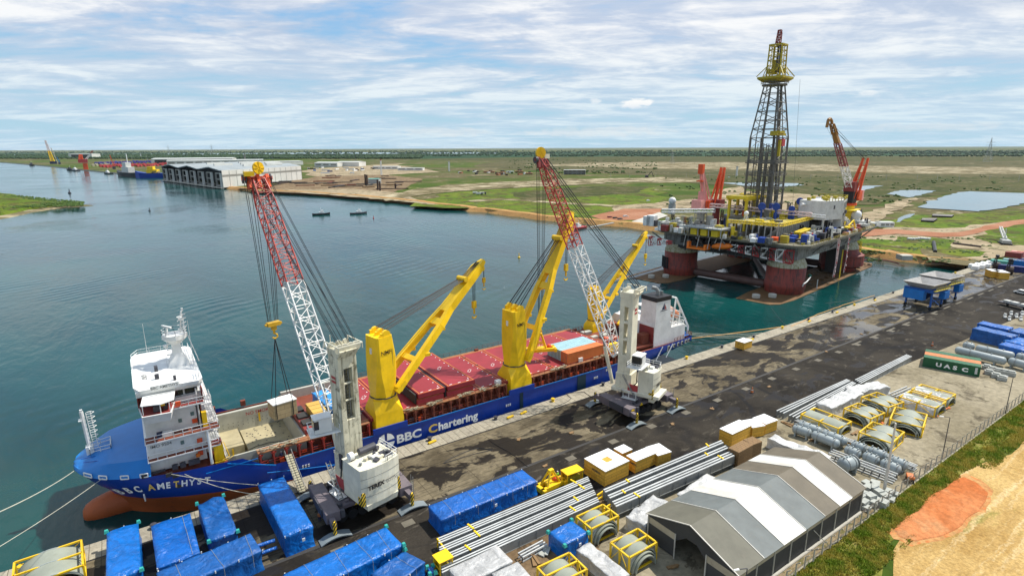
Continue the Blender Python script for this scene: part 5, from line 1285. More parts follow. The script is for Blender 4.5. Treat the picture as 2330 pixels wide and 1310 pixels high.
c1,bl1,S1=quay_crane('harbour_crane','cream harbour crane with mossy tower and orange boom head, nearest the ship name',(25.7,81.0),R(101.5),(20.3,107.2,50.9),12.4,(3.6,3.7,13.0),R(175),False,True,None,24.4,.56)
c1['label']='cream harbour crane with mossy stained tower, holding a crate over the open hold'
c2,bl2,S2=quay_crane('harbour_crane','cream harbour crane numbered 02 with spoked yellow reel, beside the white funnel',(88.0,80.0),R(112),(78.7,102.6,53.3),11.6,(-1.4,3.0,11.2),R(200),True,False,'02',15.4,.55,'dark',.72,.72)
# ---- lifted crate with its slings
cp=Vector((20.3,107.0,0)); 
cr_=T('lifted_crate','large plywood crate with white lid, hanging from crane slings above the open hold','crate',(cp.x,cp.y,6.6),R(8))
MB().b2(-2.2,2.2,-1.5,1.5,0,3.0).build('crate_body',M['woodgrey'],cr_,world=False,bev=.04)
MB().b2(-2.27,2.27,-1.57,1.57,3.0,3.15).build('crate_lid',M['wlid'] if 'wlid' in M else M['snow'],cr_,world=False)
sl=T('lifting_sling','four black slings running from the crane hook to the hanging crate','sling',tuple(bl1-Vector((0,0,2.4))))
b=MB()
for x,y in ((-2.4,-1.8),(2.0,-1.8),(-2.0,1.8),(2.4,1.8)):
    e_=cp+Matrix.Rotation(R(8),3,'Z')@Vector((x*.7,y*.86,0)); b.tube(bl1-Vector((0,0,2.4)),(e_.x,e_.y,9.8),.07,5); b.tube((e_.x,e_.y,9.8),(e_.x,e_.y,6.8),.07,5)
b.build('sling_rope',M['cable'],sl)
# ---- spreader on crane 2
def spreader(name,label,loc,rz,h=3.6,l=7.5,group='yellow lifting spreaders'):
    s=T(name,label,'spreader',loc,rz,group)
    b=MB(); b.b2(-l/2,l/2,-1.1,-.55,0.2,1.0); b.b2(-l/2,l/2,.55,1.1,.2,1.0); b.b2(-l/2,-l/2+.7,-1.5,1.5,.1,1.0); b.b2(l/2-.7,l/2,-1.5,1.5,.1,1.0); b.b2(-1,1,-.6,.6,.4,1.1); b.build('spreader_beam',M['yellow'],s,world=False,bev=.05)
    p=MB()
    for sx_ in(-1,1):
        for sy_ in(-1,1): p.beam((sx_*1.3,sy_*.8,1.0),(sx_*.25,sy_*.2,h),.28)
    p.beam((-.7,-.5,2.3),(.7,-.5,2.3),.2); p.beam((-.7,.5,2.3),(.7,.5,2.3),.2); p.box((0,0,h),(.9,.6,.4)); p.build('pyramid_frame',M['yellow'],s,world=False)
    MB().ball((l/2-1.6,0,1.2),.6,10,6).build('power_drum',M['orangered'],s,world=False)
    return s
sp=spreader('container_spreader','yellow container spreader with pyramid frame, hanging under the crane hook over the hatches',(78.7,102.6,8.3),R(-22),4.4,7.6)
MB().tube((78.7,102.6,12.5),(78.7,102.6,13.0),.14,6).build('suspension_link',M['black'],sp)
# ================================================================ SEMI-SUBMERSIBLE DRILLING RIG
M['boomtip']=paint('rusty_ochre_boom',(.30,.15,.04),.6,.6,(.12,.06,.03),.6)
M['mud_grey']=paint('wet_mud_grey',(.13,.10,.06),.8,.6)
M['rbrace']=paint('brace_brown',(.10,.055,.045),.6,.7,(.04,.03,.025),.4)
M['ryellow_dirty']=paint('dirty_yellow_rail',(.42,.33,.06),.6,.6,(.12,.1,.04))
M['pgrey']=paint('rig_pale_grey',(.34,.35,.33),.55,.6,(.14,.11,.06),.5)
M['palewhite']=paint('rig_offwhite',(.58,.58,.54),.5,.5,(.25,.2,.1),.5)
M['palepink']=paint('faded_pink_white',(.66,.50,.46),.55,.4,(.4,.2,.15),.6)
M['dredpink']=paint('maroon_boom',(.30,.09,.09),.55,.5,(.45,.3,.25),.8)
M['drumblue']=paint('drum_blue',(.01,.05,.28),.45,.3)
RGL=(224.1,125.2,WL); RGA=R(8)
rig=T('drilling_rig','huge rusty semi-submersible drilling rig with a tall lattice derrick, moored past the ship','drilling rig',RGL,RGA)
RX=XF[rig.name]; RXI=RX.inverted()
def RL(px,py,z): return RXI@G(px,py,z)       # into rig space (x along pontoons, y away from the quay)
def rb(mb,name,mat,par=None,**k): return mb.build(name,M[mat],par or rig,world=False,**k)
Wl=0.0  # rig space: z=0 is the water
def dk(z): return z-WL
US,VS=63.0,49.0
for (u,v) in ((0,0),(US,0),(0,VS),(US,VS)):
    sg=1 if v>0 else -1
    m=MB(); m.lathe((u,v,-4),[(7.6,0),(7.6,5.6),(8.0,6.4),(8.0,8),(7.6,8.7),(7.6,15.0)],28); c_=rb(m,'column','rcol',smooth='all')
    m=MB(); m.lathe((u,v,-4),[(7.62,15.0),(7.62,15.8),(6.4,18.4),(6.0,18.6),(6.0,20.8)],28); rb(m,'column_cap','rcap',c_,smooth=True)
    m=MB()
    for k in range(5):
        a=(-.55+k*.17) if v==0 else (2.2+k*.17); x=u+math.cos(a)*8.3; y=v+math.sin(a)*8.3; m.beam((x,y,3),(x,y,8.4),.55,.5)
    for o in m.comps(): rb(o,'anchor_chain_fairlead','black',c_)
# bulges: the flattened bolster below the fairleads on the far right column
m=MB(); m.lathe((US+1,-.5,0),[(7,1.5),(9.6,3),(9.6,8),(7,9.4)],24); rb(m,'column_bolster','rcol')
# pontoons (decks awash)
for v in (0,VS):
    m=MB(); m.prism([(-26,v-5.5),(-23,v-8.0),(-13,v-9.2),(83,v-9.2),(91,v-7),(94,v),(91,v+7),(83,v+9.2),(-13,v+9.2),(-26,v+8)],-6,.2); p=rb(m,'pontoon','pont')
    for du in (-20.0,-14.5):
        for dv in ((2.6,) if du==-20 else (-1.5,)): m=MB(); m.lathe((du,v+dv,.35),[(1.5,0),(1.5,1.2),(1.3,1.35)],16); rb(m,'mooring_bollard','mcap' if False else 'concrete',p)
m=MB()
for k in range(90):
    x=random.uniform(10,86); y=random.uniform(-8.5,7); m.box((x,y,.5),(random.uniform(.4,2.2),random.uniform(.3,1.4),random.uniform(.1,.5)),random.random()*3)
for k in range(16):
    x=random.uniform(12,82); y=-8+random.random()*10; m.beam((x,y,.5),(x+random.uniform(-6,6),y+random.uniform(-4,4),.6),.18)
for o in m.comps(): rb(o,'pontoon_debris','pont' if random.random()<.6 else 'mud_grey')
m=MB(); m.tube((0,8,1.9),(0,VS-8,1.9),1.7,14); rb(m,'brace','rbrace',smooth=True); m=MB(); m.tube((US,8,1.9),(US,VS-8,1.9),1.7,14); rb(m,'brace','rbrace',smooth=True)
m=MB(); m.tube((4,8,2),(US-4,VS-8,2),1.2,10); rb(m,'brace','rbrace',smooth=True)
m=MB(); m.tube((12,-8.6,4.4),(12,-8.6,.5),.2,6); m.path([(-3,-8.3,4),(-3.5,-8.8,5.2),(-1,-8.9,5.6),(4,-8.4,6.8)],.25,6); rb(m,'discharge_pipe','white')
m=MB(); m.ball((4.4,-7.9,7.2),.8,8,5); rb(m,'valve_wheel','doorgreen')
# hull box
ZB0,ZT=14.6,20.2
m=MB(); m.prism([(-6,-6),(US+7,-6),(US+7,VS+6),(-6,VS+6)],ZB0,ZT); box=rb(m,'deck_box','rgrey')
m=MB(); m.b2(8.5,US-8.5,-6.03,-5.9,16.8,17.0); m.b2(-6.1,-5.95,7,VS-7,16.0,20.0); rb(m,'side_shade_sheet','rdark')  # thin dark sheets painted as shade on the deck box sides
for o_ in [( -6.5,6,5,VS-2,13.6,14.7)]:
    m=MB(); m.b2(*o_); rb(m,'underdeck_pipe_rack','rdark')
# upper deck plate with chamfered outline
outl=[(-11,-6),(-7,-11),(US+8,-11),(US+22,-4),(US+22,10),(US+10,14),(US+10,VS+8),(2,VS+12),(-8,VS+9),(-11,VS+4),(-11,6)]
m=MB(); m.prism(outl,ZT,ZT+.9); dp=rb(m,'main_deck','rdeck')
m=MB(); pts=[(x,y,ZT+.9) for x,y in outl]; m.rail(pts,1.2,.09,2.6,2,True); rb(m,'deck_guard_rail','ryellow_dirty')
# knee brackets under the cantilevered deck
for (x,y) in ((-14,8),(-14,22),(-14,34),(-13,VS+8),(10,-10.5),(30,-10.5),(48,-10.5),(US+6,-10.5),(US+20,0),(US+20,8)):
    ix=max(-6,min(US+7,x)); iy=max(-6,min(VS+6,y)); m=MB(); m.beam((x,y,ZT),(ix,iy,ZB0+1),.5); rb(m,'knee_bracket','rgrey')
m=MB()
for k in range(14): x=-6+0*k; y=4+k*3.0; m.b2(-8.6,-6.0,y,y+1.6,15.2+random.random()*2,18+random.random()*1.5)
for o in m.comps(): rb(o,'side_equipment','rdark' if random.random()<.7 else 'rgrey')
m=MB()
for k in range(12): m.tube((-9.6,4+k*3.4,13.2),(-9.6,4+k*3.4,19.6),.22,5)
m.beam((-9.6,2,14),(-9.6,44,14),.3); m.beam((-9.6,2,17),(-9.6,44,17),.3); rb(m,'side_lattice','rdark')
m=MB()
for y in (12,15.4,18.8): m.tube((-6.5,y,15.5),(-6.5,y,12.6),.6,8)
for o in m.comps(): rb(o,'riser_stub','rdark')
# red and white truss catwalk hanging on the near side
A_=RL(1702,546,18); B_=RL(1795,560,17)
def bayed(name,p,q,h0,h1,w,n,off=Vector((0,0,0))):
    p=Vector(p);q=Vector(q); a=MB(); b=MB()
    for i in range(n):
        s=p.lerp(q,i/n); e=p.lerp(q,(i+1)/n); hs=h0+(h1-h0)*i/n; he=h0+(h1-h0)*(i+1)/n; mb=a if i%2 else b
        for o in (Vector((0,0,0)),off):
            mb.beam(s+o,e+o,w); mb.beam(s+o-Vector((0,0,hs)),e+o-Vector((0,0,he)),w); mb.beam(s+o,s+o-Vector((0,0,hs)),w*.8); mb.beam(s+o,e+o-Vector((0,0,he)),w*.8) if i%2 else mb.beam(s+o-Vector((0,0,hs)),e+o,w*.8)
    mb.beam(q,q-Vector((0,0,h1)),w)
    r=a.build(name,M['letterred'],rig,world=False); b.build(name,M['white'],rig,world=False); return r
bayed('flare_boom_truss',(-8,26,18.2),(-7,-5,18.6),1.6,5.2,.35,10,Vector((-1.8,0,0)))
bayed('stowed_boom_truss',(-14.5,VS+11,18.5),(-14.5,VS-3,17.0),5.0,1.0,.35,6,Vector((1.5,0,0)))
# derrick -----------------------------------------------------------------------------
DX,DY=26.5,24.2
Dk=ZT+.9
def q4(z,h):
    h*=.74
    return [(DX-h,DY-h,z),(DX+h,DY-h,z),(DX+h,DY+h,z),(DX-h,DY+h,z)]
m=MB(); m.b2(DX-13,DX+13,DY-12,DY+12,Dk+5.2,Dk+6.2)
for x in (-12,-4,4,12):
    for y in (-11,0,11): m.b2(DX+x-.4,DX+x+.4,DY+y-.4,DY+y+.4,Dk,Dk+5.2)
rb(m,'drill_floor','rdeck')
z0=Dk+6.2; z1=62.5; z2=85.5
m=MB(); m.truss(q4(z0,8.4),q4(z1,8.1),7,.36,.16); m.truss(q4(z1,8.1),q4(z2,4.2),6,.34,.15)
for a in (0,1,2,3):
    c=q4(z0,8.4)[a]; d=q4(z1,8.1)[a]; e_=q4(z2,4.2)[a]
    off=(1 if c[0]<DX else -1)*1.1
    m.tube((c[0]+off,c[1],c[2]),(d[0]+off,d[1],d[2]),.2,5)
    c2=q4(z0,8.4)[(a+1)%4]; d2=q4(z1,8.1)[(a+1)%4]; mid0=[(c[i]+c2[i])/2 for i in range(3)]; mid1=[(d[i]+d2[i])/2 for i in range(3)]; m.tube(mid0,mid1,.26,6)
    e2=q4(z2,4.2)[(a+1)%4]; mid2=[(e_[i]+e2[i])/2 for i in range(3)]; m.tube(mid1,mid2,.2,5)
m.tube((DX+3.4,DY-4.4,z0),(DX+1.8,DY-2.2,z2),.55,7); m.tube((DX-1.2,DY-3,z0),(DX-.8,DY-2,z2),.4,6); m.tube((DX+3.6,DY-5,z0),(DX+3.9,DY-4.6,z1),.35,6)
dr=rb(m,'derrick_lattice','derrick')
# inner racked pipes and guides below the fingerboard
m=MB()
for k in range(26): x=DX+random.uniform(-4.2,3.6); y=DY+random.uniform(-3.8,3.8); m.tube((x,y,z0),(x+random.uniform(-.8,.8),y,random.choice([50,56,60])),random.choice([.14,.2,.28]),5)
rb(m,'racked_drill_pipe','derrick')
m=MB()
for z in (33,40,46,51.6): m.rail([*q4(z,9.1)],1.0,.12,3,2,True); [m.beam(q4(z,8.8)[i],q4(z,8.8)[(i+1)%4],.3) for i in range(4)]
m.b2(DX-6.9,DX+6.9,DY-6.9,DY-6,51.3,51.6); m.b2(DX-6.9,DX-6,DY-6.9,DY+6.9,51.3,51.6); m.b2(DX-6.9,DX+6.9,DY+6,DY+6.9,51.3,51.6); m.b2(DX+6,DX+6.9,DY-6.9,DY+6.9,51.3,51.6)
rb(m,'derrick_walkway','derrick')
m=MB(); m.b2(DX-7.5,DX+2,DY-6.5,DY-3.4,63.4,64.4); m.b2(DX-6.5,DX-1,DY-7.2,DY-3,64.4,65.4); m.b2(DX-5.2,DX-4.2,DY-7.4,DY-6.4,54.5,61.5); rb(m,'racking_board','dyellow')
m=MB(); m.b2(DX-3.2,DX-.2,DY-7.4,DY-5.4,58.8,62.0); rb(m,'travelling_block','letterred')
m=MB(); m.lathe((DX,DY,z2-.6),[(5.6,0),(5.6,.5),(3,.7)],8); m.rail([(DX+math.cos(a)*5.6,DY+math.sin(a)*5.6,z2) for a in [math.pi/4*(k+.5) for k in range(8)]],1.2,.14,2.2,2,True); rb(m,'crown_platform','derrick')
m=MB()
m.loft([q4(z2+.9,5.4),q4(z2+2.2,7.6),q4(z2+3.0,7.6),q4(z2+3.3,4.6)],cap=True)
for a in range(4):
    c=q4(z2+3.2,7.9)[a]; d=q4(z2+7.4,3.9)[a]; m.beam(c,d,.32); c2=q4(z2+3.2,7.9)[(a+1)%4]; mid=[(c[i]+c2[i])/2 for i in range(3)]; m.beam(mid,d,.25); m.beam(mid,q4(z2+7.4,3.9)[(a+1)%4],.25)
m.truss(q4(z2+3.3,3.9),q4(z2+16.2,3.6),6,.32,.13)
for a in range(4):
    c=q4(z2+3.8,4.4)[a]; c2=q4(z2+3.8,4.4)[(a+1)%4]; d=q4(z2+16.2,4.0)[a]; d2=q4(z2+16.2,4)[(a+1)%4]; m.beam([(c[i]*.6+c2[i]*.4) for i in range(3)],[(d[i]*.6+d2[i]*.4) for i in range(3)],.22)
[m.beam(q4(z2+16.2,3.7)[i],q4(z2+16.2,3.7)[(i+1)%4],.6) for i in range(4)]
for k in range(14): a=k*.45; m.box((DX+math.cos(a)*3.6,DY+math.sin(a)*3.6,z2+4.6+random.random()*2),(.8,.8,1.0),a)
m.b2(DX-1.1,DX-.3,DY-.8,DY+.8,z2+4,z2+10); rb(m,'crown_block_frame','dyellow')
m=MB(); m.tube((DX-1,DY-.5,z2+5),(DX-1,DY-.5,z2+16),.5,6); m.tube((DX+1.2,DY-.5,z2+5),(DX+1.2,DY-.5,z2+16),.35,6); rb(m,'crown_guide','dgrey')
m=MB(); m.truss([(DX-1.6,DY-.8,z2+16.2),(DX+.2,DY-.8,z2+16.2),(DX+.2,DY+.8,z2+16.2),(DX-1.6,DY+.8,z2+16.2)],[(DX-.6,DY-.6,z2+22.3),(DX+.4,DY-.6,z2+22.3),(DX+.4,DY+.6,z2+22.3),(DX-.6,DY+.6,z2+22.3)],6,.22,.12); m.tube((DX+2,DY,z2+16),(DX+2.2,DY,z2+21.5),.2,5); rb(m,'gin_pole','dred')
m=MB(); m.tube((DX-7.6,DY-7.6,z2+2),(DX-11,DY-12,z1),.05,4); m.tube((DX+7.8,DY-7.6,z2+2),(DX+12,DY-9,30),.05,4); rb(m,'guy_line','dgrey')
# pedestal cranes -----------------------------------------------------------------------
def aframe(mb,p,h,w,lean): 
    p=Vector(p); t=p+Vector((lean[0],lean[1],h)); s=Vector((-lean[1],lean[0],0)).normalized()*w if (lean[0] or lean[1]) else Vector((0,w,0))
    for sg in (-1,1): mb.beam(p+s*sg,t+s*sg*.6,.9,1.1); mb.beam(p+s*sg-Vector((lean[0],lean[1],0)).normalized()*3,t+s*sg*.6,.6)
    for k in range(5): a=p.lerp(t,(k+.5)/5.5); f_=1-.4*(k+.5)/5.5; mb.beam(a-s*f_,a+s*f_,.35)
pr=RL(1920,512,18); PRX,PRY=pr.x-2,pr.y-2
m=MB(); m.lathe((PRX,PRY,Dk-3),[(2.6,0),(2.2,8),(2.2,12.5)],14); m.b2(PRX-6,PRX+4,PRY-4,PRY+4,Dk+7.4,Dk+7.8); rb(m,'crane_pedestal','ryellow')
m=MB(); m.b2(PRX-4,PRX+1.5,PRY-2.2,PRY+2.2,Dk+11,Dk+16.5); rb(m,'crane_winch_house','black'); m=MB(); m.b2(PRX-4.4,PRX-.4,PRY-2.4,PRY+2.4,Dk+16.5,Dk+21); rb(m,'crane_cab','dred')
m=MB(); m.b2(PRX+2.4,PRX+6.5,PRY-3,PRY+1,Dk+12,Dk+16); m.lathe((PRX,PRY,Dk+9.6),[(3,0),(3,1.2)],14); rb(m,'crane_turntable','orangered'); m=MB(); m.b2(PRX+6.5,PRX+8.8,PRY-3,PRY+1,Dk+11.6,Dk+16.6); rb(m,'crane_counterweight','pink')
m=MB(); aframe(m,(PRX+1.2,PRY-1,Dk+13),19,2.0,(4.5,-1.5)); rb(m,'crane_a_frame','orangered')
bt=GY(1893,282,(RX@Vector((PRX-1,PRY,0))).y); bt=RXI@bt
p0=Vector((PRX-1.5,PRY,Dk+17)); D=(bt-p0); 
def secq(t,w): q=p0+D*t; return [q+Vector((-w,-w*.8,0)),q+Vector((w,-w*.8,0)),q+Vector((w,w*.8,0)),q+Vector((-w,w*.8,0))]
m=MB(); m.truss(secq(0,1.7),secq(.38,1.6),6,.24,.13); rb(m,'crane_boom_lower','white')
m=MB(); m.truss(secq(.38,1.6),secq(.72,1.4),6,.26,.15); m.beam(p0+D*.38+Vector((1.5,0,0)),p0+D*.95+Vector((1.0,0,0)),.5); rb(m,'crane_boom_middle','dredpink')
m=MB(); m.loft([secq(.72,1.4),secq(.88,1.1)]); m.truss(secq(.85,1.2),secq(1,.9),3,.3,.15); q=p0+D
m.path([q,q+Vector((-.4,.2,1.4)),q+Vector((-1.8,.4,2.2)),q+Vector((-3.2,.6,1.6)),q+Vector((-3.6,.7,-1.6))],.65,7); rb(m,'crane_boom_tip','boomtip')
m=MB(); m.tube(q+Vector((.8,0,0)),(PRX+5,PRY-2.2,Dk+31.5),.09,4); m.tube(q+Vector((.8,.8,-1)),(PRX+5.4,PRY-2.6,Dk+31.5),.09,4); m.tube(q+Vector((.8,.4,-1)),(PRX+5.6,PRY-1.6,Dk+31),.09,4); m.tube(q+Vector((-3.6,.7,-1.6)),(PRX-6.5,PRY-1,Dk+24),.05,4); rb(m,'crane_rope','cable')
# left crane pair
pl=RL(1600,478,22); LX,LY=pl.x,pl.y
pl=Vector((12,VS-2,0)); LX,LY=pl.x,pl.y
m=MB(); m.lathe((LX,LY,Dk),[(1.8,0),(1.8,7)],12); m.truss([(LX-2,LY-2,Dk),(LX+2,LY-2,Dk),(LX+2,LY+2,Dk),(LX-2,LY+2,Dk)],[(LX-2,LY-2,Dk+9),(LX+2,LY-2,Dk+9),(LX+2,LY+2,Dk+9),(LX-2,LY+2,Dk+9)],4,.2,.12); rb(m,'crane_pedestal','concrete')
m=MB(); m.b2(LX-5,LX-1,LY-2.5,LY+2.5,Dk+9,Dk+13.2); m.b2(LX-1.2,LX+1.2,LY-1.5,LY+1.5,Dk+13,Dk+17); rb(m,'crane_cab','pink')
m=MB(); aframe(m,(LX,LY-1,Dk+13),15,1.3,(-2.2,1.2)); rb(m,'crane_a_frame','pink')
m=MB(); m.b2(LX-1,LX+5,LY-3,LY+2,Dk+9,Dk+12.8); m.box((LX-2.6,LY,Dk+27.5),(1.8,2.4,4.5)); m.box((LX-2,LY,Dk+22),(3.4,3,.6)); rb(m,'crane_top_frame','orangered')
m=MB(); aframe(m,(LX+9,LY-3,Dk+11),17,1.6,(2.0,-.6)); rb(m,'crane_a_frame','orangered'); m=MB(); m.lathe((LX+9,LY-3,Dk),[(1.8,0),(1.6,11)],12); m.b2(LX+6,LX+11,LY-6,LY,Dk+9.5,Dk+13); rb(m,'crane_turntable','dred')
ba=Vector((LX+1,LY-4,Dk+10)); bb=Vector((22,0.5,Dk+8.2))
def trs(name,a,b,w,h,n,mat,r=.2,rd=.11):
    a=Vector(a);b=Vector(b); d=(b-a).normalized(); s=d.cross(Vector((0,0,1))).normalized()*w; u_=Vector((0,0,h)); m=MB(); m.truss([a-s,a+s,a+s+u_,a-s+u_],[b-s,b+s,b+s+u_,b-s+u_],n,r,rd); return rb(m,name,mat)
trs('stowed_crane_boom',ba,bb,.9,1.5,12,'palepink'); trs('stowed_crane_boom_tip',bb,bb+(bb-ba)*.12,.7,1.0,2,'white')
# yellow gantry
gx,gy_=17,30
m=MB(); 
for y in (gy_-4,gy_+4):
    m.beam((gx-3,y,Dk),(gx-3,y,Dk+14),1.0,1.2); m.beam((gx+5,y,Dk),(gx+5,y,Dk+14),1.0,1.2); m.beam((gx-5,y,Dk+14.4),(gx+16,y,Dk+14.4),.8,1.4)
m.b2(gx-5,gx+4,gy_-5,gy_+5,Dk+14.4,Dk+15.8); m.b2(gx+8,gx+12,gy_-5,gy_+5,Dk+14.8,Dk+16); m.beam((gx+16,gy_-4,Dk+14.4),(gx+16,gy_+4,Dk+14.4),.8); rb(m,'gantry_crane','ryellow')
# pipe deck: bulwark of posts, yellow decks, walkways
m=MB()
for k in range(22): x=-4+k*2.0; m.beam((x,3.5,Dk),(x,3.5,Dk+7.2),.45); m.beam((x,3.5,Dk+5.6),(x,8,Dk+1),.25)
for k in range(9): y=3.5+k*2.6; m.beam((-4,y,Dk),(-4,y,Dk+7.0),.42)
m.beam((-4,3.5,Dk+7.1),(38,3.5,Dk+7.1),.4); m.beam((-4,3.5,Dk+7.1),(-4,25,Dk+7.1),.4); rb(m,'pipe_rack_stanchions','pgrey')
m=MB(); m.b2(-3,37,5,25,Dk+5.6,Dk+5.9); rb(m,'pipe_deck','rdeck')
for k in range(26):
    y=6+k*.7; c='dyellow' if k%3 else 'ryellow'; m=MB(); m.tube((-2+random.random()*3,y,Dk+6.3),(30+random.random()*6,y,Dk+6.3),.3,6); rb(m,'stowed_tubular',c if k%4 else 'pgrey')
trs('yellow_walkway',(-4,2.2,Dk+6.2),(40,2.2,Dk+6.8),.7,1.1,20,'ryellow',.12,.09)
trs('yellow_walkway',(-6,24,Dk+6.0),(-6,3,Dk+6.4),.7,1.1,12,'ryellow',.12,.09)
trs('yellow_lattice_frame',(3,-1.5,Dk+1.2),(14,-1.5,Dk+1.8),1.0,2.2,6,'ryellow',.3,.2)
trs('truss_bridge',(-12,VS+4,Dk+8.5),(6,VS-12,Dk+8.5),.8,1.4,8,'white',.18,.1)
# accommodation block (white) near the right front
al=[(US-26,-5),(US-10,-8),(US-6,4),(US-22,8)]
m=MB(); m.prism([(27,-3),(38,-6.5),(50,-4),(50,8),(27,8)],Dk+6.4,Dk+14.6); m.prism([(38.1,-6.45),(49.9,-4),(49.9,7.9),(38.1,7.9)],Dk,Dk+6.4)
for x,y in ((27.6,-2.5),(33,-4),(27.6,7),(33,7)): m.beam((x,y,Dk),(x,y,Dk+6.4),.7)
rb(m,'accommodation_block','palewhite')
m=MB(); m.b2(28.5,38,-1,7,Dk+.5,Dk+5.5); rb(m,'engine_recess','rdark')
m=MB(); m.b2(32,33.2,-4.9,-4.3,Dk+11,Dk+12.6); rb(m,'block_window','dgrey')
m=MB(); m.rail([(27,-3,Dk+14.6),(38,-6.5,Dk+14.6),(50,-4,Dk+14.6),(50,8,Dk+14.6)],1.4,.2,2,2); 
for k in range(8): MB().box((28+k*2.8,random.uniform(-3,6),Dk+15.2),(1.6,1.3,1.2)).build('roof_unit',M['dyellow'],rig,world=False)
rb(m,'roof_railing','dyellow')
for k in range(7): MB().box((38.2+k*1.7,-6.6+k*.36,Dk+7),(.12,.12,13.5)).build('wall_seam',M['pgrey'],rig,world=False)
for k in range(14): MB().box((random.uniform(38.5,49),-6.4+random.uniform(-.2,1.8),Dk+random.uniform(1,11)),(random.uniform(.5,1.6),.6,random.uniform(.4,1.8))).build('wall_equipment',M[random.choice(['pgrey','dgrey','ryellow','palewhite'])],rig,world=False)
# radomes
def radome(px,py,zc,r,base):
    q=RL(px,py,zc+WL); m=MB(); m.ball((q.x,q.y,zc),r,18,12); rb(m,'radome','white',smooth='all'); m=MB(); m.b2(q.x-1.6,q.x+1.6,q.y-1.4,q.y+1.4,Dk,zc-r*.8); rb(m,'radome_base',base)
radome(1530,457,Dk+7.5,2.1,'pgrey'); radome(1949,489,Dk+5.2,2.3,'white'); 
q=RL(1599,480,WL+Dk+7); m=MB(); m.ball((2,20,Dk+9.6),1.0,12,8); [m.beam((2+dx,20+dy,Dk+6),(2+dx*.4,20+dy*.4,Dk+9),.2) for dx in(-.8,.8) for dy in (-.8,.8)]; rb(m,'small_radome','white')
for (px,py,z,w_,d_,h_,mt_) in ((1526,484,21,3.5,4,4.6,'white'),(1540,484,21,3.5,4,5.2,'white'),(1518,488,21,2.5,4,3.0,'dgrey'),(1552,490,21,3,3,3,'cream'),(1562,492,21,2,3,2.4,'pgrey')):
    q=RL(px,py,z); MB().box((min(q.x,-1)*.6,q.y*.86,Dk+h_/2),(w_,d_,h_)).build('deck_cabin',M[mt_],rig,world=False,bev=.1)
# lifeboats on davits
def lifeboat(c,ax,mat='lifeboat',l=4.6,r=1.5):
    c=Vector(c); ax=Vector(ax).normalized(); s=ax.cross(Vector((0,0,1))); m=MB(); rr=[]
    for t,k in ((-1,.08),(-.85,.6),(-.45,.95),(.2,1),(.7,.8),(1,.1)): rr.append([c+ax*l*t+s*math.cos(a)*r*k+Vector((0,0,math.sin(a)*r*k*(1.0 if math.sin(a)>0 else .85))) for a in [math.pi/6*j for j in range(12)]])
    m.loft(rr); o=rb(m,'lifeboat',mat,smooth='all'); m=MB(); m.loft([[c+ax*l*t+s*math.cos(a)*r*(k+.03) +Vector((0,0,-.1+dz)) for a in (0,.3)] for t,k,dz in ((-.9,.55,0),(.7,.8,0))],cap=False,closed=False); rb(m,'lifeboat_rubbing_strake','dred',o)
    m=MB(); m.beam(c+ax*l*.7+Vector((0,0,r)),c+ax*l*.7+Vector((3,0,5.5)),.3); m.beam(c-ax*l*.7+Vector((0,0,r)),c-ax*l*.7+Vector((3,0,5.5)),.3); rb(m,'lifeboat_davit','palewhite')
q=RL(1641,528,15.5); lifeboat((-10.5,23.5,17.2),(.12,-1,.12)); 
m=MB(); m.b2(-14.5,-10,29,38,15.2,15.8); m.b2(-14,-12,37.2,38.2,15.8,18.2); m.b2(-14.2,-10.4,29,30,15.8,17.5); rb(m,'lifeboat_cradle','lifeboat')
m=MB(); m.b2(-15,-6,22,40,Dk+3.4,Dk+3.9); 
for y in (22.5,28,33,39.5): m.beam((-14.5,y,Dk),(-14.5,y,Dk+3.4),.3); m.beam((-14.6,y,16),(-13,y,Dk),.25)
m.rail([(-15,22,Dk+3.9),(-15,40,Dk+3.9)],1.2,.12,2); rb(m,'lifeboat_station','pgrey')
for (x,y) in ((-12,26),(-12,31),(-11.5,36)): MB().box((x,y,Dk+1.6),(3,3,2.8)).build('deck_cabin',M['ryellow'],rig,world=False,bev=.1)
# blue drums by the derrick foot
for x,y,z in ((12,18,Dk+12),(15,13,Dk+12),(20.5,8.5,Dk+11),(38,12,Dk+13)):
    m=MB(); Hn=(RXI.to_3x3()@(CAM-(RX@Vector((x,y,z))))); Hn.z=0; Hn.normalize(); c=Vector((x,y,z)); m.tube(c-Hn*.6,c+Hn*.6,1.6 if x!=20.5 else 1.3,18); m.beam(c-Vector((0,0,1)),(x,y,Dk+5.6),.6); rb(m,'blue_tensioner_drum','drumblue')
m=MB(); m.b2(34,37,6,9,Dk+6,Dk+8); m.b2(20,22,7.6,9.6,Dk+6,Dk+10); [rb(o,'blue_tank','drumblue') for o in m.comps()]
m=MB(); m.path([(24,6,Dk+13),(33,4.5,Dk+12),(35,3.5,Dk+11),(35.3,3.2,Dk+8)],.55,8); m.lathe((35.3,3.2,Dk+5),[(1.5,0),(1.5,2.6),(1,3)],12); rb(m,'white_vent_duct','white')
m=MB(); m.lathe((34.5,1,Dk+3.6),[(.8,0),(1.2,2.4)],8); rb(m,'red_burner','letterred')
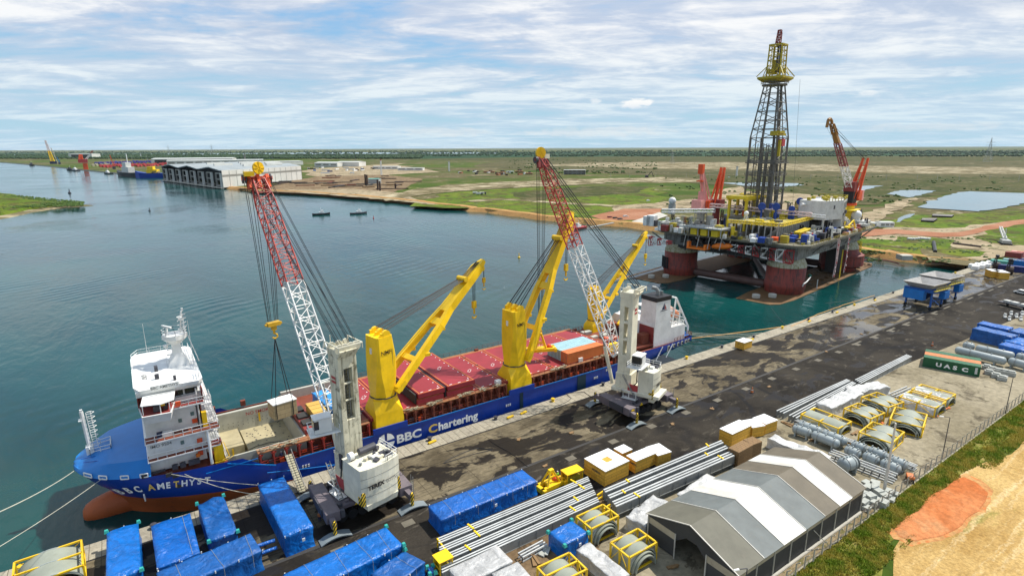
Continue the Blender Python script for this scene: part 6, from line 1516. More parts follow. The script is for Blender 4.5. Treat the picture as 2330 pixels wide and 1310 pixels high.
# deck clutter
random.seed(11)
cols=['palewhite','pgrey','dgrey','rdeck','ryellow','dyellow','white','dred','pgrey','drumblue','palewhite','dyellow','rdark','orangered','rgrey','rdark','black','palewhite','deckbrown']
def clutter(x0,x1,y0,y1,n,z=Dk,hs=(.8,3.2),bias=None):
    for k in range(n):
        x=random.uniform(x0,x1); y=random.uniform(y0,y1); h=random.uniform(*hs); mt_=random.choice(bias or cols); m=MB()
        r=random.random()
        if r<.55: m.box((x,y,z+h/2),(random.uniform(1,3.8),random.uniform(1,3.2),h),random.choice([0,0,.1]))
        elif r<.8: m.tube((x,y,z),(x,y,z+h),random.uniform(.3,.9),8)
        else: m.truss([(x-.6,y-.6,z),(x+.6,y-.6,z),(x+.6,y+.6,z),(x-.6,y+.6,z)],[(x-.5,y-.5,z+h*1.5),(x+.5,y-.5,z+h*1.5),(x+.5,y+.5,z+h*1.5),(x-.5,y+.5,z+h*1.5)],3,.14,.1)
        rb(m,random.choice(['deck_equipment','deck_tank','deck_module']) if r<.8 else 'pipe_frame',mt_)
clutter(-5,35,-10,1,110,hs=(.6,3.8)); clutter(-10,-4,20,52,40,hs=(1,5),bias=['pgrey','rdark','ryellow','dgrey','palewhite','dyellow','deckbrown']); clutter(36,66,-10,-6.5,46,hs=(.5,2.5)); clutter(50,64,-6,8,40,hs=(1,4.5),bias=['palewhite','white','pgrey','dgrey','ryellow','rdark']); clutter(-13,-6,-2,22,26,hs=(.6,3)); clutter(-13,8,40,57,52,hs=(.8,4.5),bias=['pgrey','white','dgrey','ryellow','rgrey','concrete','rdark','dred','palewhite'])
clutter(-2,36,5,25,26,Dk+6,(.5,2.0),['ryellow','dyellow','pgrey','rdeck','dyellow']); clutter(62,80,-8,10,34,hs=(.6,3.2),bias=['white','palewhite','ryellow','pgrey','white','dgrey']); clutter(38,68,12,50,40,hs=(1,6)); clutter(8,50,38,52,36,hs=(1,6)); clutter(16,40,9,36,36,Dk+6.2,(1,4.5),['derrick','dyellow','rdark','pgrey','drumblue','orangered','derrick'])
m=MB(); m.beam((US-14,-9.5,Dk),(US-17,-9,Dk+5.4),.5); m.beam((US-17,-9,Dk+5.4),(US-23,-9,Dk+3.4),.5); m.b2(US-26,US-22,-10,-8,Dk+2.6,Dk+3.2); rb(m,'knuckle_boom_crane','ryellow')
m=MB(); m.lathe((US+17,-1,Dk+4.4),[(1.2,-.6),(2.9,-.6),(2.9,-.45),(1.2,-.45),(1.2,.45),(2.9,.45),(2.9,.6),(1.2,.6)],20,'Y'); rb(m,'winch_drum','dgrey')
m=MB(); m.beam((US+12,-2,Dk+.6),(US+15,-3,Dk+5),.6); rb(m,'yellow_ramp','ryellow')
m=MB(); m.b2(US+20,US+30,-3,4,Dk-1.6,Dk+.8); rb(m,'overhanging_cabin','palewhite')
# hoses and lifebuoy strings on the quay side of the deck, ladders on the far right column
m=MB()
for x in (21,22.6,34): m.path([(x,-11.4,Dk),(x+.2,-11.6,10),(x-.4,-11.4,5),(x+.6,-11.2,4.2),(x+1.4,-11.3,12),(x+1.6,-11.3,Dk-1)],.16,5)
rb(m,'loading_hose','palepink')
m=MB()
for k in range(16): x=21.4+(k%4)*.3+(12.5 if k%2 else 0); z=5+k*.95; m.box((x,-11.7,z),(.6,.3,.6))
for o in m.comps(): rb(o,'float_marker','letterred' if random.random()<.5 else 'palepink')
m=MB(); m.b2(US-14,US-7.5,-4,1.5,.8,ZB0+1); rb(m,'side_stair_trunk','rdark')
m=MB(); m.rail([(US-24,-8.4,.5+k*2) for k in range(1)]+[(US-24,-8.4,13)],.1,.15,1,1); 
for k in range(26): m.beam((US-25,-8.6,.6+k*.5),(US-24,-8.6,.6+k*.5),.1)
m.beam((US-25,-8.6,.4),(US-25,-8.6,14),.14); m.beam((US-24,-8.6,.4),(US-24,-8.6,14),.14); rb(m,'yellow_ladder','ryellow')
m=MB(); m.truss([(US+8,-6,4),(US+10,-6,4),(US+10,-4,4),(US+8,-4,4)],[(US+8,-6,13.5),(US+10,-6,13.5),(US+10,-4,13.5),(US+8,-4,13.5)],4,.15,.1); rb(m,'yellow_stair_tower','ryellow')
m=MB(); m.path([(82,2,.6),(92,-4,1.6),(96,-12,1.8),(94,-18,1.2)],.28,6); rb(m,'hose_line','dred')
text('SS-ORTAL',2.0,(RX@Vector((-6.15,VS-8,16.6))),RX.to_3x3()@Vector((0,-1,0)),(0,0,1),'dgrey',rig,'rig_name_lettering',.02,off=.1)
text('ORTAL',2.2,(RX@Vector((US-9,-6.1,16.6))),RX.to_3x3()@Vector((1,0,0)),(0,0,1),'dgrey',rig,'rig_name_lettering',.02,off=.1)
random.seed(21)
# ================================================================ YARD AND QUAY CARGO
def c4(x,y): return (1650+x/2.079,680+y/2.079)
def c3(x,y): return (1100+x/2.08,680+y/2.08)
def c2_(x,y): return (550+x/2.08,680+y/2.08)
def quad(pts,h): return [G(px,py,h) for px,py in pts]
def rect4(pts,h):
    """tidy a surveyed top quad (A,B,C,D round the roof) into a true rectangle: centre, size, heading"""
    q=quad(pts,h); e1=((q[1]-q[0])+(q[2]-q[3]))*.5; e2=((q[3]-q[0])+(q[2]-q[1]))*.5
    c=(q[0]+q[1]+q[2]+q[3])/4; a1=math.atan2(e1.y,e1.x); a2=math.atan2(e2.y,e2.x)-math.pi/2
    while a2-a1>math.pi/2: a2-=math.pi
    while a2-a1<-math.pi/2: a2+=math.pi
    rz=(a1*e1.length+a2*e2.length)/(e1.length+e2.length); return c,e1.length,e2.length,rz
random.seed(5)
TG='cargo blocks under blue tarpaulin'
def tarp(label,c,l,w,h,rz,mat=None,name='tarpaulin_cargo',cat='covered cargo',group=TG,sag=.12,corners=None,ties=1,flare=.12,hump=None,hole=None,seed=None):
    mat=mat or random.choice(['tarp','tarpB','tarpC'])
    t=T(name,label,cat,(c[0],c[1],0.03),rz,group); sd=seed if seed is not None else c[0]
    nx=max(4,int(l/.7)); ny=max(3,int(w/.7)); per=[]
    for i in range(nx): per.append((-l/2+l*i/nx,-w/2))
    for i in range(ny): per.append((l/2,-w/2+w*i/ny))
    for i in range(nx): per.append((l/2-l*i/nx,w/2))
    for i in range(ny): per.append((-l/2,w/2-w*i/ny))
    N=len(per); mb=MB(); rings=[]
    def nz(x,y,z): return mnoise.noise(Vector((x*.9+sd,y*.9,z*.6+sd*.3)))
    def tops(x,y):
        b=h-.12+sag*nz(x*.7,y*.7,3)-sag*.8*(1-abs(2*x/l)**2)*(1-abs(2*y/w)**2)*.6
        if hump: b+=hump(x/l,y/w)
        return b
    for k,z in ((0,0.0),(.25,.22),(.5,.5),(.75,.78),(.92,.95),(1,1.0)):
        r=[]
        for x,y in per:
            rr=math.hypot(x/l,y/w)*2; f=1+flare*(1-z)**2/ max(l,w)*3*(.6+.8*nz(x*1.5,y*1.5,z*2))-(.035 if z==1.0 else 0)/1
            pl=.26*nz(x*1.6,y*1.6,z*1.2)*math.sin(math.pi*min(1,z*1.05))
            nxn=x/abs(l/2) if abs(abs(x)-l/2)<1e-3 else 0; nyn=y/abs(w/2) if abs(abs(y)-w/2)<1e-3 else 0
            bl=-.14*math.sin(math.pi*z)+pl; top=tops(x,y)
            r.append((x*(1+(f-1)*.6)+nxn*bl,y*(1+(f-1)*.6)+nyn*bl,top*z))
        rings.append(r)
    for k in (.8,.55,.3,.08):
        rings.append([(x*k*1.0,y*k,tops(x*k,y*k)+.08) for x,y in per])
    mb.loft(rings,cap=False); o=len(mb.v); mb.f.append(tuple(range(o-N,o)))
    body=mb.build('cover',M[mat],t,world=False,smooth='all')
    if ties:
        cnt=max(2,int(l/2.6)); 
        for i in range(cnt+1):
            x=-l/2+l*(i+.1*random.random())/cnt*.98+.05
            for s_ in (-1,1):
                if random.random()<.8: MB().box((x,s_*(w/2+.01),h-.18+random.uniform(-.1,.05)),(.14,.1,.34),random.uniform(-.3,.3)).build('tie_patch',M['patch'],t,world=False)
        if ties>1: MB().box((l*random.uniform(-.15,.2),-w/2-.02,h*.5),(.4,.1,.45)).build('paper_label',M['patch'],t,world=False)
    if l>5 and ties:
        for q in range(int(l/3.2)):
            x=-l/2+l*(q+.6+.3*random.random())/int(l/3.2)*.95; dx=random.uniform(-.5,.5)
            pts_=[(x,-w/2-.08,h*.35),(x,-w/2-.03,h*.85)]+[(x+dx*(k/8),-w/2*.96+w*.96*k/8,tops(x,-w/2+w*k/8)+.14) for k in range(9)]+[(x+dx,w/2+.05,h*.8)]
            MB().path(pts_,.02,4).build('lashing_rope',M['dunn'],t,world=False)
    if corners:
        for sx_,sy_ in corners: MB().loft([[(sx_*l/2+a*.28,sy_*w/2+b*.28,h-.25) for a,b in((-1,-1),(1,-1),(1,1),(-1,1))],[(sx_*l/2+a*.2,sy_*w/2+b*.2,h+.18) for a,b in((-1,-1),(1,-1),(1,1),(-1,1))]]).build('corner_pad',M['teal'],t,world=False)
    return t
M['patch']=paint('white_reinforcing_patch',(.62,.64,.64),.6,.2)
def tq(label,pts,h,**k): c,l,w,rz=rect4(pts,h); return tarp(label,c,l,w,h,rz,**k)
C_=[(-1,-1),(1,1),(1,-1),(-1,1)]
tq('narrow blue tarpaulin block nearest the bulbous bow, first in the quayside row',[(237,1209),(311,1188),(326,1296),(245,1316)],2.9,corners=C_,ties=2,sag=.3)
tq('wide blue tarpaulin block second from the left by the quay edge, two peaked humps',[(341,1193),(431,1165),(458,1256),(357,1290)],2.9,corners=None,sag=.25,hump=lambda x,y:.5*math.exp(-((abs(x)-.35)**2+(y+.1)**2)*40))
tq('square blue tarpaulin block with sagging top, third from the left by the quay edge',[(447,1144),(507,1127),(543,1206),(476,1230)],2.5,corners=C_,sag=.4)
tq('tall blue tarpaulin block ending beside the mossy harbour crane',[(583,1099),(643,1084),(716,1193),(648,1219)],3.4,ties=2,sag=.15)
tq('long blue tarpaulin block with two covered tubes sticking out of its end',[(345,1300),(572,1213),(597,1250),(380,1345)],3.2,ties=1,sag=.15)
p=G(600,1232,2.2); q=G(625,1224,2.2); 
b=MB(); b.tube((p.x-1,p.y,1.9),(q.x,q.y,1.9),.27,10); t=tag(centre(b.build('covered_tube',M['tarp'],None,smooth=True)),'upper blue wrapped tube poking out of the long tarpaulin block','tube'); t['group']='blue wrapped tubes'
p=G(602,1252,1.6); q=G(630,1242,1.6)
b=MB(); b.tube((p.x-1,p.y,1.4),(q.x,q.y,1.4),.25,10); t=tag(centre(b.build('covered_tube',M['tarp'],None,smooth=True)),'lower blue wrapped tube poking out of the long tarpaulin block','tube'); t['group']='blue wrapped tubes'
tq('long flat blue tarpaulin block with teal corner ties below the mossy crane',[(622,1307),(884,1201),(920,1240),(690,1345)],3.0,corners=[(1,1),(1,-1)],sag=.1)
tq('sagging blue tarpaulin block in the bottom row, left of the yellow cabin',[(830,1310),(930,1246),(962,1281),(900,1330)],2.3,corners=[(1,1)],sag=.35)
tq('small blue covered item with teal ties beside the yellow cabin',[(972,1288),(984,1286),(992,1300),(978,1304)],1.2,corners=C_,ties=0)
tq('longest blue tarpaulin block, lying between the steel girders and the asphalt',[(973,1150),(1189,1065),(1224,1094),(1003,1181)],2.7,ties=2,sag=.08)
tq('small blue tarpaulin cube with teal corners among the yellow framed shells',[(1243,1210),(1302,1182),(1340,1212),(1287,1236)],2.6,corners=C_,ties=2,sag=.05)
for lab,pts,h in (('blue tarpaulin block at the back of the right-hand row',[(2221,733),(2240,731),(2301,742),(2300,752)],3.0),
    ('large dark blue tarpaulin block beside the grey pressure vessels',[(2215,745),(2228,741),(2316,760),(2302,768)],3.6),
    ('blue tarpaulin block cut by the right edge, behind the large one',[(2302,750),(2318,745),(2360,752),(2345,765)],3.0),
    ('blue tarpaulin block with slack cover near the right edge',[(2290,772),(2315,765),(2370,778),(2340,790)],2.8),
    ('front blue tarpaulin block above the pressure vessels at the right edge',[(2275,782),(2287,776),(2345,790),(2335,799)],3.2)):
    tq(lab,pts,h,ties=1)
# grey wrapped bundles
GW='shrink wrapped bundles'
tq('long dusty grey wrapped bundle beside the yellow cabin, at the bottom edge',[(1010,1290),(1135,1243),(1168,1272),(1060,1330)],2.0,mat='gwrap',name='wrapped_bundle',cat='wrapped cargo',group=GW,ties=0)
tq('dusty grey wrapped bundle cut by the bottom edge, beside the framed shells',[(1110,1300),(1178,1280),(1215,1310),(1150,1335)],1.8,mat='gwrap',name='wrapped_bundle',cat='wrapped cargo',group=GW,ties=0)
tq('silvery wrapped bundle with a torn hole, in front of the blue cube',[(1306,1243),(1340,1238),(1440,1300),(1400,1322)],1.7,mat='gwrap',name='wrapped_bundle',cat='wrapped cargo',group=GW,ties=0,sag=.4)
tq('loose grey wrapped bundle against the shed corner, behind the framed shells',[(1412,1170),(1490,1135),(1545,1142),(1462,1188)],2.2,mat='gwrap',name='wrapped_bundle',cat='wrapped cargo',group=GW,ties=0,sag=.5)
tq('low white wrapped bundle between the girders and the shed wall',[(1535,1120),(1610,1080),(1640,1086),(1560,1130)],1.5,mat='wplastic',name='wrapped_bundle',cat='wrapped cargo',group=GW,ties=0,sag=.4)
tq('long white wrapped bundle behind the shed ridge, next to the dark crates',[(1740,995),(1765,990),(1895,1035),(1875,1048)],1.9,mat='wplastic',name='wrapped_bundle',cat='wrapped cargo',group=GW,ties=0,sag=.6)
tq('bulky white wrapped bundle lying on the far girders',[(1862,915),(1930,880),(1960,893),(1895,930)],2.2,mat='wplastic',name='wrapped_bundle',cat='wrapped cargo',group=GW,ties=0,sag=.5)
tq('white wrapped bundle on the far girders, right part with ragged top',[(1932,882),(2000,862),(2012,876),(1955,895)],2.0,mat='wplastic',name='wrapped_bundle',cat='wrapped cargo',group=GW,ties=0,sag=.6)
# crates -----------------------------------------------------------------------
def crate(label,pts,h,hole=False,dark=False,name='wooden_crate',logo=None):
    c,l,w,rz=rect4(pts,h); t=T(name,label,'crate',(c.x,c.y,.03),rz,'wooden crates' )
    b=MB(); b.box((0,0,h/2+.06),(l,w,h-.12)); n=max(2,round(l/1.3))
    if dark:
        for i in range(int(l/.42)): b.box((-l/2+.21+i*.42,0,h+.0),(.36,w,.08))
    b.build('crate_body',M['wooddark' if dark else 'wood'],t,world=False,bev=.03)
    s=MB()
    for z in (.12,h*.5,h-.15): s.b2(-l/2-.03,l/2+.03,-w/2-.03,-w/2,z-.07,z+.07); s.b2(-l/2-.03,-l/2,-w/2-.03,w/2+.03,z-.07,z+.07)
    for i in range(n+1): x=-l/2+.08+(l-.16)*i/n; s.b2(x-.07,x+.07,-w/2-.045,-w/2-.03,0,h-.05)
    s.build('crate_batten',M['wood' if not dark else 'wooddark'],t,world=False)
    f=MB()
    for i in range(3): f.box((-l/2+.5+i*(l-1)/2,0,.03),(.2,w,.1))
    f.sep('crate_skid',M['wooddark'],t,world=False)
    if not dark:
        e=MB()
        if hole: 
            for a in ((-l/2-.05,l/2+.05,-w/2-.05,-w*.12),(-l/2-.05,l/2+.05,w*.14,w/2+.05),(-l/2-.05,-l*.14,-w*.12,w*.14),(l*.14,l/2+.05,-w*.12,w*.14)): e.b2(*a,h-.01,h+.07)
        else: e.b2(-l/2-.05,l/2+.05,-w/2-.05,w/2+.05,h-.01,h+.07)
        e.build('crate_cover',M['snow'],t,world=False)
    if logo: text(logo,.55,RMv(t,(-.6,-w/2-.05,h*.62)),RMd(t,(1,0,0)),(0,0,1),'dgrey',t,'stencil_lettering',.02,off=.02)
    return t
def RMv(t,p): return XF[t.name]@Vector(p)
def RMd(t,p): return XF[t.name].to_3x3()@Vector(p)
crate('big plywood crate with a square opening in its white cover, nearest the girders',[(1329,1043),(1378,1073),(1432,1048),(1384,1021)][::1],2.9,hole=True,logo='SIEMENS')
crate('small white topped crate tucked behind the big one with the opening',[(1394,1021),(1417,1030),(1440,1023),(1420,1012)],2.2)
crate('white topped crate in the middle of the three beside the girders',[(1426,1037),(1446,1049),(1497,1030),(1472,1017)],2.4,logo='SIEMENS')
crate('right-hand white topped crate beside the girders, slightly lower than its neighbour',[(1473,1017),(1495,1038),(1529,1027),(1497,1009)],2.2)
crate('tallest white topped crate standing against the dark weathered crates',[(1639,976),(1667,988),(1709,968),(1682,954)],2.7)
crate('middle white topped crate of the row behind the shed',[(1694,958),(1709,974),(1742,968),(1713,951)],2.3)
crate('rightmost white topped crate of the row behind the shed',[(1717,950),(1742,968),(1768,954),(1737,942)],2.3)
crate('lone white topped crate close to the quay edge',[(1674,774),(1693,781),(1713,774),(1691,769)],2.1,logo='02')
crate('weathered dark plank crate left of its twin, behind the shed',[(1657,1019),(1682,1030),(1712,1012),(1690,1000)],3.0,dark=True)
crate('weathered dark plank crate right of its twin, behind the shed',[(1691,1000),(1713,1012),(1734,1004),(1712,992)],3.0,dark=True)
for i,pts in enumerate(([(2252,613),(2256,618),(2270,617),(2266,612)],[(2270,615),(2272,621),(2286,619),(2283,614)])):
    crate(('left','right')[i]+' yellow crate of the two by the black grabs near the far containers',pts,3.0)
for i in range(7):
    x=2212+i*6.5; y=609-i*1.2+(i%2)*5; p=G(x,y,0); t=tag(centre(MB().box((p.x,p.y,.9),(3.6,2.6,1.7),.1).build('white_crate',M['snow'],None,bev=.08)),'low white crate in the pile at the far end of the quay','crate','white crates at the far end of the quay')
# steel girders ------------------------------------------------------------------
def girder(label,p0,p1,h,w=.62,z=0.0,group='grey steel girders'):
    p0=Vector(p0); p1=Vector(p1); d=p1-p0; l=Vector((d.x,d.y)).length; rz=math.atan2(d.y,d.x); t=T('steel_girder',label,'girder',(p0.x,p0.y,z+.03),rz,group)
    b=MB(); b.b2(0,l,-w*.36,-w*.28,.08,h-.08); b.b2(0,l,w*.28,w*.36,.08,h-.08); b.b2(0,l,-w*.36,w*.36,h-.16,h-.08); b.b2(.02,l-.02,-w/2,w/2,0.0,.08)
    k=MB()
    n=int(l/3.0)
    for i in range(n+1): b.b2(.1+i*(l-.2)/n-.03,.1+i*(l-.2)/n+.03,-w*.46,w*.46,.08,h-.08)
    b.build('girder_web',M['steel'],t,world=False); MB().b2(0,l,-w*.26,w*.26,h-.05,h+.05).build('top_flange',M['steell'],t,world=False)
    return t
def gset(A,B,A2,B2,h,rows,desc,z=0.0,off=0.0,w=None):
    """rows of girders between the edge A->B (far side) and A2->B2 (near side)"""
    A,B,A2,B2=[G(*p,h+z) for p in (A,B,A2,B2)]
    n=sum(rows)+.9*(len(rows)-1); pos=0; out=[]
    sp=((A2-A).length+(B2-B).length)/2/n
    k=0
    for ri,rn in enumerate(rows):
        for j in range(rn):
            t0=(pos+.5)/n; a=A.lerp(A2,t0); b=B.lerp(B2,t0); out.append(girder('',a,b,h,sp*.80,z)); out[-1]['label']=desc(ri,j,len(rows),rn); pos+=1; k+=1
        pos+=.9
    return out
ords=['first','second','third','fourth','fifth','sixth']
def D1(tag_): return lambda r,j,nr,n: '%s girder of the %s bundle, %s'%(ords[j],ords[r],tag_)
gset((997,1222),(1337,1083),(1006,1305),(1364,1142),1.5,[3,3,3,3],D1('in the long left stack'),0)
gset((1372,1112),(1640,1000),(1403,1154),(1672,1038),1.5,[2,2,3],D1('in the middle stack'),0.9)
gset((1372,1122),(1640,1008),(1403,1168),(1672,1050),.85,[2,2,3],lambda r,j,nr,n:'%s underlying girder below the %s bundle of the middle stack'%(ords[j],ords[r]),0)
gset((1764,933),(1926,862),(1815,952),(1948,872),1.3,[3,3],D1('in the stack by the white wrapped bundles'),0)
gset((1944,863),(2062,806),(1960,873),(2076,811),1.2,[4],D1('in the short far stack on the asphalt'),0)
def strap(px0,py0,px1,py1,z,label):
    a=G(px0,py0,z); b=G(px1,py1,z); t=T('yellow_clamp_bar',label,'clamp bar',(a.x,a.y,z),0,'yellow clamp bars across the girders')
    MB().beam(a+Vector((0,0,.06)),b+Vector((0,0,.06)),.26,.14).build('clamp_beam',M['yellow'],t); MB().beam(b,b-Vector((0,0,1.4)),.07).build('clamp_rod',M['dgrey'],t)
for i,(a,b,c_,d,lab) in enumerate(((1064,1192,1078,1203,'over the left end of the long stack, upper one'),(1079,1207,1092,1220,'over the left end of the long stack, lower one'),(1058,1240,1071,1251,'over the third bundle at the left end'),
    (1298,1091,1312,1099,'near the yellow cage, upper one'),(1316,1102,1330,1112,'near the yellow cage, lower one'),(1305,1130,1316,1139,'in the middle of the right end of the long stack'),(1296,1152,1310,1162,'at the right end of the lowest bundle'),
    (1424,1090,1432,1097,'at the left end of the middle stack, top one'),(1415,1115,1423,1122,'at the left end of the middle stack, second one'),(1442,1121,1456,1131,'at the left end of the middle stack, lowest one'),
    (1606,1009,1613,1016,'at the right end of the middle stack, top one'),(1604,1030,1611,1036,'at the right end of the middle stack, second one'),(1633,1036,1646,1044,'at the right end of the middle stack, lowest one'))):
    strap(a,b,c_,d,1.55 if i<7 else 2.45,'yellow clamp bar '+lab)
for i,(x,y,lab) in enumerate(((995,1228,'at the left end of the long stack'),(1372,1120,'at the left end of the middle stack'),(1388,1150,'on the lower left corner of the middle stack'))):
    p=G(x,y,1.2); t=T('yellow_end_frame','yellow end frame '+lab,'end frame',(p.x,p.y,0),R(-3 if i==0 else -80),'yellow end frames of the girder stacks')
    l=3.6 if i==0 else 1.6
    m=MB(); m.b2(-.1,.1,-l,0,1.3,1.55); m.b2(-.1,.1,-l,0,.5,.7); m.b2(-.1,.1,-.2,0,0,1.5); m.b2(-.1,.1,-l,-l+.2,0,1.5); m.build('end_beam',M['yellow'],t,world=False)
# yellow cabin, cage, spreader
def cagebox(label,pts,h,roof=True,name='yellow_cabin'):
    c,l,w,rz=rect4(pts,h); t=T(name,label,'cabin',(c.x,c.y,.03),rz); m=MB()
    for x in (-l/2,l/2):
        for y in (-w/2,w/2): m.b2(x-.07,x+.07,y-.07,y+.07,0,h)
    for z in (.3,1.1): m.b2(-l/2,l/2,-w/2-.04,-w/2+.04,z,z+.12)
    m.b2(-l/2-.05,-l/2+.03,-w/2,w/2,0,h); 
    for i in range(7): x=-l/2+l*i/6; m.b2(x-.04,x+.04,w/2-.03,w/2+.03,0,h)
    m.build('cabin_frame',M['yellow2'],t,world=False); MB().b2(-l/2-.15,l/2+.15,-w/2-.15,w/2+.15,h,h+.12).build('cabin_roof',M['yellow'],t,world=False)
    MB().b2(-l/2+.3,l/2-.3,-w/2+.3,w/2-.3,.1,1.3).build('stored_gear',M['dyellow'],t,world=False)
cagebox('open yellow cabin with flat roof at the left end of the long girder stack',[(988,1265),(1000,1281),(1029,1268),(1014,1250)],2.3)
cagebox('yellow caged cabin with a flat roof beside the big crate with the opening',[(1280,1071),(1291,1082),(1324,1069),(1312,1057)],2.2,name='yellow_cage')
p=G(1253,1108,0); s_=spreader('container_spreader','yellow spreader with pyramid frame resting on the ground beside the longest blue tarpaulin',(p.x,p.y,0.03),R(2),3.2,5.4)
# shells in yellow frames --------------------------------------------------------
FG='grey duct shells in yellow transport frames'
def shell_frame(label,pts,h,axis='w',covered=False,n=3,single=False,fr=1.0):
    """pts: L (near-left), T (far-left), R (far-right), B (near-right) of the top frame; the shells run L-B"""
    q=quad(pts,h); Lp,Tp,Rp,Bp=q; ex=((Tp-Lp)+(Rp-Bp))/2; ey=((Lp-Tp)*0+(Bp-Lp)+(Rp-Tp))/2
    c=(Lp+Tp+Rp+Bp)/4; l=ex.length; w=ey.length; rz=math.atan2(ex.y,ex.x)
    t=T('framed_duct_shell',label,'duct shell',(c.x,c.y,.03),rz,FG)
    m=MB(); B_=.23
    for x in (-l/2,l/2):
        for z in (.15,h): m.beam((x,-w/2,z),(x,w/2,z),B_)
        for y in (-w/2,0,w/2): m.beam((x,y,0),(x,y,h),B_)
        m.beam((x,-w/2,.15),(x,0,h),.09); m.beam((x,0,h),(x,w/2,.15),.09)
    for y in (-w/2,0,w/2):
        m.beam((-l/2,y,h),(l/2,y,h),B_); m.beam((-l/2,y,.12),(l/2,y,.12),B_)
    m.beam((-l/2,w/2,h),(-l*.1,w/2,.15),.09); m.beam((l/2,w/2,h),(l*.1,w/2,.15),.09)
    m.build('transport_frame',M['yellow2'],t,world=False)
    for k in range(n):
        r=(l*.50-k*.36)*fr; off=.0 if not single else w*.25
        rings=[]; a0=-.10; y0,y1=-w/2-.1-k*.30,w/2+.1-k*.3
        outer=[];inner=[]
        for y in (y0,(y0*2+y1)/3,(y0+2*y1)/3,y1):
            ro=[(math.cos(math.pi*j/16)*r,y,.15+math.sin(math.pi*j/16)*min(r,h+.05-k*.34)) for j in range(17)]
            ri=[(math.cos(math.pi*j/16)*(r-.16),y,.15+math.sin(math.pi*j/16)*(min(r,h+.05-k*.34)-.16)) for j in reversed(range(17))]
            rings.append(ro+ri)
        MB().loft(rings).build('duct_shell',M['shell'],t,world=False,smooth=True)
        if k==0:
            b=MB()
            for y in (y0+.1,0,y1-.1): 
                ring=[[(math.cos(math.pi*j/16)*(r+d),y+e,.15+math.sin(math.pi*j/16)*(min(r,h+.05)+d)) for j in range(17)] for d,e in((0,-.05),(.05,-.05),(.05,.05),(0,.05))]
                b.loft(ring,cap=False,closed=False)
            b.sep('stiffener_rib',M['tank'],t,world=False)
    MB().box((l*.36,-w/2-.3,.9),(.3,.06,.4)).build('paper_label',M['patch'],t,world=False)
    if covered:
        b=MB(); r=l*.49; rings=[[(math.cos(math.pi*j/14)*(r+.10+.05*random.random()),y,.15+math.sin(math.pi*j/14)*(h+.02+.05*random.random())) for j in range(15)] for y in [w*(-.5+i/6) for i in range(7)]]
        b.loft(rings,cap=False,closed=False); b.build('white_cover',M['wplastic'],t,world=False,smooth=True)
def P4(*a): return [c4(*p) for p in a]
def P5(*a): return [(1180+x/5.695,1080+y/5.695) for x,y in a]
shell_frame('framed duct shell with three nested rims, right of the blue tarpaulin cube',P5((740,550),(1085,390),(1300,530),(955,695)),2.7)
shell_frame('framed duct shell closest to the shed gable',P5((1190,880),(1540,705),(1795,870),(1440,1075)),2.7)
shell_frame('framed duct shell with a long overhanging cap, cut by the bottom edge',P5((225,1215),(640,1015),(900,1220),(480,1420)),2.7,n=1)
shell_frame('single framed duct shell lying nearest the quay edge, bottom left corner',[(20,1283),(182,1231),(192,1283),(40,1340)],2.4,n=1)
shell_frame('long framed duct shell in the left of the shell yard, beside the grey vessels',P4((360,545),(420,518),(600,578),(535,615)),1.9,n=2)
shell_frame('framed duct shell in the middle row, second from the left',P4((620,490),(745,535),(700,572),(573,522)),2.2)
shell_frame('framed duct shell at the back of the middle row, beside the wrapped bundle',P4((705,440),(828,480),(790,522),(660,467)),2.2)
shell_frame('widest framed duct shell, on the right of the middle row',P4((820,515),(985,555),(905,600),(765,565)),2.2)
shell_frame('framed duct shell at the front, closest to the tall concrete pole',P4((700,585),(855,630),(780,683),(632,627)),2.1)
shell_frame('framed shell under white wrapping, left of the covered pair',P4((835,460),(885,432),(1035,490),(985,520)),2.2,covered=True,n=2)
shell_frame('framed shell under white wrapping, right of the covered pair',P4((888,425),(932,405),(1088,450),(1040,482)),2.2,covered=True,n=2)
# pressure vessels
VG='grey pressure vessels lying in rows'
def vessel(label,a,b,r,z=None,group=VG,nz=3,fl=False):
    a=Vector((a[0],a[1],0)); b=Vector((b[0],b[1],0)); d=b-a; l=d.length; t=T('pressure_vessel',label,'vessel',((a.x+b.x)/2,(a.y+b.y)/2,.03),math.atan2(d.y,d.x),group); z=z or r+.45
    prof=[(0.02,-l/2),(r*.55,-l/2+.08*r),(r*.87,-l/2+.3*r),(r,-l/2+.62*r),(r,l/2-.62*r),(r*.87,l/2-.3*r),(r*.55,l/2-.08*r),(.02,l/2)]
    MB().lathe((0,0,z),prof,20,'X').build('vessel_shell',M['tank'],t,world=False,smooth=True)
    for k in range(nz):
        x=-l/2+l*(k+.7)/(nz+.4); MB().tube((x,0,z+r*.9),(x,0,z+r+.28),.13,8).build('nozzle',M['tank'],t,world=False)
        if k!=1: MB().lathe((x+.3,0,z),[(r,-.07),(r+.07,-.07),(r+.07,.07),(r,.07)],20,'X').build('girth_ring',M['steel'],t,world=False)
    for x in (-l*.3,l*.3): MB().b2(x-.15,x+.15,-r*.8,r*.8,0,z-r*.55).build('saddle',M['tank'],t,world=False)
    return t
def vp(px,py,z=1.2): p=G(px,py,z); return (p.x,p.y)
vrow=[((320,610),(420,645)),((425,648),(545,695)),((565,710),(640,738)),((645,740),(700,765)),((710,768),(760,785)),((735,770),(830,815))]
vs_=[[c4(318,612),c4(408,640)],[c4(410,642),c4(540,693)],[c4(345,595),c4(455,632)],[c4(460,636),c4(575,682)],[c4(565,712),c4(640,742)],[c4(650,742),c4(728,772)],[c4(595,690),c4(668,715)],[c4(675,716),c4(765,750)],[c4(735,775),c4(830,815)],[c4(770,758),c4(862,795)]]
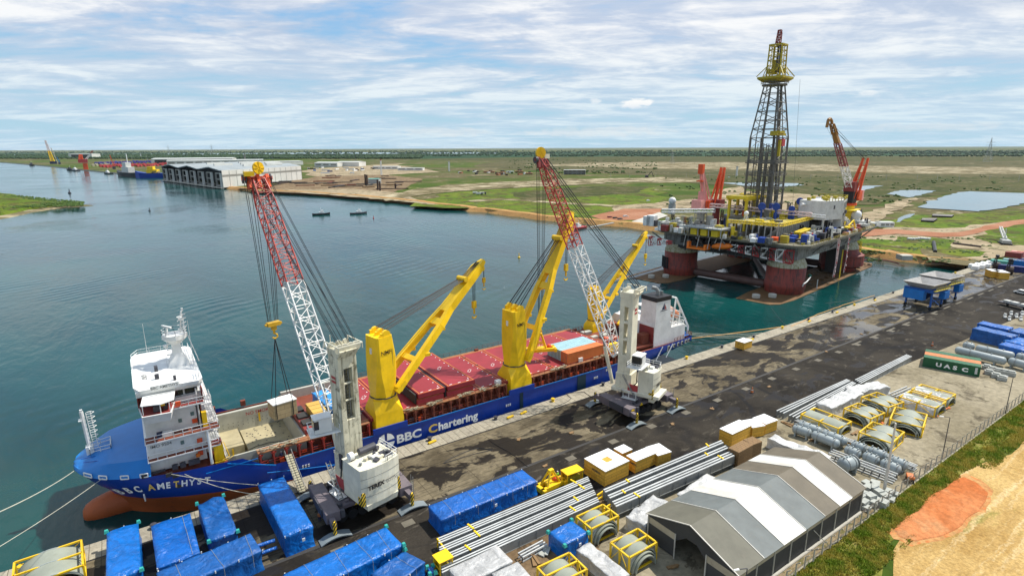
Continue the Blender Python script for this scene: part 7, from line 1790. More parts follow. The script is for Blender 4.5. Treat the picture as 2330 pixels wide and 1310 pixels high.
wh=['at the left end of the front row','second in the front row','at the left end of the back row','second in the back row','third in the front row','fourth in the front row','third in the back row','fourth in the back row','last in the front row, by the tall pole','last in the back row']
for (a,b),l_ in zip(vs_,wh): vessel('grey pressure vessel '+l_,vp(*a),vp(*b),.88)
a=c4(545,800); b=c4(610,780); t=vessel('short fat flanged grey vessel beside the shed roof corner',vp(*a),vp(*b),1.25,nz=4)
BV='long pressure vessels beside the container stack'
for l_,a,b in (('nearest the green containers, left length',(1088,238),(1330,295)),('nearest the green containers, right length',(1340,290),(1445,318)),('behind, short left length',(1125,215),(1180,228)),('behind, middle length',(1185,230),(1370,270)),('behind, right length',(1375,268),(1460,285))):
    vessel('long grey pressure vessel '+l_,vp(*c4(*a),1.6),vp(*c4(*b),1.6),1.05,group=BV,nz=2)
# lattice steel frames beside the vessels
def ladder_frame(label,p,q,w,h,mat='dgrey',top='steell'):
    p=G(*p,h); q=G(*q,h); p.z=0;q.z=0; d=q-p; t=T('steel_frame_bundle',label,'steel frame',(p.x,p.y,.03),math.atan2(d.y,d.x),'flat steel frame bundles'); l=d.length
    m=MB()
    for y in (-w/2,0,w/2): m.b2(0,l,y-.09,y+.09,h-.25,h); m.b2(0,l,y-.09,y+.09,.05,.25)
    m.build('chord',M[top],t,world=False); m=MB()
    for i in range(int(l/1.2)+1): x=i*1.2; m.b2(x-.06,x+.06,-w/2,w/2,h-.2,h-.05); m.b2(x-.06,x+.06,-w/2,-w/2+.12,.1,h-.1)
    m.sep('cross_member',M[mat],t,world=False)
ladder_frame('long dark steel frame bundle behind the vessel rows',c4(335,568),c4(905,790),1.0,.9)
ladder_frame('pale steel frame bundle in front of the vessel rows, by the tall pole',c4(500,718),c4(808,835),1.8,1.3)
ladder_frame('pale steel frame bundle in front of the blue tarpaulin cube',(1184,1262),(1240,1232),1.0,.9)
ladder_frame('short pale frame bundle beside the covered shells',c4(790,455),c4(878,418),1.6,1.0,'steel')
# containers
def corr(mb,l,w,h,pitch=.28,dep=.05):
    n=int(l/pitch)
    for i in range(n):
        x=-l/2+.15+(l-.3)*(i+.5)/n
        for s_ in (-1,1): mb.b2(x-pitch*.28,x+pitch*.28,s_*(w/2),s_*(w/2+dep)-.001*s_,.15,h-.15)
    return mb
def container(label,c,rz,mat,l=12.2,w=2.44,h=2.6,z=0.03,group='shipping containers',roof=None,let=None):
    t=T('shipping_container',label,'container',(c[0],c[1],z),rz,group)
    b=MB(); b.b2(-l/2,l/2,-w/2,w/2,.06,h-.06); corr(b,l,w,h,.42 if l>8 else .3); b.build('container_wall',M[mat],t,world=False)
    f=MB()
    for x in (-l/2,l/2):
        for y in (-w/2,w/2): f.b2(x-.09,x+.09,y-.09,y+.09,0,h)
    for z_ in (.07,h-.07):
        for y in (-w/2,w/2): f.b2(-l/2,l/2,y-.08,y+.08,z_-.07,z_+.07)
        for x in (-l/2,l/2): f.b2(x-.08,x+.08,-w/2,w/2,z_-.07,z_+.07)
    f.build('corner_frame',M[mat],t,world=False)
    r=MB(); r.b2(-l/2+.08,l/2-.08,-w/2+.08,w/2-.08,h-.06,h-.01)
    for i in range(int(l/.9)): x=-l/2+.6+i*.9; r.b2(x-.2,x+.2,-w/2+.15,w/2-.15,h-.01,h+.02)
    r.build('container_roof',M[roof or mat],t,world=False)
    d=MB()
    for y in (-.8,-.3,.3,.8): d.tube((-l/2-.1,y,.2),(-l/2-.1,y,h-.2),.03,5); d.tube((l/2+.1,y,.2),(l/2+.1,y,h-.2),.03,5)
    d.sep('door_bar',M['steel'],t,world=False)
    return t
def qrect(pts,h): return rect4(pts,h)
a=G(*c4(945,275),2.6); b=G(*c4(1205,322),2.6); d=b-a; rz=math.atan2(d.y,d.x); nv=Vector((-d.y,d.x,0)).normalized(); cc=(a+b)/2+nv*1.25
t1=container('dark green container with large white letters, front one of the three',(cc.x,cc.y),rz,'green',min(12.2,d.length+.3))
l1=min(12.2,d.length+.3)
for i,ch in enumerate('UASC'): text(ch,1.35,RMv(t1,(-l1*.27+i*l1*.155,-1.30,.75)),RMd(t1,(1,0,0)),(0,0,1),'letter',t1,'container_lettering',.05,1.3)
b=MB(); 
for k in range(6): b.box((l1*.44,-1.31,.7+k*.28),(.5,.04,.16))
b.sep('container_code',M['letter'],t1,world=False)
cc2=cc+nv*2.6; container('orange container sandwiched between two green ones',(cc2.x,cc2.y),rz,'orange',l1)
cc3=cc+nv*5.2; container('green container at the back of the three',(cc3.x,cc3.y),rz,'green',l1)
# containers on the ship
for lab,y,mt_,rf in (('orange container on the aft hatches, nearest the quay',98.9,'orange',None),('pale blue container in the middle of the three on the hatches',101.5,'boxblue',None),('pale greenish container farthest from the quay on the hatches',104.1,'boxblue',None)):
    container(lab,(88.4,y-.7),R(0),mt_,11.4,2.44,2.6,5.98,'containers on the ship hatches',rf)
# stacks at the far right
k=0
for lab,px,py,lv,mt_ in (('brown red container in the upper row at the far right',2290,588,1,'containred'),('faded red container in the upper row at the far right, second',2303,586,1,'pink'),('orange container in the upper row at the far right, third',2316,587,1,'orange'),('orange red container in the upper row at the right edge',2330,588,1,'orangered'),
    ('pale teal container in the lower row, left end',2272,598,0,'tealc'),('light blue container in the lower row behind the grabs',2300,596,0,'boxblue'),('grey container in the lower row',2312,598,0,'dgrey'),('bright blue container in the lower row at the right edge',2326,600,0,'bluebright'),('dark blue long container at the front of the far right stack',2310,612,0,'navyc')):
    if mt_=='tealc': M['tealc']=paint('teal_container',(.12,.42,.33),.5,.3)
    if mt_=='navyc': M['navyc']=paint('navy_container',(.02,.03,.14),.5,.3)
    p=G(px,py+(14 if lv else 6),0); k+=1
    container(lab,(p.x+(8 if lv else 0),p.y),R(92) if mt_!='navyc' else R(-80),mt_,6.1 if mt_!='navyc' else 12.2,2.44,2.6,.03+(2.62 if lv else 0),'stacked containers at the far right')
for px in (2296,2322):
    p=G(px,606,0)
    container(('left','right')[px>2300]+' dark blue container under the upper row at the far right',(p.x+8,p.y),R(92),'navyc',6.1,2.44,2.6,.03,'stacked containers at the far right')
# ---- open hoppers
def hopper(label,c,s=1.0):
    t=T('grain_hopper',label,'hopper',(c[0],c[1],.03),R(-4),'blue mobile hoppers on the quay'); W_,Dp=5.0,5.0
    m=MB()
    for x in (-4,4):
        for y in (-4,4): m.beam((x,y,0),(x*.95,y*.95,6.2),.5)
    m.beam((-4,-4,3),(4,-4,3),.25); m.beam((-4,4,3),(4,4,3),.25); m.beam((4,-4,3),(4,4,3),.25); m.beam((4,-4,0),(4,4,6),.2)
    m.b2(-4.8,4.8,-4.8,4.8,6.1,7.2); m.build('hopper_legs',M['hopblue'],t,world=False)
    m=MB(); m.b2(-5.6,-3.4,-2,4.5,3.2,6.6); m.build('side_housing',M['bluebright'],t,world=False); MB().b2(1.0,4.4,-5.8,-4.0,3.6,6.2).build('side_housing',M['bluebright'],t,world=False)
    m=MB(); m.lathe((0,0,2.6),[(.8,0),(3.6,3.6)],4); m.build('hopper_cone',M['navyc2'],t,world=False)
    def rr(z,a): return [(-a,-a*.82,z),(a,-a*.82,z),(a,a*.82,z),(-a,a*.82,z)]
    m=MB(); m.loft([rr(7.2,4.0),rr(9.2,6.1),rr(9.3,5.9),rr(7.4,3.7),rr(5.5,1.0)],cap=False); m.build('hopper_tray',M['trayg'],t,world=False)
    m=MB(); m.rail([(-5.2,-5.4,7.2),(5.2,-5.4,7.2),(5.2,5.2,7.2)],.9,.1,1.6,2); m.b2(-5.4,5.4,-5.6,-4.7,7.0,7.15); m.build('hopper_walkway',M['dyellow'],t,world=False)
    for x in (-4,4):
        for y in (-4,4): MB().tube((x,y-.3,.6),(x,y+.3,.6),.6,12).build('wheel',M['rubber'],t,world=False)
M['hopblue']=paint('hopper_blue',(.01,.08,.30),.5,.4,(.02,.02,.03)); M['navyc2']=paint('hopper_navy',(.01,.02,.07),.5,.3); M['trayg']=paint('grey_tray',(.40,.38,.35),.6,.7,(.10,.08,.06),.3,1.2)
M['trayg'].use_backface_culling=False
hopper('front blue hopper with a dirty grey tray, on the quay past the ship',(234,78.5)); hopper('back blue hopper with a stained tray, farther along the quay',(250,79.5))
# ---- shed
sh=T('storage_shed','large tent-like shed with striped grey and white roof and dark mesh walls','shed',(73.4,41,.03))
x0,x1,y0,y1,ze,zr=57.3,89.6,33.7,48.3,4.4,6.9; ym=41.0
bands=[(0,.16,'srg2'),(.16,.30,'srg'),(.30,.37,'srw2'),(.37,.47,'srw'),(.47,.63,'srg'),(.63,.76,'srb'),(.76,.80,'srw2'),(.80,.875,'srw'),(.875,1.0,'srb')]
M['srg']=paint('roof_sheet_blue_grey',(.13,.145,.14),.7,.6,(.18,.16,.12),.4); M['srg2']=paint('roof_sheet_olive_grey',(.12,.115,.085),.7,.6,(.15,.13,.1),.4); M['srb']=paint('roof_sheet_brown_grey',(.125,.105,.072),.7,.6,(.16,.13,.1),.4)
M['srw']=paint('roof_sheet_white',(.62,.61,.57),.5,.5,(.5,.42,.3),.4); M['srw2']=paint('roof_sheet_dusty_white',(.60,.57,.50),.55,.7,(.30,.24,.14),.3)
L_=x1-x0
for a,b_,mt_ in bands:
    m=MB(); xa,xb=x0+L_*a-(.35 if a==0 else 0),x0+L_*b_+(.35 if b_==1 else -.0)
    for ya,yb,za,zb in ((y0-.35,ym,ze-.12,zr),(ym,y1+.35,zr,ze-.12)):
        m.add([(xa,ya,za),(xb,ya,za),(xb,yb,zb),(xa,yb,zb),(xa,ya,za-.07),(xb,ya,za-.07),(xb,yb,zb-.07),(xa,yb,zb-.07)],[(0,1,2,3),(7,6,5,4),(0,4,5,1),(2,6,7,3),(1,5,6,2),(3,7,4,0)])
    m.build('roof_panel',M[mt_],sh)
for xx in (.16,.30,.47,.63,.76,.875):
    m=MB(); X=x0+L_*xx; m.beam((X,y0-.3,ze-.07),(X,ym,zr+.05),.09); m.beam((X,ym,zr+.05),(X,y1+.3,ze-.07),.09); m.build('roof_seam',M['srw2'],sh)
m=MB(); m.beam((x0-.35,y0-.35,ze-.1),(x0-.35,ym,zr+.02),.12); m.beam((x0-.35,ym,zr+.02),(x0-.35,y1+.35,ze-.1),.12); m.beam((x1+.35,y0-.35,ze-.1),(x1+.35,ym,zr+.02),.12); m.sep('verge_trim',M['srw2'],sh)
for xa,xb,zz in ((.315,.36,.3),(.765,.795,.62)):
    m=MB(); f=zz; m.add([(x0+L_*xa,y0+(ym-y0)*f,ze+(zr-ze)*f-.02),(x0+L_*xb,y0+(ym-y0)*f,ze+(zr-ze)*f-.02),(x0+L_*xb,y0+(ym-y0)*(f+.3),ze+(zr-ze)*(f+.3)-.02),(x0+L_*xa,y0+(ym-y0)*(f+.3),ze+(zr-ze)*(f+.3)-.02)],[(0,1,2,3)]); m.build('roof_patch',M['srb'],sh)
m=MB(); m.b2(x0,x1,y0-.05,y0,.25,ze-1.15); m.b2(x0,x1,y1,y1+.05,.1,ze-.2); m.add([(x1,y0,.1),(x1,y1,.1),(x1,y1,ze-.15),(x1,ym,zr-.1),(x1,y0,ze-.15)],[(0,1,2,3,4)]); m.b2(x0-.02,x0+.03,y1-4.9,y1,.15,2.9); m.b2(x0-.02,x0+.03,y0,y0+4.6,.15,2.9)
m.add([(x0,y1-4.9,2.9),(x0,y1-4.9,3.9),(x0,y1,3.95),(x0,y1,ze-.1),(x0,ym,zr-.1),(x0,y0,ze-.1),(x0,y0,3.95),(x0,y0+4.6,3.9),(x0,y0+4.6,2.9),(x0,y0+6.2,4.3),(x0,y1-6.6,4.3)],[(0,1,2,3,4,10),(10,4,9),(4,5,6,7,8,9)])
m.build('mesh_wall',M['wall_dark'],sh)
m=MB(); m.b2(x0,x1,y0-.04,y0+.0,ze-1.15,ze-.2); m.b2(x0-.05,x0,y1-4.9,y1,2.9,3.9); m.b2(x0-.05,x0,y0,y0+4.6,2.9,3.9); m.build('eave_band',M['evb'] if 'evb' in M else paint('cream_eave_band',(.40,.35,.25),.6,.4),sh)
for i in range(9):
    X=x0+L_*i/8; m=MB(); m.b2(X-.08,X+.08,y0-.16,y0-.05,0,ze-.2); m.build('wall_post',M['concrete'],sh)
for yy in (y1,y1-4.9,y0+4.6,y0): MB().b2(x0-.18,x0-.06,yy-.09,yy+.09,0,4.2 if yy in(y0,y1) else 4.0).build('wall_post',M['concrete'],sh)
m=MB(); m.b2(x0,x1,y0-.5,y0-.1,0,.22); m.build('base_kerb',M['concrete'],sh)
m=MB(); m.beam((x0+L_*.55,y0-.2,3.0),(x0+L_*.62,y0-1.6,.2),.1); m.build('wall_brace',M['concrete'],sh)
# ---- grey block stacks by the shed, with a pallet jack heap
random.seed(31)
def slabstack(label,px,py,n,s,rz):
    p=G(px,py,0); t=T('slab_stack',label,'slab stack',(p.x,p.y,.03),rz,'stacks of grey slabs beside the shed')
    for i in range(n): MB().box((random.uniform(-.05,.05),random.uniform(-.05,.05),.12+i*.22),(s,s*.8,.2),random.uniform(-.04,.04)).build('slab',M['rubble'],t,world=False)
pos=[(1966,1128),(1975,1115),(1990,1104),(1978,1140),(1988,1150),(2003,1143),(1962,1150),(1972,1160),(1998,1130),(2012,1137),(1990,1120),(2022,1128),(2008,1152),(2026,1140),(2034,1128),(1972,1103),(1957,1140)]
wo=['behind the shed corner','by the vessel nozzles','at the top of the heap','in the middle left','low in the middle','in the middle right','against the shed wall','closest to the shed door posts','left of the tall pole foot','beside the tall pole','between pole and vessels','right of the tall pole','at the fence side','nearest the orange cart','at the outer end by the kerb','at the upper left end','touching the shed end wall']
for (px,py),w_ in zip(pos,wo): slabstack('stack of grey slabs '+w_,px,py,random.randint(3,6),random.uniform(1.2,1.7),random.uniform(-.4,.4))
for i,(px,py) in enumerate(((1236,332),(1262,342),(1290,350),(1320,356),(1350,362),(1280,372),(1308,384),(1246,356))):
    p=G(*c4(px,py),0); t=tag(centre(MB().box((p.x,p.y,.5),(1.9,1.3,1.0),rz).box((p.x+.2,p.y,1.15),(1.4,1.0,.3),rz).build('concrete_block',M['rubble'],None,bev=.06)),'pale concrete block in the pile beside the containers','concrete block','pale blocks beside the green containers')
# fence posts, lamp posts
fp=[]
for i in range(64):
    x=63+i*2.35
    if x>215: break
    y=32.25 if x>95 else 32.25-(95-x)*.018
    if i==0:
        pt=T('fence_post','bent concrete fence post along the verge','fence post',(x,y,0),0,'concrete fence posts along the verge')
        m=MB(); m.loft([[(-.09,-.08,0),(.09,-.08,0),(.09,.08,0),(-.09,.08,0)],[(-.07,-.07,2.1),(.07,-.07,2.1),(.07,.07,2.1),(-.07,.07,2.1)],[(-.06,-.5,2.55),(.06,-.5,2.55),(.06,-.42,2.62),(-.06,-.42,2.62)]]); m.build('post_shaft',M['concrete'],pt,world=False); fp.append(pt)
    else: c_=copy_tree(fp[0]); c_.location=(x,y,0)
w=T('wire_fence','rusty strand wires strung between the concrete fence posts','wire fence',(140,32.2,0))
m=MB(); [m.beam((63,32.22,z),(215,32.22,z),.025) for z in (.5,1.0,1.5,2.0)]; m.build('fence_wire',M['rustw'] if 'rustw' in M else paint('rusty_wire',(.2,.13,.08),.8,.3),w)
k_=MB(); k_.b2(60,400,32.0,32.35,0,.16); struct(k_.build('kerb',M['cope']))
t=T('concrete_pole','tall pale concrete pole standing among the slab stacks','pole',(99.1,34.1,0)); MB().tube((99.1,34.1,0),(99.1,34.1,12.3),.26,10,.14).build('pole_shaft',M['palepole'] if 'palepole' in M else paint('pale_pole',(.58,.56,.50),.7,.3),t)
def lamp(label,x,y,h,az):
    t=T('street_lamp',label,'street lamp',(x,y,0),az,'lamp posts along the verge')
    MB().tube((0,0,0),(0,0,h),.09,8,.06).build('lamp_pole',M['dgrey'],t,world=False); MB().beam((0,0,h),(1.5,0,h+.3),.08).build('lamp_arm',M['dgrey'],t,world=False)
    MB().loft([[(1.3,-.15,h+.22),(1.3,.15,h+.22),(1.3,.1,h+.34),(1.3,-.1,h+.34)],[(2.1,-.12,h+.3),(2.1,.12,h+.3),(2.1,.06,h+.42),(2.1,-.06,h+.42)]]).build('lamp_head',M['white'],t,world=False)
lamp('lamp post on the verge beside the widest framed shells',117.9,32.4,8.6,R(150)); lamp('lamp post farther right along the verge kerb',151,32.2,8.4,R(150)); lamp('lamp post in front of the shed gable',58.0,33.0,5.2,R(165))
# orange cart by the fence, traffic cones, white van, small items
p=G(*c4(876,838),1.0); t=T('orange_cart','small orange hand cart beside the fence','cart',(p.x,p.y,0.03),R(30)); MB().box((0,0,1.0),(1.6,1.1,.5)).build('cart_tray',M['orange'],t,world=False,bev=.1)
for x in (-.5,.5): MB().tube((x,-.5,.35),(x,-.35,.35),.35,10).build('cart_wheel',M['rubber'],t,world=False); MB().tube((x,.35,.35),(x,.5,.35),.35,10).build('cart_wheel',M['rubber'],t,world=False)
for px,py,l_ in ((1711,893,'orange and white cone on the asphalt left of the far girders'),(2121,787,'orange cone at the corner of the storage yard')):
    p=G(px,py,0); t=T('traffic_cone',l_,'traffic cone',(p.x,p.y,.03)); MB().b2(-.35,.35,-.35,.35,0,.08).build('cone_base',M['black'],t,world=False); MB().tube((0,0,.08),(0,0,1.3),.3,10,.08).build('cone_body',M['orange'],t,world=False); MB().tube((0,0,.6),(0,0,.8),.21,10,.18).build('cone_band',M['white'],t,world=False)
def van(label,x,y,rz,mat='white',name='white_van',cat='van',l=4.8,h=1.7,group=None):
    t=T(name,label,cat,(x,y,.03),rz,group); m=MB(); a=l/2
    def rr(x_,z,w_=.9): return [(x_,-w_,z),(x_,w_,z)]
    prof=[(-a,.35),(-a,h*.55),(-a+.25,h),(a*.35,h),(a*.62,h*.62),(a,h*.5),(a,.35)]
    m.loft([[(x_,-.9,z) for x_,z in prof],[(x_,.9,z) for x_,z in prof]]); m.build('van_body',M[mat],t,world=False,bev=.06)
    m=MB(); m.b2(-a+.5,a*.3,-.92,.92,h*.6,h*.88); m.build('van_window',M['glass'],t,world=False)
    for x_ in (-a*.6,a*.6):
        for y_ in (-.85,.85): MB().tube((x_,y_-.1,.33),(x_,y_+.1,.33),.33,10).build('wheel',M['rubber'],t,world=False)
p=G(2324,669,0); van('white van parked on the asphalt at the right edge',p.x,p.y,R(75))
p=G(2132,456+4,0)
# clamshell grabs, white fittings pile
def grab(label,px,py):
    p=G(px,py,0); t=T('clamshell_grab',label,'grab bucket',(p.x,p.y,.03),R(20),'black clamshell grabs'); m=MB()
    for s_ in (-1,1): m.beam((s_*1.2,0,2.4),(0,0,6.2),.35); m.beam((s_*1.2,.9,2.4),(0,.4,6.2),.2)
    m.box((0,0,6.2),(2.0,1.3,.9)); m.build('grab_arms',M['black'],t,world=False)
    MB().lathe((0,0,1.5),[(.1,-1.6),(1.7,-1.5),(1.9,0),(1.6,1.0),(.3,1.2)],10,'Y').build('grab_bucket',M['rustdark'],t,world=False)
M['rustdark']=paint('dark_rusty_steel',(.05,.03,.022),.7,.6,RUST)
grab('black clamshell grab standing left of the far container stack',2264,612); grab('black clamshell grab standing in front of the far containers',2294,622)
for i,(px,py) in enumerate(((2286,722),(2300,716),(2312,722),(2325,716),(2296,728),(2322,728))):
    p=G(px,py,0); t=tag(centre(MB().box((p.x,p.y,.35),(3.4,.8,.5),.3).box((p.x,p.y,.9),(.7,.7,1.0)).build('pipe_fitting',M['palewhite'],None,bev=.05)),'pale steel fitting in the scatter near the right edge','steel fitting','pale fittings scattered near the right edge')
p=G(2308,700,0); t=T('flatbed_trailer','dark trailer loaded with pale parts near the right edge','trailer',(p.x,p.y,.03),R(70)); MB().b2(-5,5,-1.2,1.2,1.0,1.25).build('trailer_bed',M['dgrey'],t,world=False)
for x in (-3.5,-2.5,3): MB().tube((x,-1.2,.5),(x,-.9,.5),.5,10).build('wheel',M['rubber'],t,world=False)
for x in (-3,0,2.5): MB().box((x,0,1.7),(2,1.6,.8)).build('load',M['palewhite'],t,world=False)
# mobile crane past the basin
p=G(2285,556,0); t=T('crawler_crane','grey crawler crane with low lattice boom near the far containers','crane',(p.x,p.y,.03),R(25)); MB().b2(-6,3,-2,2,1.2,3).build('crane_body',M['pgrey'],t,world=False,bev=.1); MB().b2(-6,4,-2.6,-1.6,0,1.2).b2(-6,4,1.6,2.6,0,1.2).build('crawler_track',M['black'],t,world=False)
q_=RXI; e=XF[t.name].inverted()@GY(2332,522,p.y-3); m=MB(); m.truss([(0,-.8,2.6),(0,.8,2.6),(.6,.8,3.6),(.6,-.8,3.6)],[(e.x,-.6,e.z),(e.x,.6,e.z),(e.x,.6,e.z+1),(e.x,-.6,e.z+1)],8,.2,.12); m.beam((0,0,3),(3,0,9),.3); m.build('crane_boom',M['palewhite'],t,world=False)
# ---- mooring lines and fenders
def rope(label,pts,r,mat,sag=0,name='mooring_line',group='mooring lines'):
    a,b=Vector(pts[0]),Vector(pts[-1]); P_=[]
    for i in range(13): t_=i/12; P_.append(a.lerp(b,t_)-Vector((0,0,sag*4*t_*(1-t_))))
    m=MB(); m.path(P_,r,5); o=tag(centre(m.build(name,M[mat],None)),label,'rope',group); return o
bow=G(172,1072,6.8); bow=Vector((-11.6,SY-.4,6.3))
rope('pale mooring line from the bow tip running left over the water',[bow,GY(-90,1202,60)],.05,'rope',.5); rope('thin mooring line from below the bow flare to the lower left',[hull_hit(234,1087),GY(-60,1278,70)],.035,'rope',.3)
rope('mooring line from the bow side along the hull to the quay',[hull_hit(390,1078),(16,93,.3)],.045,'rope',.4); rope('second mooring line from the bow side, ending at the tall blue tarpaulin',[hull_hit(420,1078),(12.8,92,.4)],.045,'rope',.7)
rope('blue mooring line crossing the hull toward the mossy crane',[(14.5,95.3,2.2),(28,93.4,.4)],.08,'bluebright',.1)
for k in range(3): rope(('upper','middle','lower')[k]+' pale mooring line from the ship stern to the quay',[(128,99+k*1.6,4.3),(152+k*3,93.6,.4)],.05,'rope',.8)
rope('long orange floating rope from the ship stern to the quay by the rig',[(126,112,WL+.6),G(1790,742,0)],.2,'ropeo',.2,'floating_rope'); 
for k,(a,b) in enumerate((((2030,668),(1878,690)),((1755,700),(1790,742)),((2200,600),(1990,600)),((2200,603),(1985,585)))): 
    rope(('dark rope from the quay to the near pontoon','dark rope hanging from the near pontoon corner to the quay','dark rope across the basin end to the rig, lower','dark rope across the basin end to the rig, upper')[k],[G(*a,.3),G(*b,WL+2)],.07,'cable',.3)
rope('brown floating boom from the left rig column toward the ship crane',[G(1505,607,WL+1.5),G(1395,638,WL+.6)],.25,'ropeo',.2,'floating_rope')
def bollard(x,i):
    t=tag(centre(MB().lathe((x,92.9,.03),[(.45,0),(.35,.1),(.28,.5),(.5,.6),(.45,.75),(.05,.8)],12).build('quay_bollard',M['dgrey' if i%3 else 'yellow2'],None)),'low iron bollard on the quay edge slabs','bollard','bollards along the quay edge')
for i in range(22): bollard(-18+i*15.5,i)
for i,(px,py) in enumerate(((1415,1058-0),)): pass
for i,x in enumerate((44,62.5,66,150,182,200,228)):
    tag(centre(MB().box((x,91.8,.25),(1.8,.5,.35),.15).build('yellow_quay_fitting' ,M['yellow2'],None,bev=.05)),'small yellow steel fitting lying on the quay slabs','fitting','yellow fittings on the quay slabs')
# gangway
a=GY(625,1052,96.5) ; b=G(688,1120,0.2); a=Vector((18.2,95.6,4.2)); t=T('gangway','ribbed gangway from the red gallery down to the quay','gangway',(b.x,b.y,.03))
m=MB(); m.beam(a,b,1.1,.15); m.build('gangway_deck',M['dunn'],t); m=MB(); d=(b-a); s=d.cross(Vector((0,0,1))).normalized()*.55
for q in (-1,1): m.beam(a+s*q+Vector((0,0,1)),b+s*q+Vector((0,0,1)),.06); [m.beam(a+d*(k/8)+s*q,a+d*(k/8)+s*q+Vector((0,0,1)),.05) for k in range(9)]
m.build('gangway_rail',M['steel'],t); m=MB(); [m.beam(a+d*(k/16)-s+Vector((0,0,.1)),a+d*(k/16)+s+Vector((0,0,.1)),.08) for k in range(17)]; m.sep('gangway_cleat',M['dgrey'],t)
# deck cargo on the ship behind the hold
t=T('framed_cargo','row of yellow topped cargo boxes on the ship aft of the open hold','cargo box',(24.6,98.5,5.6)); 
for k in range(5): MB().b2(24.4,27.0,97.9+k*1.75,99.5+k*1.75,5.6,8.0).build('box_section',M['cratey'] if 'cratey' in M else paint('ochre_box',(.55,.34,.07),.6,.4),t)
tarp('bright blue covered cargo on the ship next to the ochre boxes',(28.6,106),3.0,10,2.6,R(4),mat='tarp2',name='tarpaulin_cargo')['group']='covered cargo on the ship'
bpy.data.objects[t.name]
for o in list(bpy.data.objects):
    if o.get('label','').startswith('bright blue covered'): o.location.z=5.6
t=T('scrap_heap','tangle of dark pipes and grey parts on the ship beside the mossy crane','scrap heap',(30,99.5,5.6))
for k in range(24): p=Vector((random.uniform(28.5,32.5),random.uniform(98,101),5.8+random.random()*.8)); MB().beam(p,p+Vector((random.uniform(-1.5,1.5),random.uniform(-1,1),random.uniform(-.3,.6))),.18).build('scrap_piece',M[random.choice(['black','pgrey','dgrey'])],t)
# stowed timber by the quay
t=T('timber_pile','loose pile of pale planks on the quay slabs behind the mossy crane','timber pile',(27,92.5,.03))
for k in range(22): p=Vector((random.uniform(25,29.5),random.uniform(91.4,93.6),.1+random.random()*.5)); MB().beam(p,p+Vector((random.uniform(-1.6,1.6),random.uniform(-.5,.5),0)),.16,.08).build('plank',M['dunn'],t)

def grp(g): return [o for o in col.objects if o.get('group')==g and o.parent is None]
bx=lambda o:o.location.x
relabel(grp('concrete fence posts along the verge'),'%s bent fence post along the verge, counting from the shed',bx)
relabel(grp('bollards along the quay edge'),'%s bollard on the quay edge, counting from the ship bow',bx)
relabel(grp('yellow fittings on the quay slabs'),'%s small yellow fitting on the quay slabs, counting from the left')
relabel(grp('pale blocks beside the green containers'),'%s pale block from the left beside the green containers')
relabel(grp('pale fittings scattered near the right edge'),'%s pale steel fitting from the left in the scatter near the right edge')
relabel(grp('white crates at the far end of the quay'),'%s low white crate from the left at the far end of the quay')

# loose cables and hoses left lying on the quay
def ground_cable(label,pts,r=.07,mat='cable'):
    q=[G(x,y,.08) for x,y in pts]; P_=[]
    for i in range(len(q)-1):
        for k in range(6):
            a=q[i].lerp(q[i+1],k/6); P_.append(a+Vector((mnoise.noise(a*.2)*.8,mnoise.noise(a*.2+Vector((9,0,0)))*.5,0)))
    m=MB(); m.path(P_+[q[-1]],r,4); tag(centre(m.build('ground_cable',M[mat],None)),label,'cable','loose cables on the quay')
ground_cable('long looping dark cable on the stained quay below the round emblem',[(1010,1052),(1060,1040),(1120,1022),(1090,1018),(1030,1040),(1012,1050)])
ground_cable('dark cable running from the quay edge to the crane numbered 02',[(1265,925),(1300,905),(1290,895),(1330,890),(1350,905)])
ground_cable('thin dark cable crossing the quay left of the crane numbered 02',[(1110,1000),(1180,1040),(1200,1060)],.05)
ground_cable('brown hose along the quay edge opposite the rig pontoon',[(1800,742),(1860,715),(1930,690),(1990,672)],.13,'ropeo')
ground_cable('dark hose coiled on the quay edge by the rig mooring',[(1900,706),(1925,700),(1915,694),(1890,700),(1900,708)],.1)
for i,(px,py) in enumerate(((1240,1060),(1530,965),(1620,930),(1750,880),(1880,800),(1960,760),(1300,985),(1180,1000))):
    p=G(px,py,.04); a=tag(centre(MB().box((p.x,p.y,.1),(.9,.6,.14),i).box((p.x+.6,p.y+.3,.08),(.5,.2,.1),i*2).build('timber_offcut',M['wooddark'],None)),'dark timber offcut on the quay','offcut','timber offcuts on the quay')
relabel(grp('timber offcuts on the quay'),'%s dark timber offcut from the left on the open quay')

# timber and odd gear between the framed shells
for i,(px,py,mt_,sx_,sy_) in enumerate(((1945,985,'wooddark',2.6,.5),(2000,962,'orange',1.8,.9),(2075,955,'orange',2.2,.5),(1930,1010,'wood',2.0,.4),(2150,930,'orange',2.6,.6),(2125,945,'orange',2.4,.5),(1890,940,'dgrey',1.4,.9),(2045,990,'wooddark',2.4,.4),(1985,905,'dgrey',2.0,1.0),(1850,1000,'wooddark',2.2,.5),(1970,1045,'yellow2',1.6,.3),(1790,965,'wooddark',2.5,.6),(1420,1235,'yellow2',2.0,.25),(1530,1290,'wooddark',1.6,.5),(1240,1255,'rubble',2.2,.9),(1215,1275,'wooddark',2.4,.6),(1350,1250,'wooddark',1.5,.4),(1770,1000,'dgrey',1.6,1.0))):
    p=G(px,py,.04); tag(centre(MB().box((p.x,p.y,.16),(sx_,sy_,.22),i*.7).box((p.x+.2,p.y-.3,.34),(sx_*.8,sy_*.6,.16),i*.7+.3).build('loose_timber',M[mt_],None)),'loose boards in the yard','board pile','loose boards and parts in the yard')
relabel(grp('loose boards and parts in the yard'),'%s pile of loose boards or parts from the left among the yard cargo')
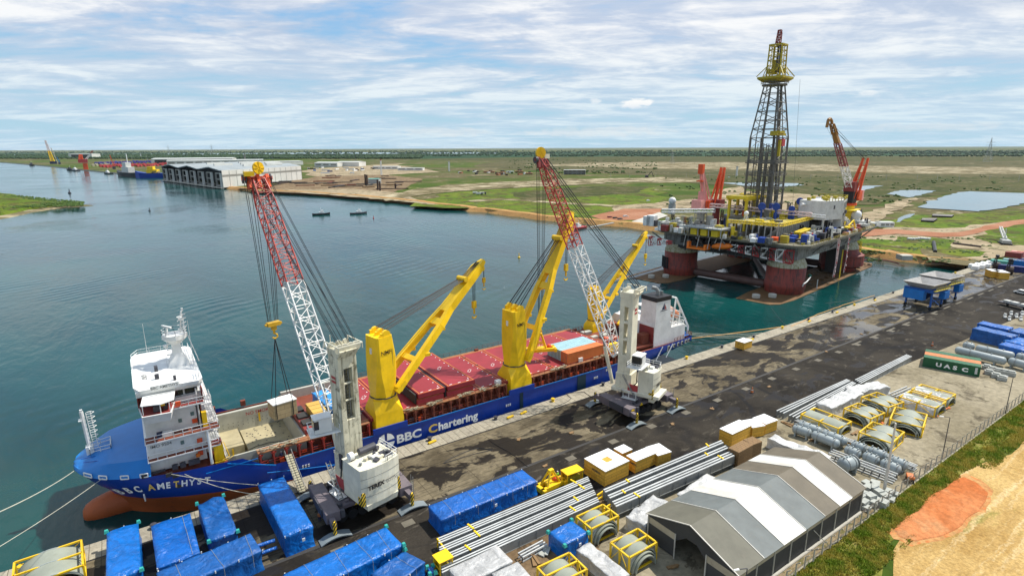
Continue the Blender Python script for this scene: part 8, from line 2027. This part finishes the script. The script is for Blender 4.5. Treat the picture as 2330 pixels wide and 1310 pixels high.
# ================================================================ PEOPLE (a few pixels tall, still whole figures)
def person(label,loc,rz,top='orange_top',legs='navy',helmet='white',pose='stand',s=1.0):
    t=T('person',label,'person',loc,rz,'dock workers'); t.scale=(s,s,s)
    bm=bmesh.new()
    J={'pel':(0,0,.95),'chest':(0.02,0,1.30),'neck':(.02,0,1.48),'head':(.04,0,1.62),'top':(.04,0,1.76),
       'hl':(0,.10,.90),'kl':(.06 if pose!='stand' else .02,.11,.50),'al':(-.06 if pose=='walk' else 0,.11,.08),'fl':(.14,.12,.04),
       'hr':(0,-.10,.90),'kr':(.10 if pose=='walk' else .02,-.11,.50),'ar':(.12 if pose=='walk' else 0,-.11,.08),'fr':(.26 if pose=='walk' else .14,-.12,.04),
       'sl':(.02,.19,1.40),'el':(.02,.27,1.12),'wl':(.16 if pose!='stand' else .08,.27,.90),'gl':(.2 if pose!='stand' else .1,.26,.80),
       'sr':(.02,-.19,1.40),'er':(.06,-.27,1.14),'wr':(.24 if pose=='reach' else .1,-.24,1.2 if pose=='reach' else .90),'gr':(.32 if pose=='reach' else .12,-.22,1.26 if pose=='reach' else .80)}
    rad={'pel':.15,'chest':.165,'neck':.06,'head':.10,'top':.08,'hl':.10,'kl':.07,'al':.05,'fl':.045,'hr':.10,'kr':.07,'ar':.05,'fr':.045,'sl':.075,'el':.05,'wl':.035,'gl':.04,'sr':.075,'er':.05,'wr':.035,'gr':.04}
    E_=[('pel','chest'),('chest','neck'),('neck','head'),('head','top'),('pel','hl'),('hl','kl'),('kl','al'),('al','fl'),('pel','hr'),('hr','kr'),('kr','ar'),('ar','fr'),('chest','sl'),('sl','el'),('el','wl'),('wl','gl'),('chest','sr'),('sr','er'),('er','wr'),('wr','gr')]
    ks=list(J); me=bpy.data.meshes.new('body'); me.from_pydata([J[k] for k in ks],[(ks.index(a),ks.index(b)) for a,b in E_],[])
    o=bpy.data.objects.new('body',me); col.objects.link(o); md=o.modifiers.new('skin','SKIN'); me.skin_vertices.new() if not me.skin_vertices else None
    for i,k in enumerate(ks): sv_=me.skin_vertices[0].data[i]; sv_.radius=(rad[k],rad[k]); sv_.use_root=(k=='pel')
    sb=o.modifiers.new('sub','SUBSURF'); sb.levels=1; sb.render_levels=1
    dg=bpy.context.evaluated_depsgraph_get(); dg.update(); m2=bpy.data.meshes.new_from_object(o.evaluated_get(dg)); bpy.data.objects.remove(o)
    m2.materials.clear(); [m2.materials.append(M[k]) for k in (top,legs,'skin','black')]
    for p in m2.polygons:
        c=p.center; p.material_index=3 if c.z<.1 else 1 if c.z<.93 and abs(c.y)<.2 else 2 if (c.z>1.47 or (abs(c.y)>.2 and (c.z<.92 or c.x>.2))) else 0
        p.use_smooth=True
    b=bpy.data.objects.new('body',m2); col.objects.link(b); b.parent=t
    MB().ball((.03,0,1.70),.135,10,4,.95,half=True).build('helmet',M[helmet],t,world=False,smooth='all'); return t
M['orange_top']=M['coverall']; M['greenhat']=M['hivis']
person('worker in white helmet and red top on the hold floor by the coiled cable',(20.6,100.2,1.62),R(200),'letterred','navy','white')
person('worker at the gallery opening beside the top of the gangway',(17.2,96.2,3.2),R(270),'navy','navy','white')
p=G(728,1187,0); person('worker in orange vest beside the mauve chassis of the mossy crane',(p.x,p.y,.03),R(60),'orange_top','navy','white','walk')
person('worker in green top on the hatches at the left end of the hanging spreader',(74.9,103.8,6.0),R(0),'hivis','navy','white','reach')
person('worker in green top on the hatches at the right end of the hanging spreader',(82.6,107.0,6.0),R(180),'hivis','orange_top','white','reach')
p=G(1268,1092,0); person('worker in green vest beside the spreader resting on the ground',(p.x,p.y,.03),R(-90),'hivis','orange_top','white')
person('worker in blue overalls on the deck beside the scrap heap of the ship',(29.2,103.2,5.75),R(220),'bluebright','bluebright','white')
# ================================================================ FAR BANK
def topz(b,py):
    lo,hi=b.z,b.z+300
    for _ in range(40):
        m_=(lo+hi)/2; v=Vector((b.x,b.y,m_))-CAM; k=v.dot(FW); y=CY-F*v.dot(UP)/k
        if y>py: lo=m_
        else: hi=m_
    return lo
def bld(label,xl,xr,yb,yt,depth,wall='cream',roof='roofw',name='factory_hall',cat='building',group=None,win=0,rise=.08,doors=0,yb2=None,open_=False,ofs=.4):
    a=G(xl,yb,ofs); b=G(xr,yb2 or yb,ofs); h=topz(a,yt)-a.z; d=b-a; l=d.length; rz=math.atan2(d.y,d.x)
    t=T(name,label,cat,tuple(a),rz,group); w=MB()
    w.prism([(0,0),(l,0),(l,depth),(0,depth)],0,h) if not open_ else [w.b2(0,l,depth-.4,depth,0,h),w.b2(0,.4,0,depth,0,h),w.b2(l-.4,l,0,depth,0,h)]
    w.build('wall',M[wall],t,world=False); r=MB(); e=depth*.01
    r.add([(-e,-e,h),(l+e,-e,h),(l+e,depth/2,h+depth*rise*.5),(-e,depth/2,h+depth*rise*.5),(l+e,depth+e,h),(-e,depth+e,h)],[(0,1,2,3),(3,2,4,5),(0,3,5),(1,4,2)]); r.build('roof',M[roof],t,world=False)
    for i in range(win):
        x=l*(i+.5)/win; MB().b2(x-l/win*.36,x+l/win*.36,-.25,0,h*.35,h*.72).build('window',M['bandgrey'],t,world=False)
    for i in range(doors):
        x=l*(i+.5)/doors; MB().b2(x-l/doors*.38,x+l/doors*.38,-.3,-.02,0,h*.8).build('door',M['rdark'],t,world=False)
    if open_:
        for i in range(6): x=l*i/5; MB().b2(x-.25,x+.25,-.2,.3,0,h).build('post',M[wall],t,world=False)
        MB().b2(.5,l-.5,1,depth-1,0,.3).build('floor_slab',M['rdark'],t,world=False)
    return t
M['roofw']=paint('hall_roof_offwhite',(.50,.51,.48),.5,.15,(.3,.28,.22),.02); M['bandgrey']=paint('grey_brown_band',(.26,.25,.22),.6,.2,(.2,.18,.15),.02); M['warm_white']=paint('warm_white_wall',(.62,.61,.56),.6,.12,(.4,.36,.3),.02)
# covered dry-dock hall
A=G(508,427,0); Bv=G(687,409,0); Cv=G(372,409,0); H=topz(A,388)
t=T('dock_hall','huge grey roofed dock hall with open dark end on columns over the water','dock hall',(A.x,A.y,0)); ex=(Bv-A); ey=(Cv-A); lx=ex.length; ly=ey.length; ex.normalize(); ey.normalize()
def Hp(x,y,z): return A+ex*x+ey*y+Vector((0,0,z))
m=MB(); m.add([Hp(0,0,0),Hp(lx,0,0),Hp(lx,0,H),Hp(0,0,H),Hp(0,-.8,0),Hp(lx,-.8,0),Hp(lx,-.8,H),Hp(0,-.8,H)],[(0,1,2,3),(4,7,6,5),(0,3,7,4),(1,5,6,2),(3,2,6,7)]); m.build('side_wall',M['warm_white'],t)
m=MB(); m.add([Hp(0,-1,H*.62),Hp(lx,-1,H*.62),Hp(lx,-1,H*.74),Hp(0,-1,H*.74)],[(0,1,2,3)]); m.build('grey_band',M['bandgrey'],t)
m=MB(); 
for i in range(14): m.add([Hp(lx*i/13-.5,-1.1,0),Hp(lx*i/13+.5,-1.1,0),Hp(lx*i/13+.5,-1.1,H*.97),Hp(lx*i/13-.5,-1.1,H*.97)],[(0,1,2,3)]) if 0 else m.beam(Hp(lx*i/13,-1.0,0),Hp(lx*i/13,-1.0,H*.97),.5)
for o in m.comps(): o.build('wall_rib',M['bandgrey2'] if 'bandgrey2' in M else paint('wall_rib_grey',(.48,.47,.43),.6,.1),t)
m=MB(); N_=16; zs=[H+2.2*abs(math.sin(math.pi*(i/N_)*4)) for i in range(N_*1+1)]; P_=[]
for i in range(33): yy=ly*i/32; P_.append((yy,H+5.0*(1-abs(((yy/ly*3.0)%1)*2-1))*.9+ (3 if yy/ly>.8 else 0)*0))
m.loft([[Hp(-2,y,z) for y,z in P_],[Hp(lx,y,z) for y,z in P_],[Hp(lx,y,z-1) for y,z in P_],[Hp(-2,y,z-1.4) for y,z in P_],[Hp(-2,y,z) for y,z in P_]],cap=False,closed=False); m.build('roof',M['roofg'],t)
for x_,y_ in ((.35,.12),(.62,.10),(.2,.36),(.5,.33),(.8,.3),(.3,.62),(.7,.6)):
    MB().add([Hp(lx*x_+a,ly*y_+b,H+c) for a,b,c in ((0,0,6.5),(lx*.22,0,6.5),(lx*.22,5,6.5),(0,5,6.5),(0,0,3),(lx*.22,0,3),(lx*.22,5,3),(0,5,3))],[(0,1,2,3),(0,4,5,1),(1,5,6,2),(2,6,7,3),(3,7,4,0)]).build('roof_monitor',M['roofw'],t)
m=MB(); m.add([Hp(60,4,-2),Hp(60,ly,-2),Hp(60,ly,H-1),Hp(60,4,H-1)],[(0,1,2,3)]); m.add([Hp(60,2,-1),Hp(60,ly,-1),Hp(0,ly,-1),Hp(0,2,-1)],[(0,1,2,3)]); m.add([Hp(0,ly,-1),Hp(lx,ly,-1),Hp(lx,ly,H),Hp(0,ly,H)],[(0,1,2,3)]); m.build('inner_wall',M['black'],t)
nb=8
for i in range(nb):
    yy=4+ (ly-8)*i/(nb-.45)
    for dy in (0,(ly-8)/(nb-.45)*.52):
        m=MB(); m.beam(Hp(0,yy+dy,WL-3),Hp(0,yy+dy,H-4.0 if dy==0 else H-4.5),3.4 if dy==0 else 2.2); m.build('column',M['warm_white' if dy==0 else 'bandgrey'],t)
    m=MB(); 
    for z in (2,H*.47,H-4.5): m.beam(Hp(0,yy,z),Hp(0,yy+(ly-8)/(nb-.45)*.52,z),1.5,1.8)
    m.build('cross_beam',M['bandgrey'],t)
m=MB(); m.beam(Hp(-1.5,0,-.5),Hp(-1.5,ly,-.5),4,1.6); m.build('dock_sill',M['concrete'],t)
bld('long white factory hall at the left end behind the red reels',345,530,373,362,120,'warm_white','roofw','factory_hall','building','white factory halls',0,.05,3,371)
bld('white factory hall with a row of grey windows behind the dock hall',380,600,377,366,70,'warm_white','roofw','factory_hall','building','white factory halls',11,.06,0,374)
bld('low white factory hall to the right of the windowed one',580,690,378,369,60,'warm_white','roofw','factory_hall','building','white factory halls',0,.05,0,375)
bld('isolated white factory hall right of the dock hall',716,768,380,370.5,60,'warm_white','roofw','factory_hall','building','white factory halls',3,.08)
bld('white factory hall adjoining the isolated one on its right',766,817,379,369,60,'warm_white','roofw','factory_hall','building','white factory halls',0,.07)
bld('low white workshop row left of the lone concrete tower',848,905,385,379,30,'warm_white','roofw','workshop','building','low workshops',4,.05)
bld('low white workshop row nearest the lone concrete tower',905,962,388,382,20,'warm_white','roofw','workshop','building','low workshops',3,.05)
bld('white hall at the far left beyond the yellow crane',157,210,361,350,60,'warm_white','roofw','factory_hall','building',None,0,.04,1)
bld('small open fronted white shed on the plain',1283,1332,397,387,20,'warm_white','roofw','open_shed','building',None,0,.06,0,None,True)
bld('pale low building among the scrap yard',1158,1168,394,389.5,8,'warm_white','roofw','small_building','building')
for i,(x0_,x1_,y_,h_) in enumerate(((1100,1125,393,3),(1130,1150,396,4),(1172,1190,393,3.5),(1195,1212,397,3))):
    bld(('first','second','third','fourth')[i]+' brown scrap shed from the left on the plain',x0_,x1_,y_,y_-h_,10,'wooddark','deckbrown','scrap_shed','shed','scrap sheds on the plain')
bld('white cabin left of its twin on the bank beyond the rig',1972,1994,517,507,7,'white','roofw','site_cabin','cabin','white site cabins beyond the rig',2); bld('white cabin right of its twin on the bank beyond the rig',2003,2034,517,506,7,'white','roofw','site_cabin','cabin','white site cabins beyond the rig',3)
bld('concrete outfall box on the shore beyond the rig',2052,2076,592,582,5,'concrete','concrete','outfall_box','outfall')
def tower(label,px,yb,yt,wd,mat='cream',name='concrete_tower'):
    a=G(px,yb,.4); h=topz(a,yt)-a.z; t=T(name,label,'tower',tuple(a)); MB().loft([[(x*wd,y*wd,0) for x,y in((-1,-1),(1,-1),(1,1),(-1,1))],[(x*wd*.9,y*wd*.9,h*.93) for x,y in((-1,-1),(1,-1),(1,1),(-1,1))]]).build('tower_shaft',M[mat],t,world=False); MB().b2(-wd*1.1,wd*1.1,-wd*1.1,wd*1.1,h*.93,h).build('tower_cap',M['concrete'],t,world=False)
tower('lone pale concrete tower on the plain right of the workshops',1022,390,367,1.6); tower('square water tower behind the dock hall roofs',558,366,352,4.2,'bandgrey'); tower('pale slab tower on the plain just left of the derrick foot',1676,400,378,1.4); tower('small pale tower behind the reel yard',321,360,349,4)
for i,(x_,yb_,yt_) in enumerate(((278,378,357),(302,372,352),(251,381,356),(336,370,350))):
    a=G(x_,yb_,.4); h=topz(a,yt_)-a.z; t=T('lighting_mast','slim lighting mast, %s from the left in the reel yard'%('third','fourth','first','last')[i] if 0 else 'slim lighting mast in the reel yard near the cable drums','mast',tuple(a),0,'lighting masts in the reel yard'); MB().tube((0,0,0),(0,0,h),.5,6,.25).build('mast_pole',M['concrete'],t,world=False)
# reels
def reel(r,w_,mat):
    t=T('cable_reel','cable reel','reel',(0,0,0)); MB().lathe((0,0,r),[(.3,-w_/2),(r,-w_/2),(r,-w_/2+.5),(r*.72,-w_/2+.5),(r*.72,w_/2-.5),(r,w_/2-.5),(r,w_/2),(.3,w_/2)],12,'Y').build('reel_drum',M[mat],t,world=False); return t
random.seed(41)
def reels(n,x0_,x1_,ya,yb,mat,label,group,r=5.2):
    base=reel(r,6.0,mat)
    for i in range(n):
        x=x0_+(x1_-x0_)*((i+.5)/n)+random.uniform(-2,2); y=ya+(yb-ya)*((x-x0_)/(x1_-x0_))+random.uniform(-1.6,1.6); p=G(x,y,.4)
        o=base if i==0 else copy_tree(base); place(o,tuple(p),random.uniform(-.3,.3)+.6,label,group)
reels(34,228,385,381.5,376.5,'redreel' if 'redreel' in M else 'letterred','red cable drum in the long red row behind the moored ships','red cable drums in the port yard',4.6)
M['purple']=paint('violet_blue_drum',(.05,.05,.22),.5,.3)
reels(26,218,345,374.5,370.5,'purple','violet blue drum in the row behind the red drums','violet drums in the port yard',5.2)
reels(6,208,262,378.5,377,'dunn','pale wooden reel at the left end of the drum rows','pale reels in the port yard',4.6)
# port cranes
def lat(mb,a,b,w_,n): mb.truss([a+Vector(o)*w_ for o in ((-1,-1,0),(1,-1,0),(1,1,0),(-1,1,0))],[b+Vector(o)*w_*.6 for o in ((-1,-1,0),(1,-1,0),(1,1,0),(-1,1,0))],n,w_*.22,w_*.14)
a=G(122,373,0); tp=GY(103,320,a.y); tp2=GY(110,345,a.y); t=T('port_crane','tall yellow and white lattice crane at the far left quay','crane',tuple(a),0,'far port cranes'); m=MB(); lat(m,a,a.lerp(tp,.55),6,8); m.build('lower_mast',M['yellow'],t); m=MB(); lat(m,a.lerp(tp,.55),tp,3.6,7); m.build('boom',M['palepink'],t); MB().box((a.x,a.y,5),(22,16,10)).build('crane_base',M['navy'],t); m=MB(); m.tube(a+Vector((8,0,40)),tp,.4,4); m.tube(a+Vector((14,0,0)),a+Vector((2,0,62)),1.2,5); m.build('back_stay',M['concrete'],t)
a=G(196,386,0); t=T('port_crane','red harbour crane with white tipped jib behind the tugs','crane',tuple(a),0,'far port cranes'); MB().box((a.x,a.y,9),(11,9,18)).build('crane_base',M['orangered'],t); m=MB(); m.box((a.x-4,a.y,24),(22,12,10)); m.build('machine_house',M['letterred'],t)
e=GY(183,352,a.y); m=MB(); lat(m,Vector((a.x-8,a.y,26)),e,5,4); m.build('a_frame',M['orangered'],t); e=GY(211,343,a.y); m=MB(); lat(m,Vector((a.x+2,a.y,26)),Vector((a.x+2,a.y,26)).lerp(e,.75),2.6,4); m.build('jib',M['white'],t); m=MB(); lat(m,Vector((a.x+2,a.y,26)).lerp(e,.75),e,2.6,2); m.build('jib_tip',M['dred'],t)
for px,yb_,h_,mt_,lb in ((136,374,10,'bluebright','small blue jib crane right of the tall yellow crane'),(260,385,16,'orangered','thin red jib crane behind the dark supply ship')):
    a=G(px,yb_,0); t=T('jib_crane',lb,'crane',tuple(a),0,'far port cranes'); MB().box((0,0,4),(8,6,8)).build('crane_base',M['dgrey'],t,world=False); MB().beam((0,0,8),(-5,0,8+h_*2),2.0).beam((0,0,8),(3,0,8+h_),1.5).build('crane_mast',M[mt_],t,world=False)
# vessels on the water
def boat(label,px,py,l,rz,hullm,housem,name='boat',cat='boat',group=None,b_=None,load=None,mast=True,hh=None):
    p=G(px,py,WL); t=T(name,label,cat,(p.x,p.y,WL),rz,group); w_=b_ or l*.27; h=hh or l*.09
    secs=[]
    for x,k,s in ((-.5,.8,1.15),(-.3,1,1.0),(.15,1,1.0),(.36,.7,1.2),(.5,.04,1.5)): secs.append([(x*l,-w_/2*k,h*s),(x*l,-w_/2*k*.8,-.6),(x*l,w_/2*k*.8,-.6),(x*l,w_/2*k,h*s)])
    MB().loft(secs).build('hull',M[hullm],t,world=False)
    m=MB(); m.b2(-l*.12,l*.16,-w_*.3,w_*.3,h,h+l*.10); m.b2(-l*.02,l*.13,-w_*.25,w_*.25,h+l*.10,h+l*.18); wh_=m.build('wheelhouse',M[housem],t,world=False,bev=.1)
    MB().b2(l*.13,l*.135,-w_*.22,w_*.22,h+l*.12,h+l*.165).build('window',M['glass'],wh_,world=False)
    if mast: MB().tube((0,0,h+l*.18),(0,0,h+l*.33),l*.008,5).build('mast',M['white'],t,world=False)
    if load: MB().ball((-l*.05,0,h),w_*.45,10,5,.6,.1,half=True).build('sand_load',M[load],t,world=False)
    return t
boat('dark hulled tug lying off the muddy bank, left of the pair',731,489,15.5,R(-12),'black','white','tug_boat','boat','pair of tugs on the open water'); boat('white sided tug with dark bow, right of the pair on open water',816,487,15.5,R(-5),'dgrey','white','tug_boat','boat','pair of tugs on the open water')
boat('red and white pilot boat moored at the far pontoon behind the crane boom',1316,521,16,R(-170),'letterred','white','pilot_boat','boat')
boat('dark supply ship moored along the far quay left of the blue ship',295,402,120,R(110),'black','palewhite','supply_ship','ship',None,22,None,True,9)
boat('blue ship heaped with pale sand beside the dock hall',352,405,75,R(150),'blue','yellow','sand_carrier','ship',None,20,'sand',False,10)
boat('small black tug by the far quay left of the supply ship',246,396,32,R(120),'black','white','harbour_tug','boat','small tugs at the far quay'); boat('small dark tug below the red harbour crane, left one',160,388,34,R(120),'black','dgrey','harbour_tug','boat','small tugs at the far quay'); boat('small dark tug below the red harbour crane, right one',172,389,34,R(120),'dgrey','white','harbour_tug','boat','small tugs at the far quay'); boat('little dark boat at the far left quay below the yellow crane',72,377,40,R(110),'black','dgrey','harbour_tug','boat','small tugs at the far quay')
def buoy(label,px,py,h,mat):
    p=G(px,py,WL); t=T('buoy',label,'buoy',(p.x,p.y,WL),0,'channel buoys'); MB().lathe((0,0,-.3),[(h*.28,0),(h*.28,h*.25),(h*.12,h*.35),(h*.05,h*.9)],10).build('buoy_float',M[mat],t,world=False); MB().box((0,0,h*.8),(h*.16,h*.16,h*.2)).build('topmark',M[mat],t,world=False)
buoy('dark green channel buoy near the sand spit',158.5,440,6.5,'doorgreen2' if 'doorgreen2' in M else 'dgrey'); buoy('small dark channel buoy in mid water',340.5,480,3.5,'dgrey'); buoy('small red buoy right of the tugs',850,497,2.6,'letterred'); buoy('yellow buoy between the ship and the far bank',1181,586,2.6,'yellow'); buoy('tiny pale buoy on the water left of the second ship crane',1147,656,.9,'white')
# pontoon jetty
a=G(1340,520,WL); b=G(1396,508,0); m=MB(); m.beam((a.x,a.y,WL+.8),(b.x,b.y,.4),2.2,.4); tag(centre(m.build('pontoon_jetty',M['pgrey'],None)),'narrow floating jetty linking the pilot boat to the bank','jetty')
# pylons
def pylon(label,px,yb,yt,mat='dgrey',arms=True):
    a=G(px,yb,.4); h=topz(a,yt)-a.z; w_=h*.13; t=T('pylon',label,'pylon',tuple(a),0,'power line pylons'); m=MB()
    m.truss([(-w_,-w_,0),(w_,-w_,0),(w_,w_,0),(-w_,w_,0)],[(-w_*.3,-w_*.3,h*.62),(w_*.3,-w_*.3,h*.62),(w_*.3,w_*.3,h*.62),(-w_*.3,w_*.3,h*.62)],5,h*.005,h*.003); 
    m.truss([(-w_*.3,-w_*.3,h*.62),(w_*.3,-w_*.3,h*.62),(w_*.3,w_*.3,h*.62),(-w_*.3,w_*.3,h*.62)],[(-.1,-.1,h),(.1,-.1,h),(.1,.1,h),(-.1,.1,h)],3,h*.0045,h*.003); m.build('lattice',M[mat],t,world=False)
    m=MB()
    for z in (.68,.8): m.beam((-h*.2,h*.1,h*z),(h*.2,-h*.1,h*z),h*.007,h*.01)
    m.build('cross_arm',M[mat],t,world=False); return a,h
pylon('large lattice pylon on the plain right of the rig crane',2247,368,313,'pgrey'); pylon('lattice pylon on the skyline left of the dock hall cranes',385,353,330,'pgrey'); pylon('lattice pylon on the skyline above the square water tower',483,353,328,'pgrey'); pylon('lattice pylon in front of the wood right of the factory halls',621,372,352,'dgrey'); pylon('slender lattice pylon between the two harbour crane booms',810,372,351,'dgrey'); pylon('distant lattice pylon above the access road bank',1529,372,340,'pgrey')
# masts and piling near the muddy yard
a=G(868,398,.4); t=T('signal_mast','white and red lattice mast standing on the muddy yard','mast',tuple(a)); h=topz(a,362)-a.z; MB().truss([(-1.2,-1.2,0),(1.2,-1.2,0),(1.2,1.2,0),(-1.2,1.2,0)],[(-.8,-.8,h*.9),(.8,-.8,h*.9),(.8,.8,h*.9),(-.8,.8,h*.9)],8,.35,.2).build('mast_lattice',M['white'],t,world=False); MB().box((0,0,h*.93),(1.8,1.8,3)).build('mast_top',M['letterred'],t,world=False)
for i,(px,yb_,yt_) in enumerate(((832,422,396),(836,422,397),(860,432,408),(865,434,412),(900,430,417))):
    a=G(px,yb_,.4); h=topz(a,yt_)-a.z; t=tag(centre(MB().tube((a.x,a.y,0),(a.x,a.y,h),1.3,8).build('steel_pile',M['rustdark'],None)),'dark upright steel pile by the muddy bank','pile','upright steel piles by the muddy bank')
bld('small grey green site building among the steel piles',838,862,418,407,14,'pgrey','tealc','site_building','building')
random.seed(51)
for i in range(46):
    px=random.uniform(590,930); py=random.uniform(400,434); 
    if py>418+ (px-590)*.05: py-=10
    p=G(px,py,.35); l=random.uniform(14,46); tag(centre(MB().box((p.x,p.y,.9),(l,random.uniform(1.5,5),random.uniform(.8,2.4)),random.choice([-.35,-.3,-.4,.9])).build('stacked_piling',M[random.choice(['rustdark','rdark','deckred','rustdark','wooddark'])],None)),'low dark stack of rusty piling lying on the muddy yard','piling stack','dark stacks on the muddy yard')
for i in range(26):
    px=random.uniform(1045,1215); py=random.uniform(389,399); p=G(px,py,.35); tag(centre(MB().box((p.x,p.y,1.6),(random.uniform(4,14),random.uniform(3,6),random.uniform(1.5,5)),random.random()).build('scrap_pile',M[random.choice(['rustdark','deckbrown','palewhite','rdark'])],None)),'heap of brown scrap in the yard on the plain','scrap pile','scrap heaps on the plain')
for i in range(22):
    px=random.uniform(700,860); py=random.uniform(382,396); p=G(px,py,.35); tag(centre(MB().box((p.x,p.y,1.8),(random.uniform(6,22),3,3),random.choice([-.3,.8])).build('parked_trailer',M[random.choice(['white','bluebright','navyc','palewhite','rustdark'])],None)),'parked trailer or truck in the yard by the isolated white halls','trailer','vehicles in the yard by the white halls')
# vehicles
for lab,px,py,mt_ in (('white car alone on the meadow left of the rig crane pair',1475,457,'white'),('white car parked at the shore end of the access road',1424,493,'white'),('dark car parked left of the white one by the access road',1400,497,'black'),('dark red car parked leftmost by the access road',1388,495,'dred'),('black car parked nearest the shore by the access road',1411,499,'dgrey'),('white van on the open plain behind the left rig crane',1659,404,'white')):
    p=G(px,py,.45); van(lab,p.x,p.y,random.uniform(-.4,.2),mt_,'parked_car' if 'car' in lab else 'white_van','car' if 'car' in lab else 'van',4.6,1.6,None); bpy.data.objects[-1] if 0 else None
for i,(px,py) in enumerate(((1083,442),(1091,444),(1099,443))):
    p=G(px,py,.4); t=T('tipper_truck',('left','middle','right')[i]+' white tipper truck of the three on the meadow','truck',(p.x,p.y,.4),R(-30),'tipper trucks on the meadow'); MB().b2(-4,1.6,-1.2,1.2,1.2,3.2).build('truck_bed',M['palewhite'],t,world=False,bev=.1); MB().b2(2,4,-1.2,1.2,.8,3.0).build('truck_cab',M['dgrey'],t,world=False,bev=.1)
    for x in (-3,-1.5,3): MB().tube((x,-1.2,.5),(x,1.2,.5),.5,8).build('wheel',M['rubber'],t,world=False)
p=G(1472,404,.4); t=T('excavator','black excavator with raised arm on the sandy plain','excavator',(p.x,p.y,.4),R(-20)); MB().b2(-3.5,3,-2,2,0,1.6).build('track',M['black'],t,world=False,bev=.2); MB().b2(-3,2,-1.8,1.8,1.6,4.6).build('excavator_body',M['dgrey'],t,world=False,bev=.3); MB().beam((1.5,0,3),(9,0,11),.9).beam((9,0,11),(13,0,3),.7).box((13,0,2.4),(2,1.8,1.8)).build('digging_arm',M['black'],t,world=False)
for i,(pts) in enumerate((((2122,490),(2170,492),(2165,496),(2120,494)),((2098,500),(2132,500),(2124,507),(2095,505)))):
    q=[G(x,y,.5) for x,y in pts]; m=MB(); n=5
    for k in range(n): a=q[0].lerp(q[3],(k+.5)/n); b=q[1].lerp(q[2],(k+.5)/n); m.tube((a.x,a.y,1.2),(b.x,b.y,1.2),.75,8)
    tag(centre(m.build('black_pipe_stack',M['black'],None)),('long','short')[i]+' stack of black pipes on the bright meadow beyond the rig','pipe stack','black pipe stacks beyond the rig')
for i in range(9):
    px=2068+i*5.6; p=G(px,544.5+.6*math.sin(i),.6); tag(centre(MB().box((p.x,p.y,1.1),(3.0,1.4,1.1),random.uniform(-.3,.3)).build('concrete_pipe_block',M['palewhite'],None,bev=.1)),'pale concrete block in the row on the bank beyond the rig','concrete block','pale blocks in a row beyond the rig')
a=G(2124,553,.7); b=G(2128,574,.7); tag(centre(MB().tube((a.x,a.y,1.3),(b.x,b.y,1.1),.9,8).build('black_pipe',M['black'],None)),'single black pipe lying on the grass beyond the rig','pipe')
a=G(2168,554,.7); b=G(2232,562,.7); tag(centre(MB().tube((a.x,a.y,.9),(b.x,b.y,.9),.6,8).build('long_pipeline',M['rustdark'],None)),'long dark pipe lying on the tan ground right of the rig','pipe')
for i in range(17):
    px=1380+i*58+random.uniform(-12,12); p=G(px,403+.01*(px-1400),.4); h=9; tag(centre(MB().tube((p.x,p.y,0),(p.x,p.y,h),.28,5).build('utility_pole',M['concrete'],None)),'pale utility pole in the row across the plain','utility pole','utility poles across the plain')

relabel(grp('red cable drums in the port yard'),'%s red cable drum from the left in the long red row')
relabel(grp('violet drums in the port yard'),'%s violet blue drum from the left in the row behind the red drums')
relabel(grp('pale reels in the port yard'),'%s pale wooden reel from the left at the end of the drum rows')
relabel(grp('lighting masts in the reel yard'),'%s slim lighting mast from the left in the reel yard')
relabel(grp('upright steel piles by the muddy bank'),'%s upright dark steel pile from the left by the muddy bank')
relabel(grp('dark stacks on the muddy yard'),'%s dark rusty piling stack from the left on the muddy yard')
relabel(grp('scrap heaps on the plain'),'%s brown scrap heap from the left in the yard on the plain')
relabel(grp('vehicles in the yard by the white halls'),'%s parked truck from the left by the isolated white halls')
relabel(grp('pale blocks in a row beyond the rig'),'%s pale block from the left in the row beyond the rig')
relabel(grp('utility poles across the plain'),'%s pale utility pole from the left in the row across the plain')

# ================================================================ AIR
hz=MB().b2(-9000,24000,-1500,26000,-12,118).build('haze',bpy.data.materials.new('haze_air')); hz['kind']='stuff'
hm=hz.data.materials[0]; hm.use_nodes=True; nt=hm.node_tree; nt.nodes.clear(); v_=nt.nodes.new('ShaderNodeVolumePrincipled'); v_.inputs['Color'].default_value=(.72,.86,1,1); v_.inputs['Density'].default_value=1.1e-5; v_.inputs['Anisotropy'].default_value=.2
o_=nt.nodes.new('ShaderNodeOutputMaterial'); nt.links.new(v_.outputs[0],o_.inputs['Volume'])
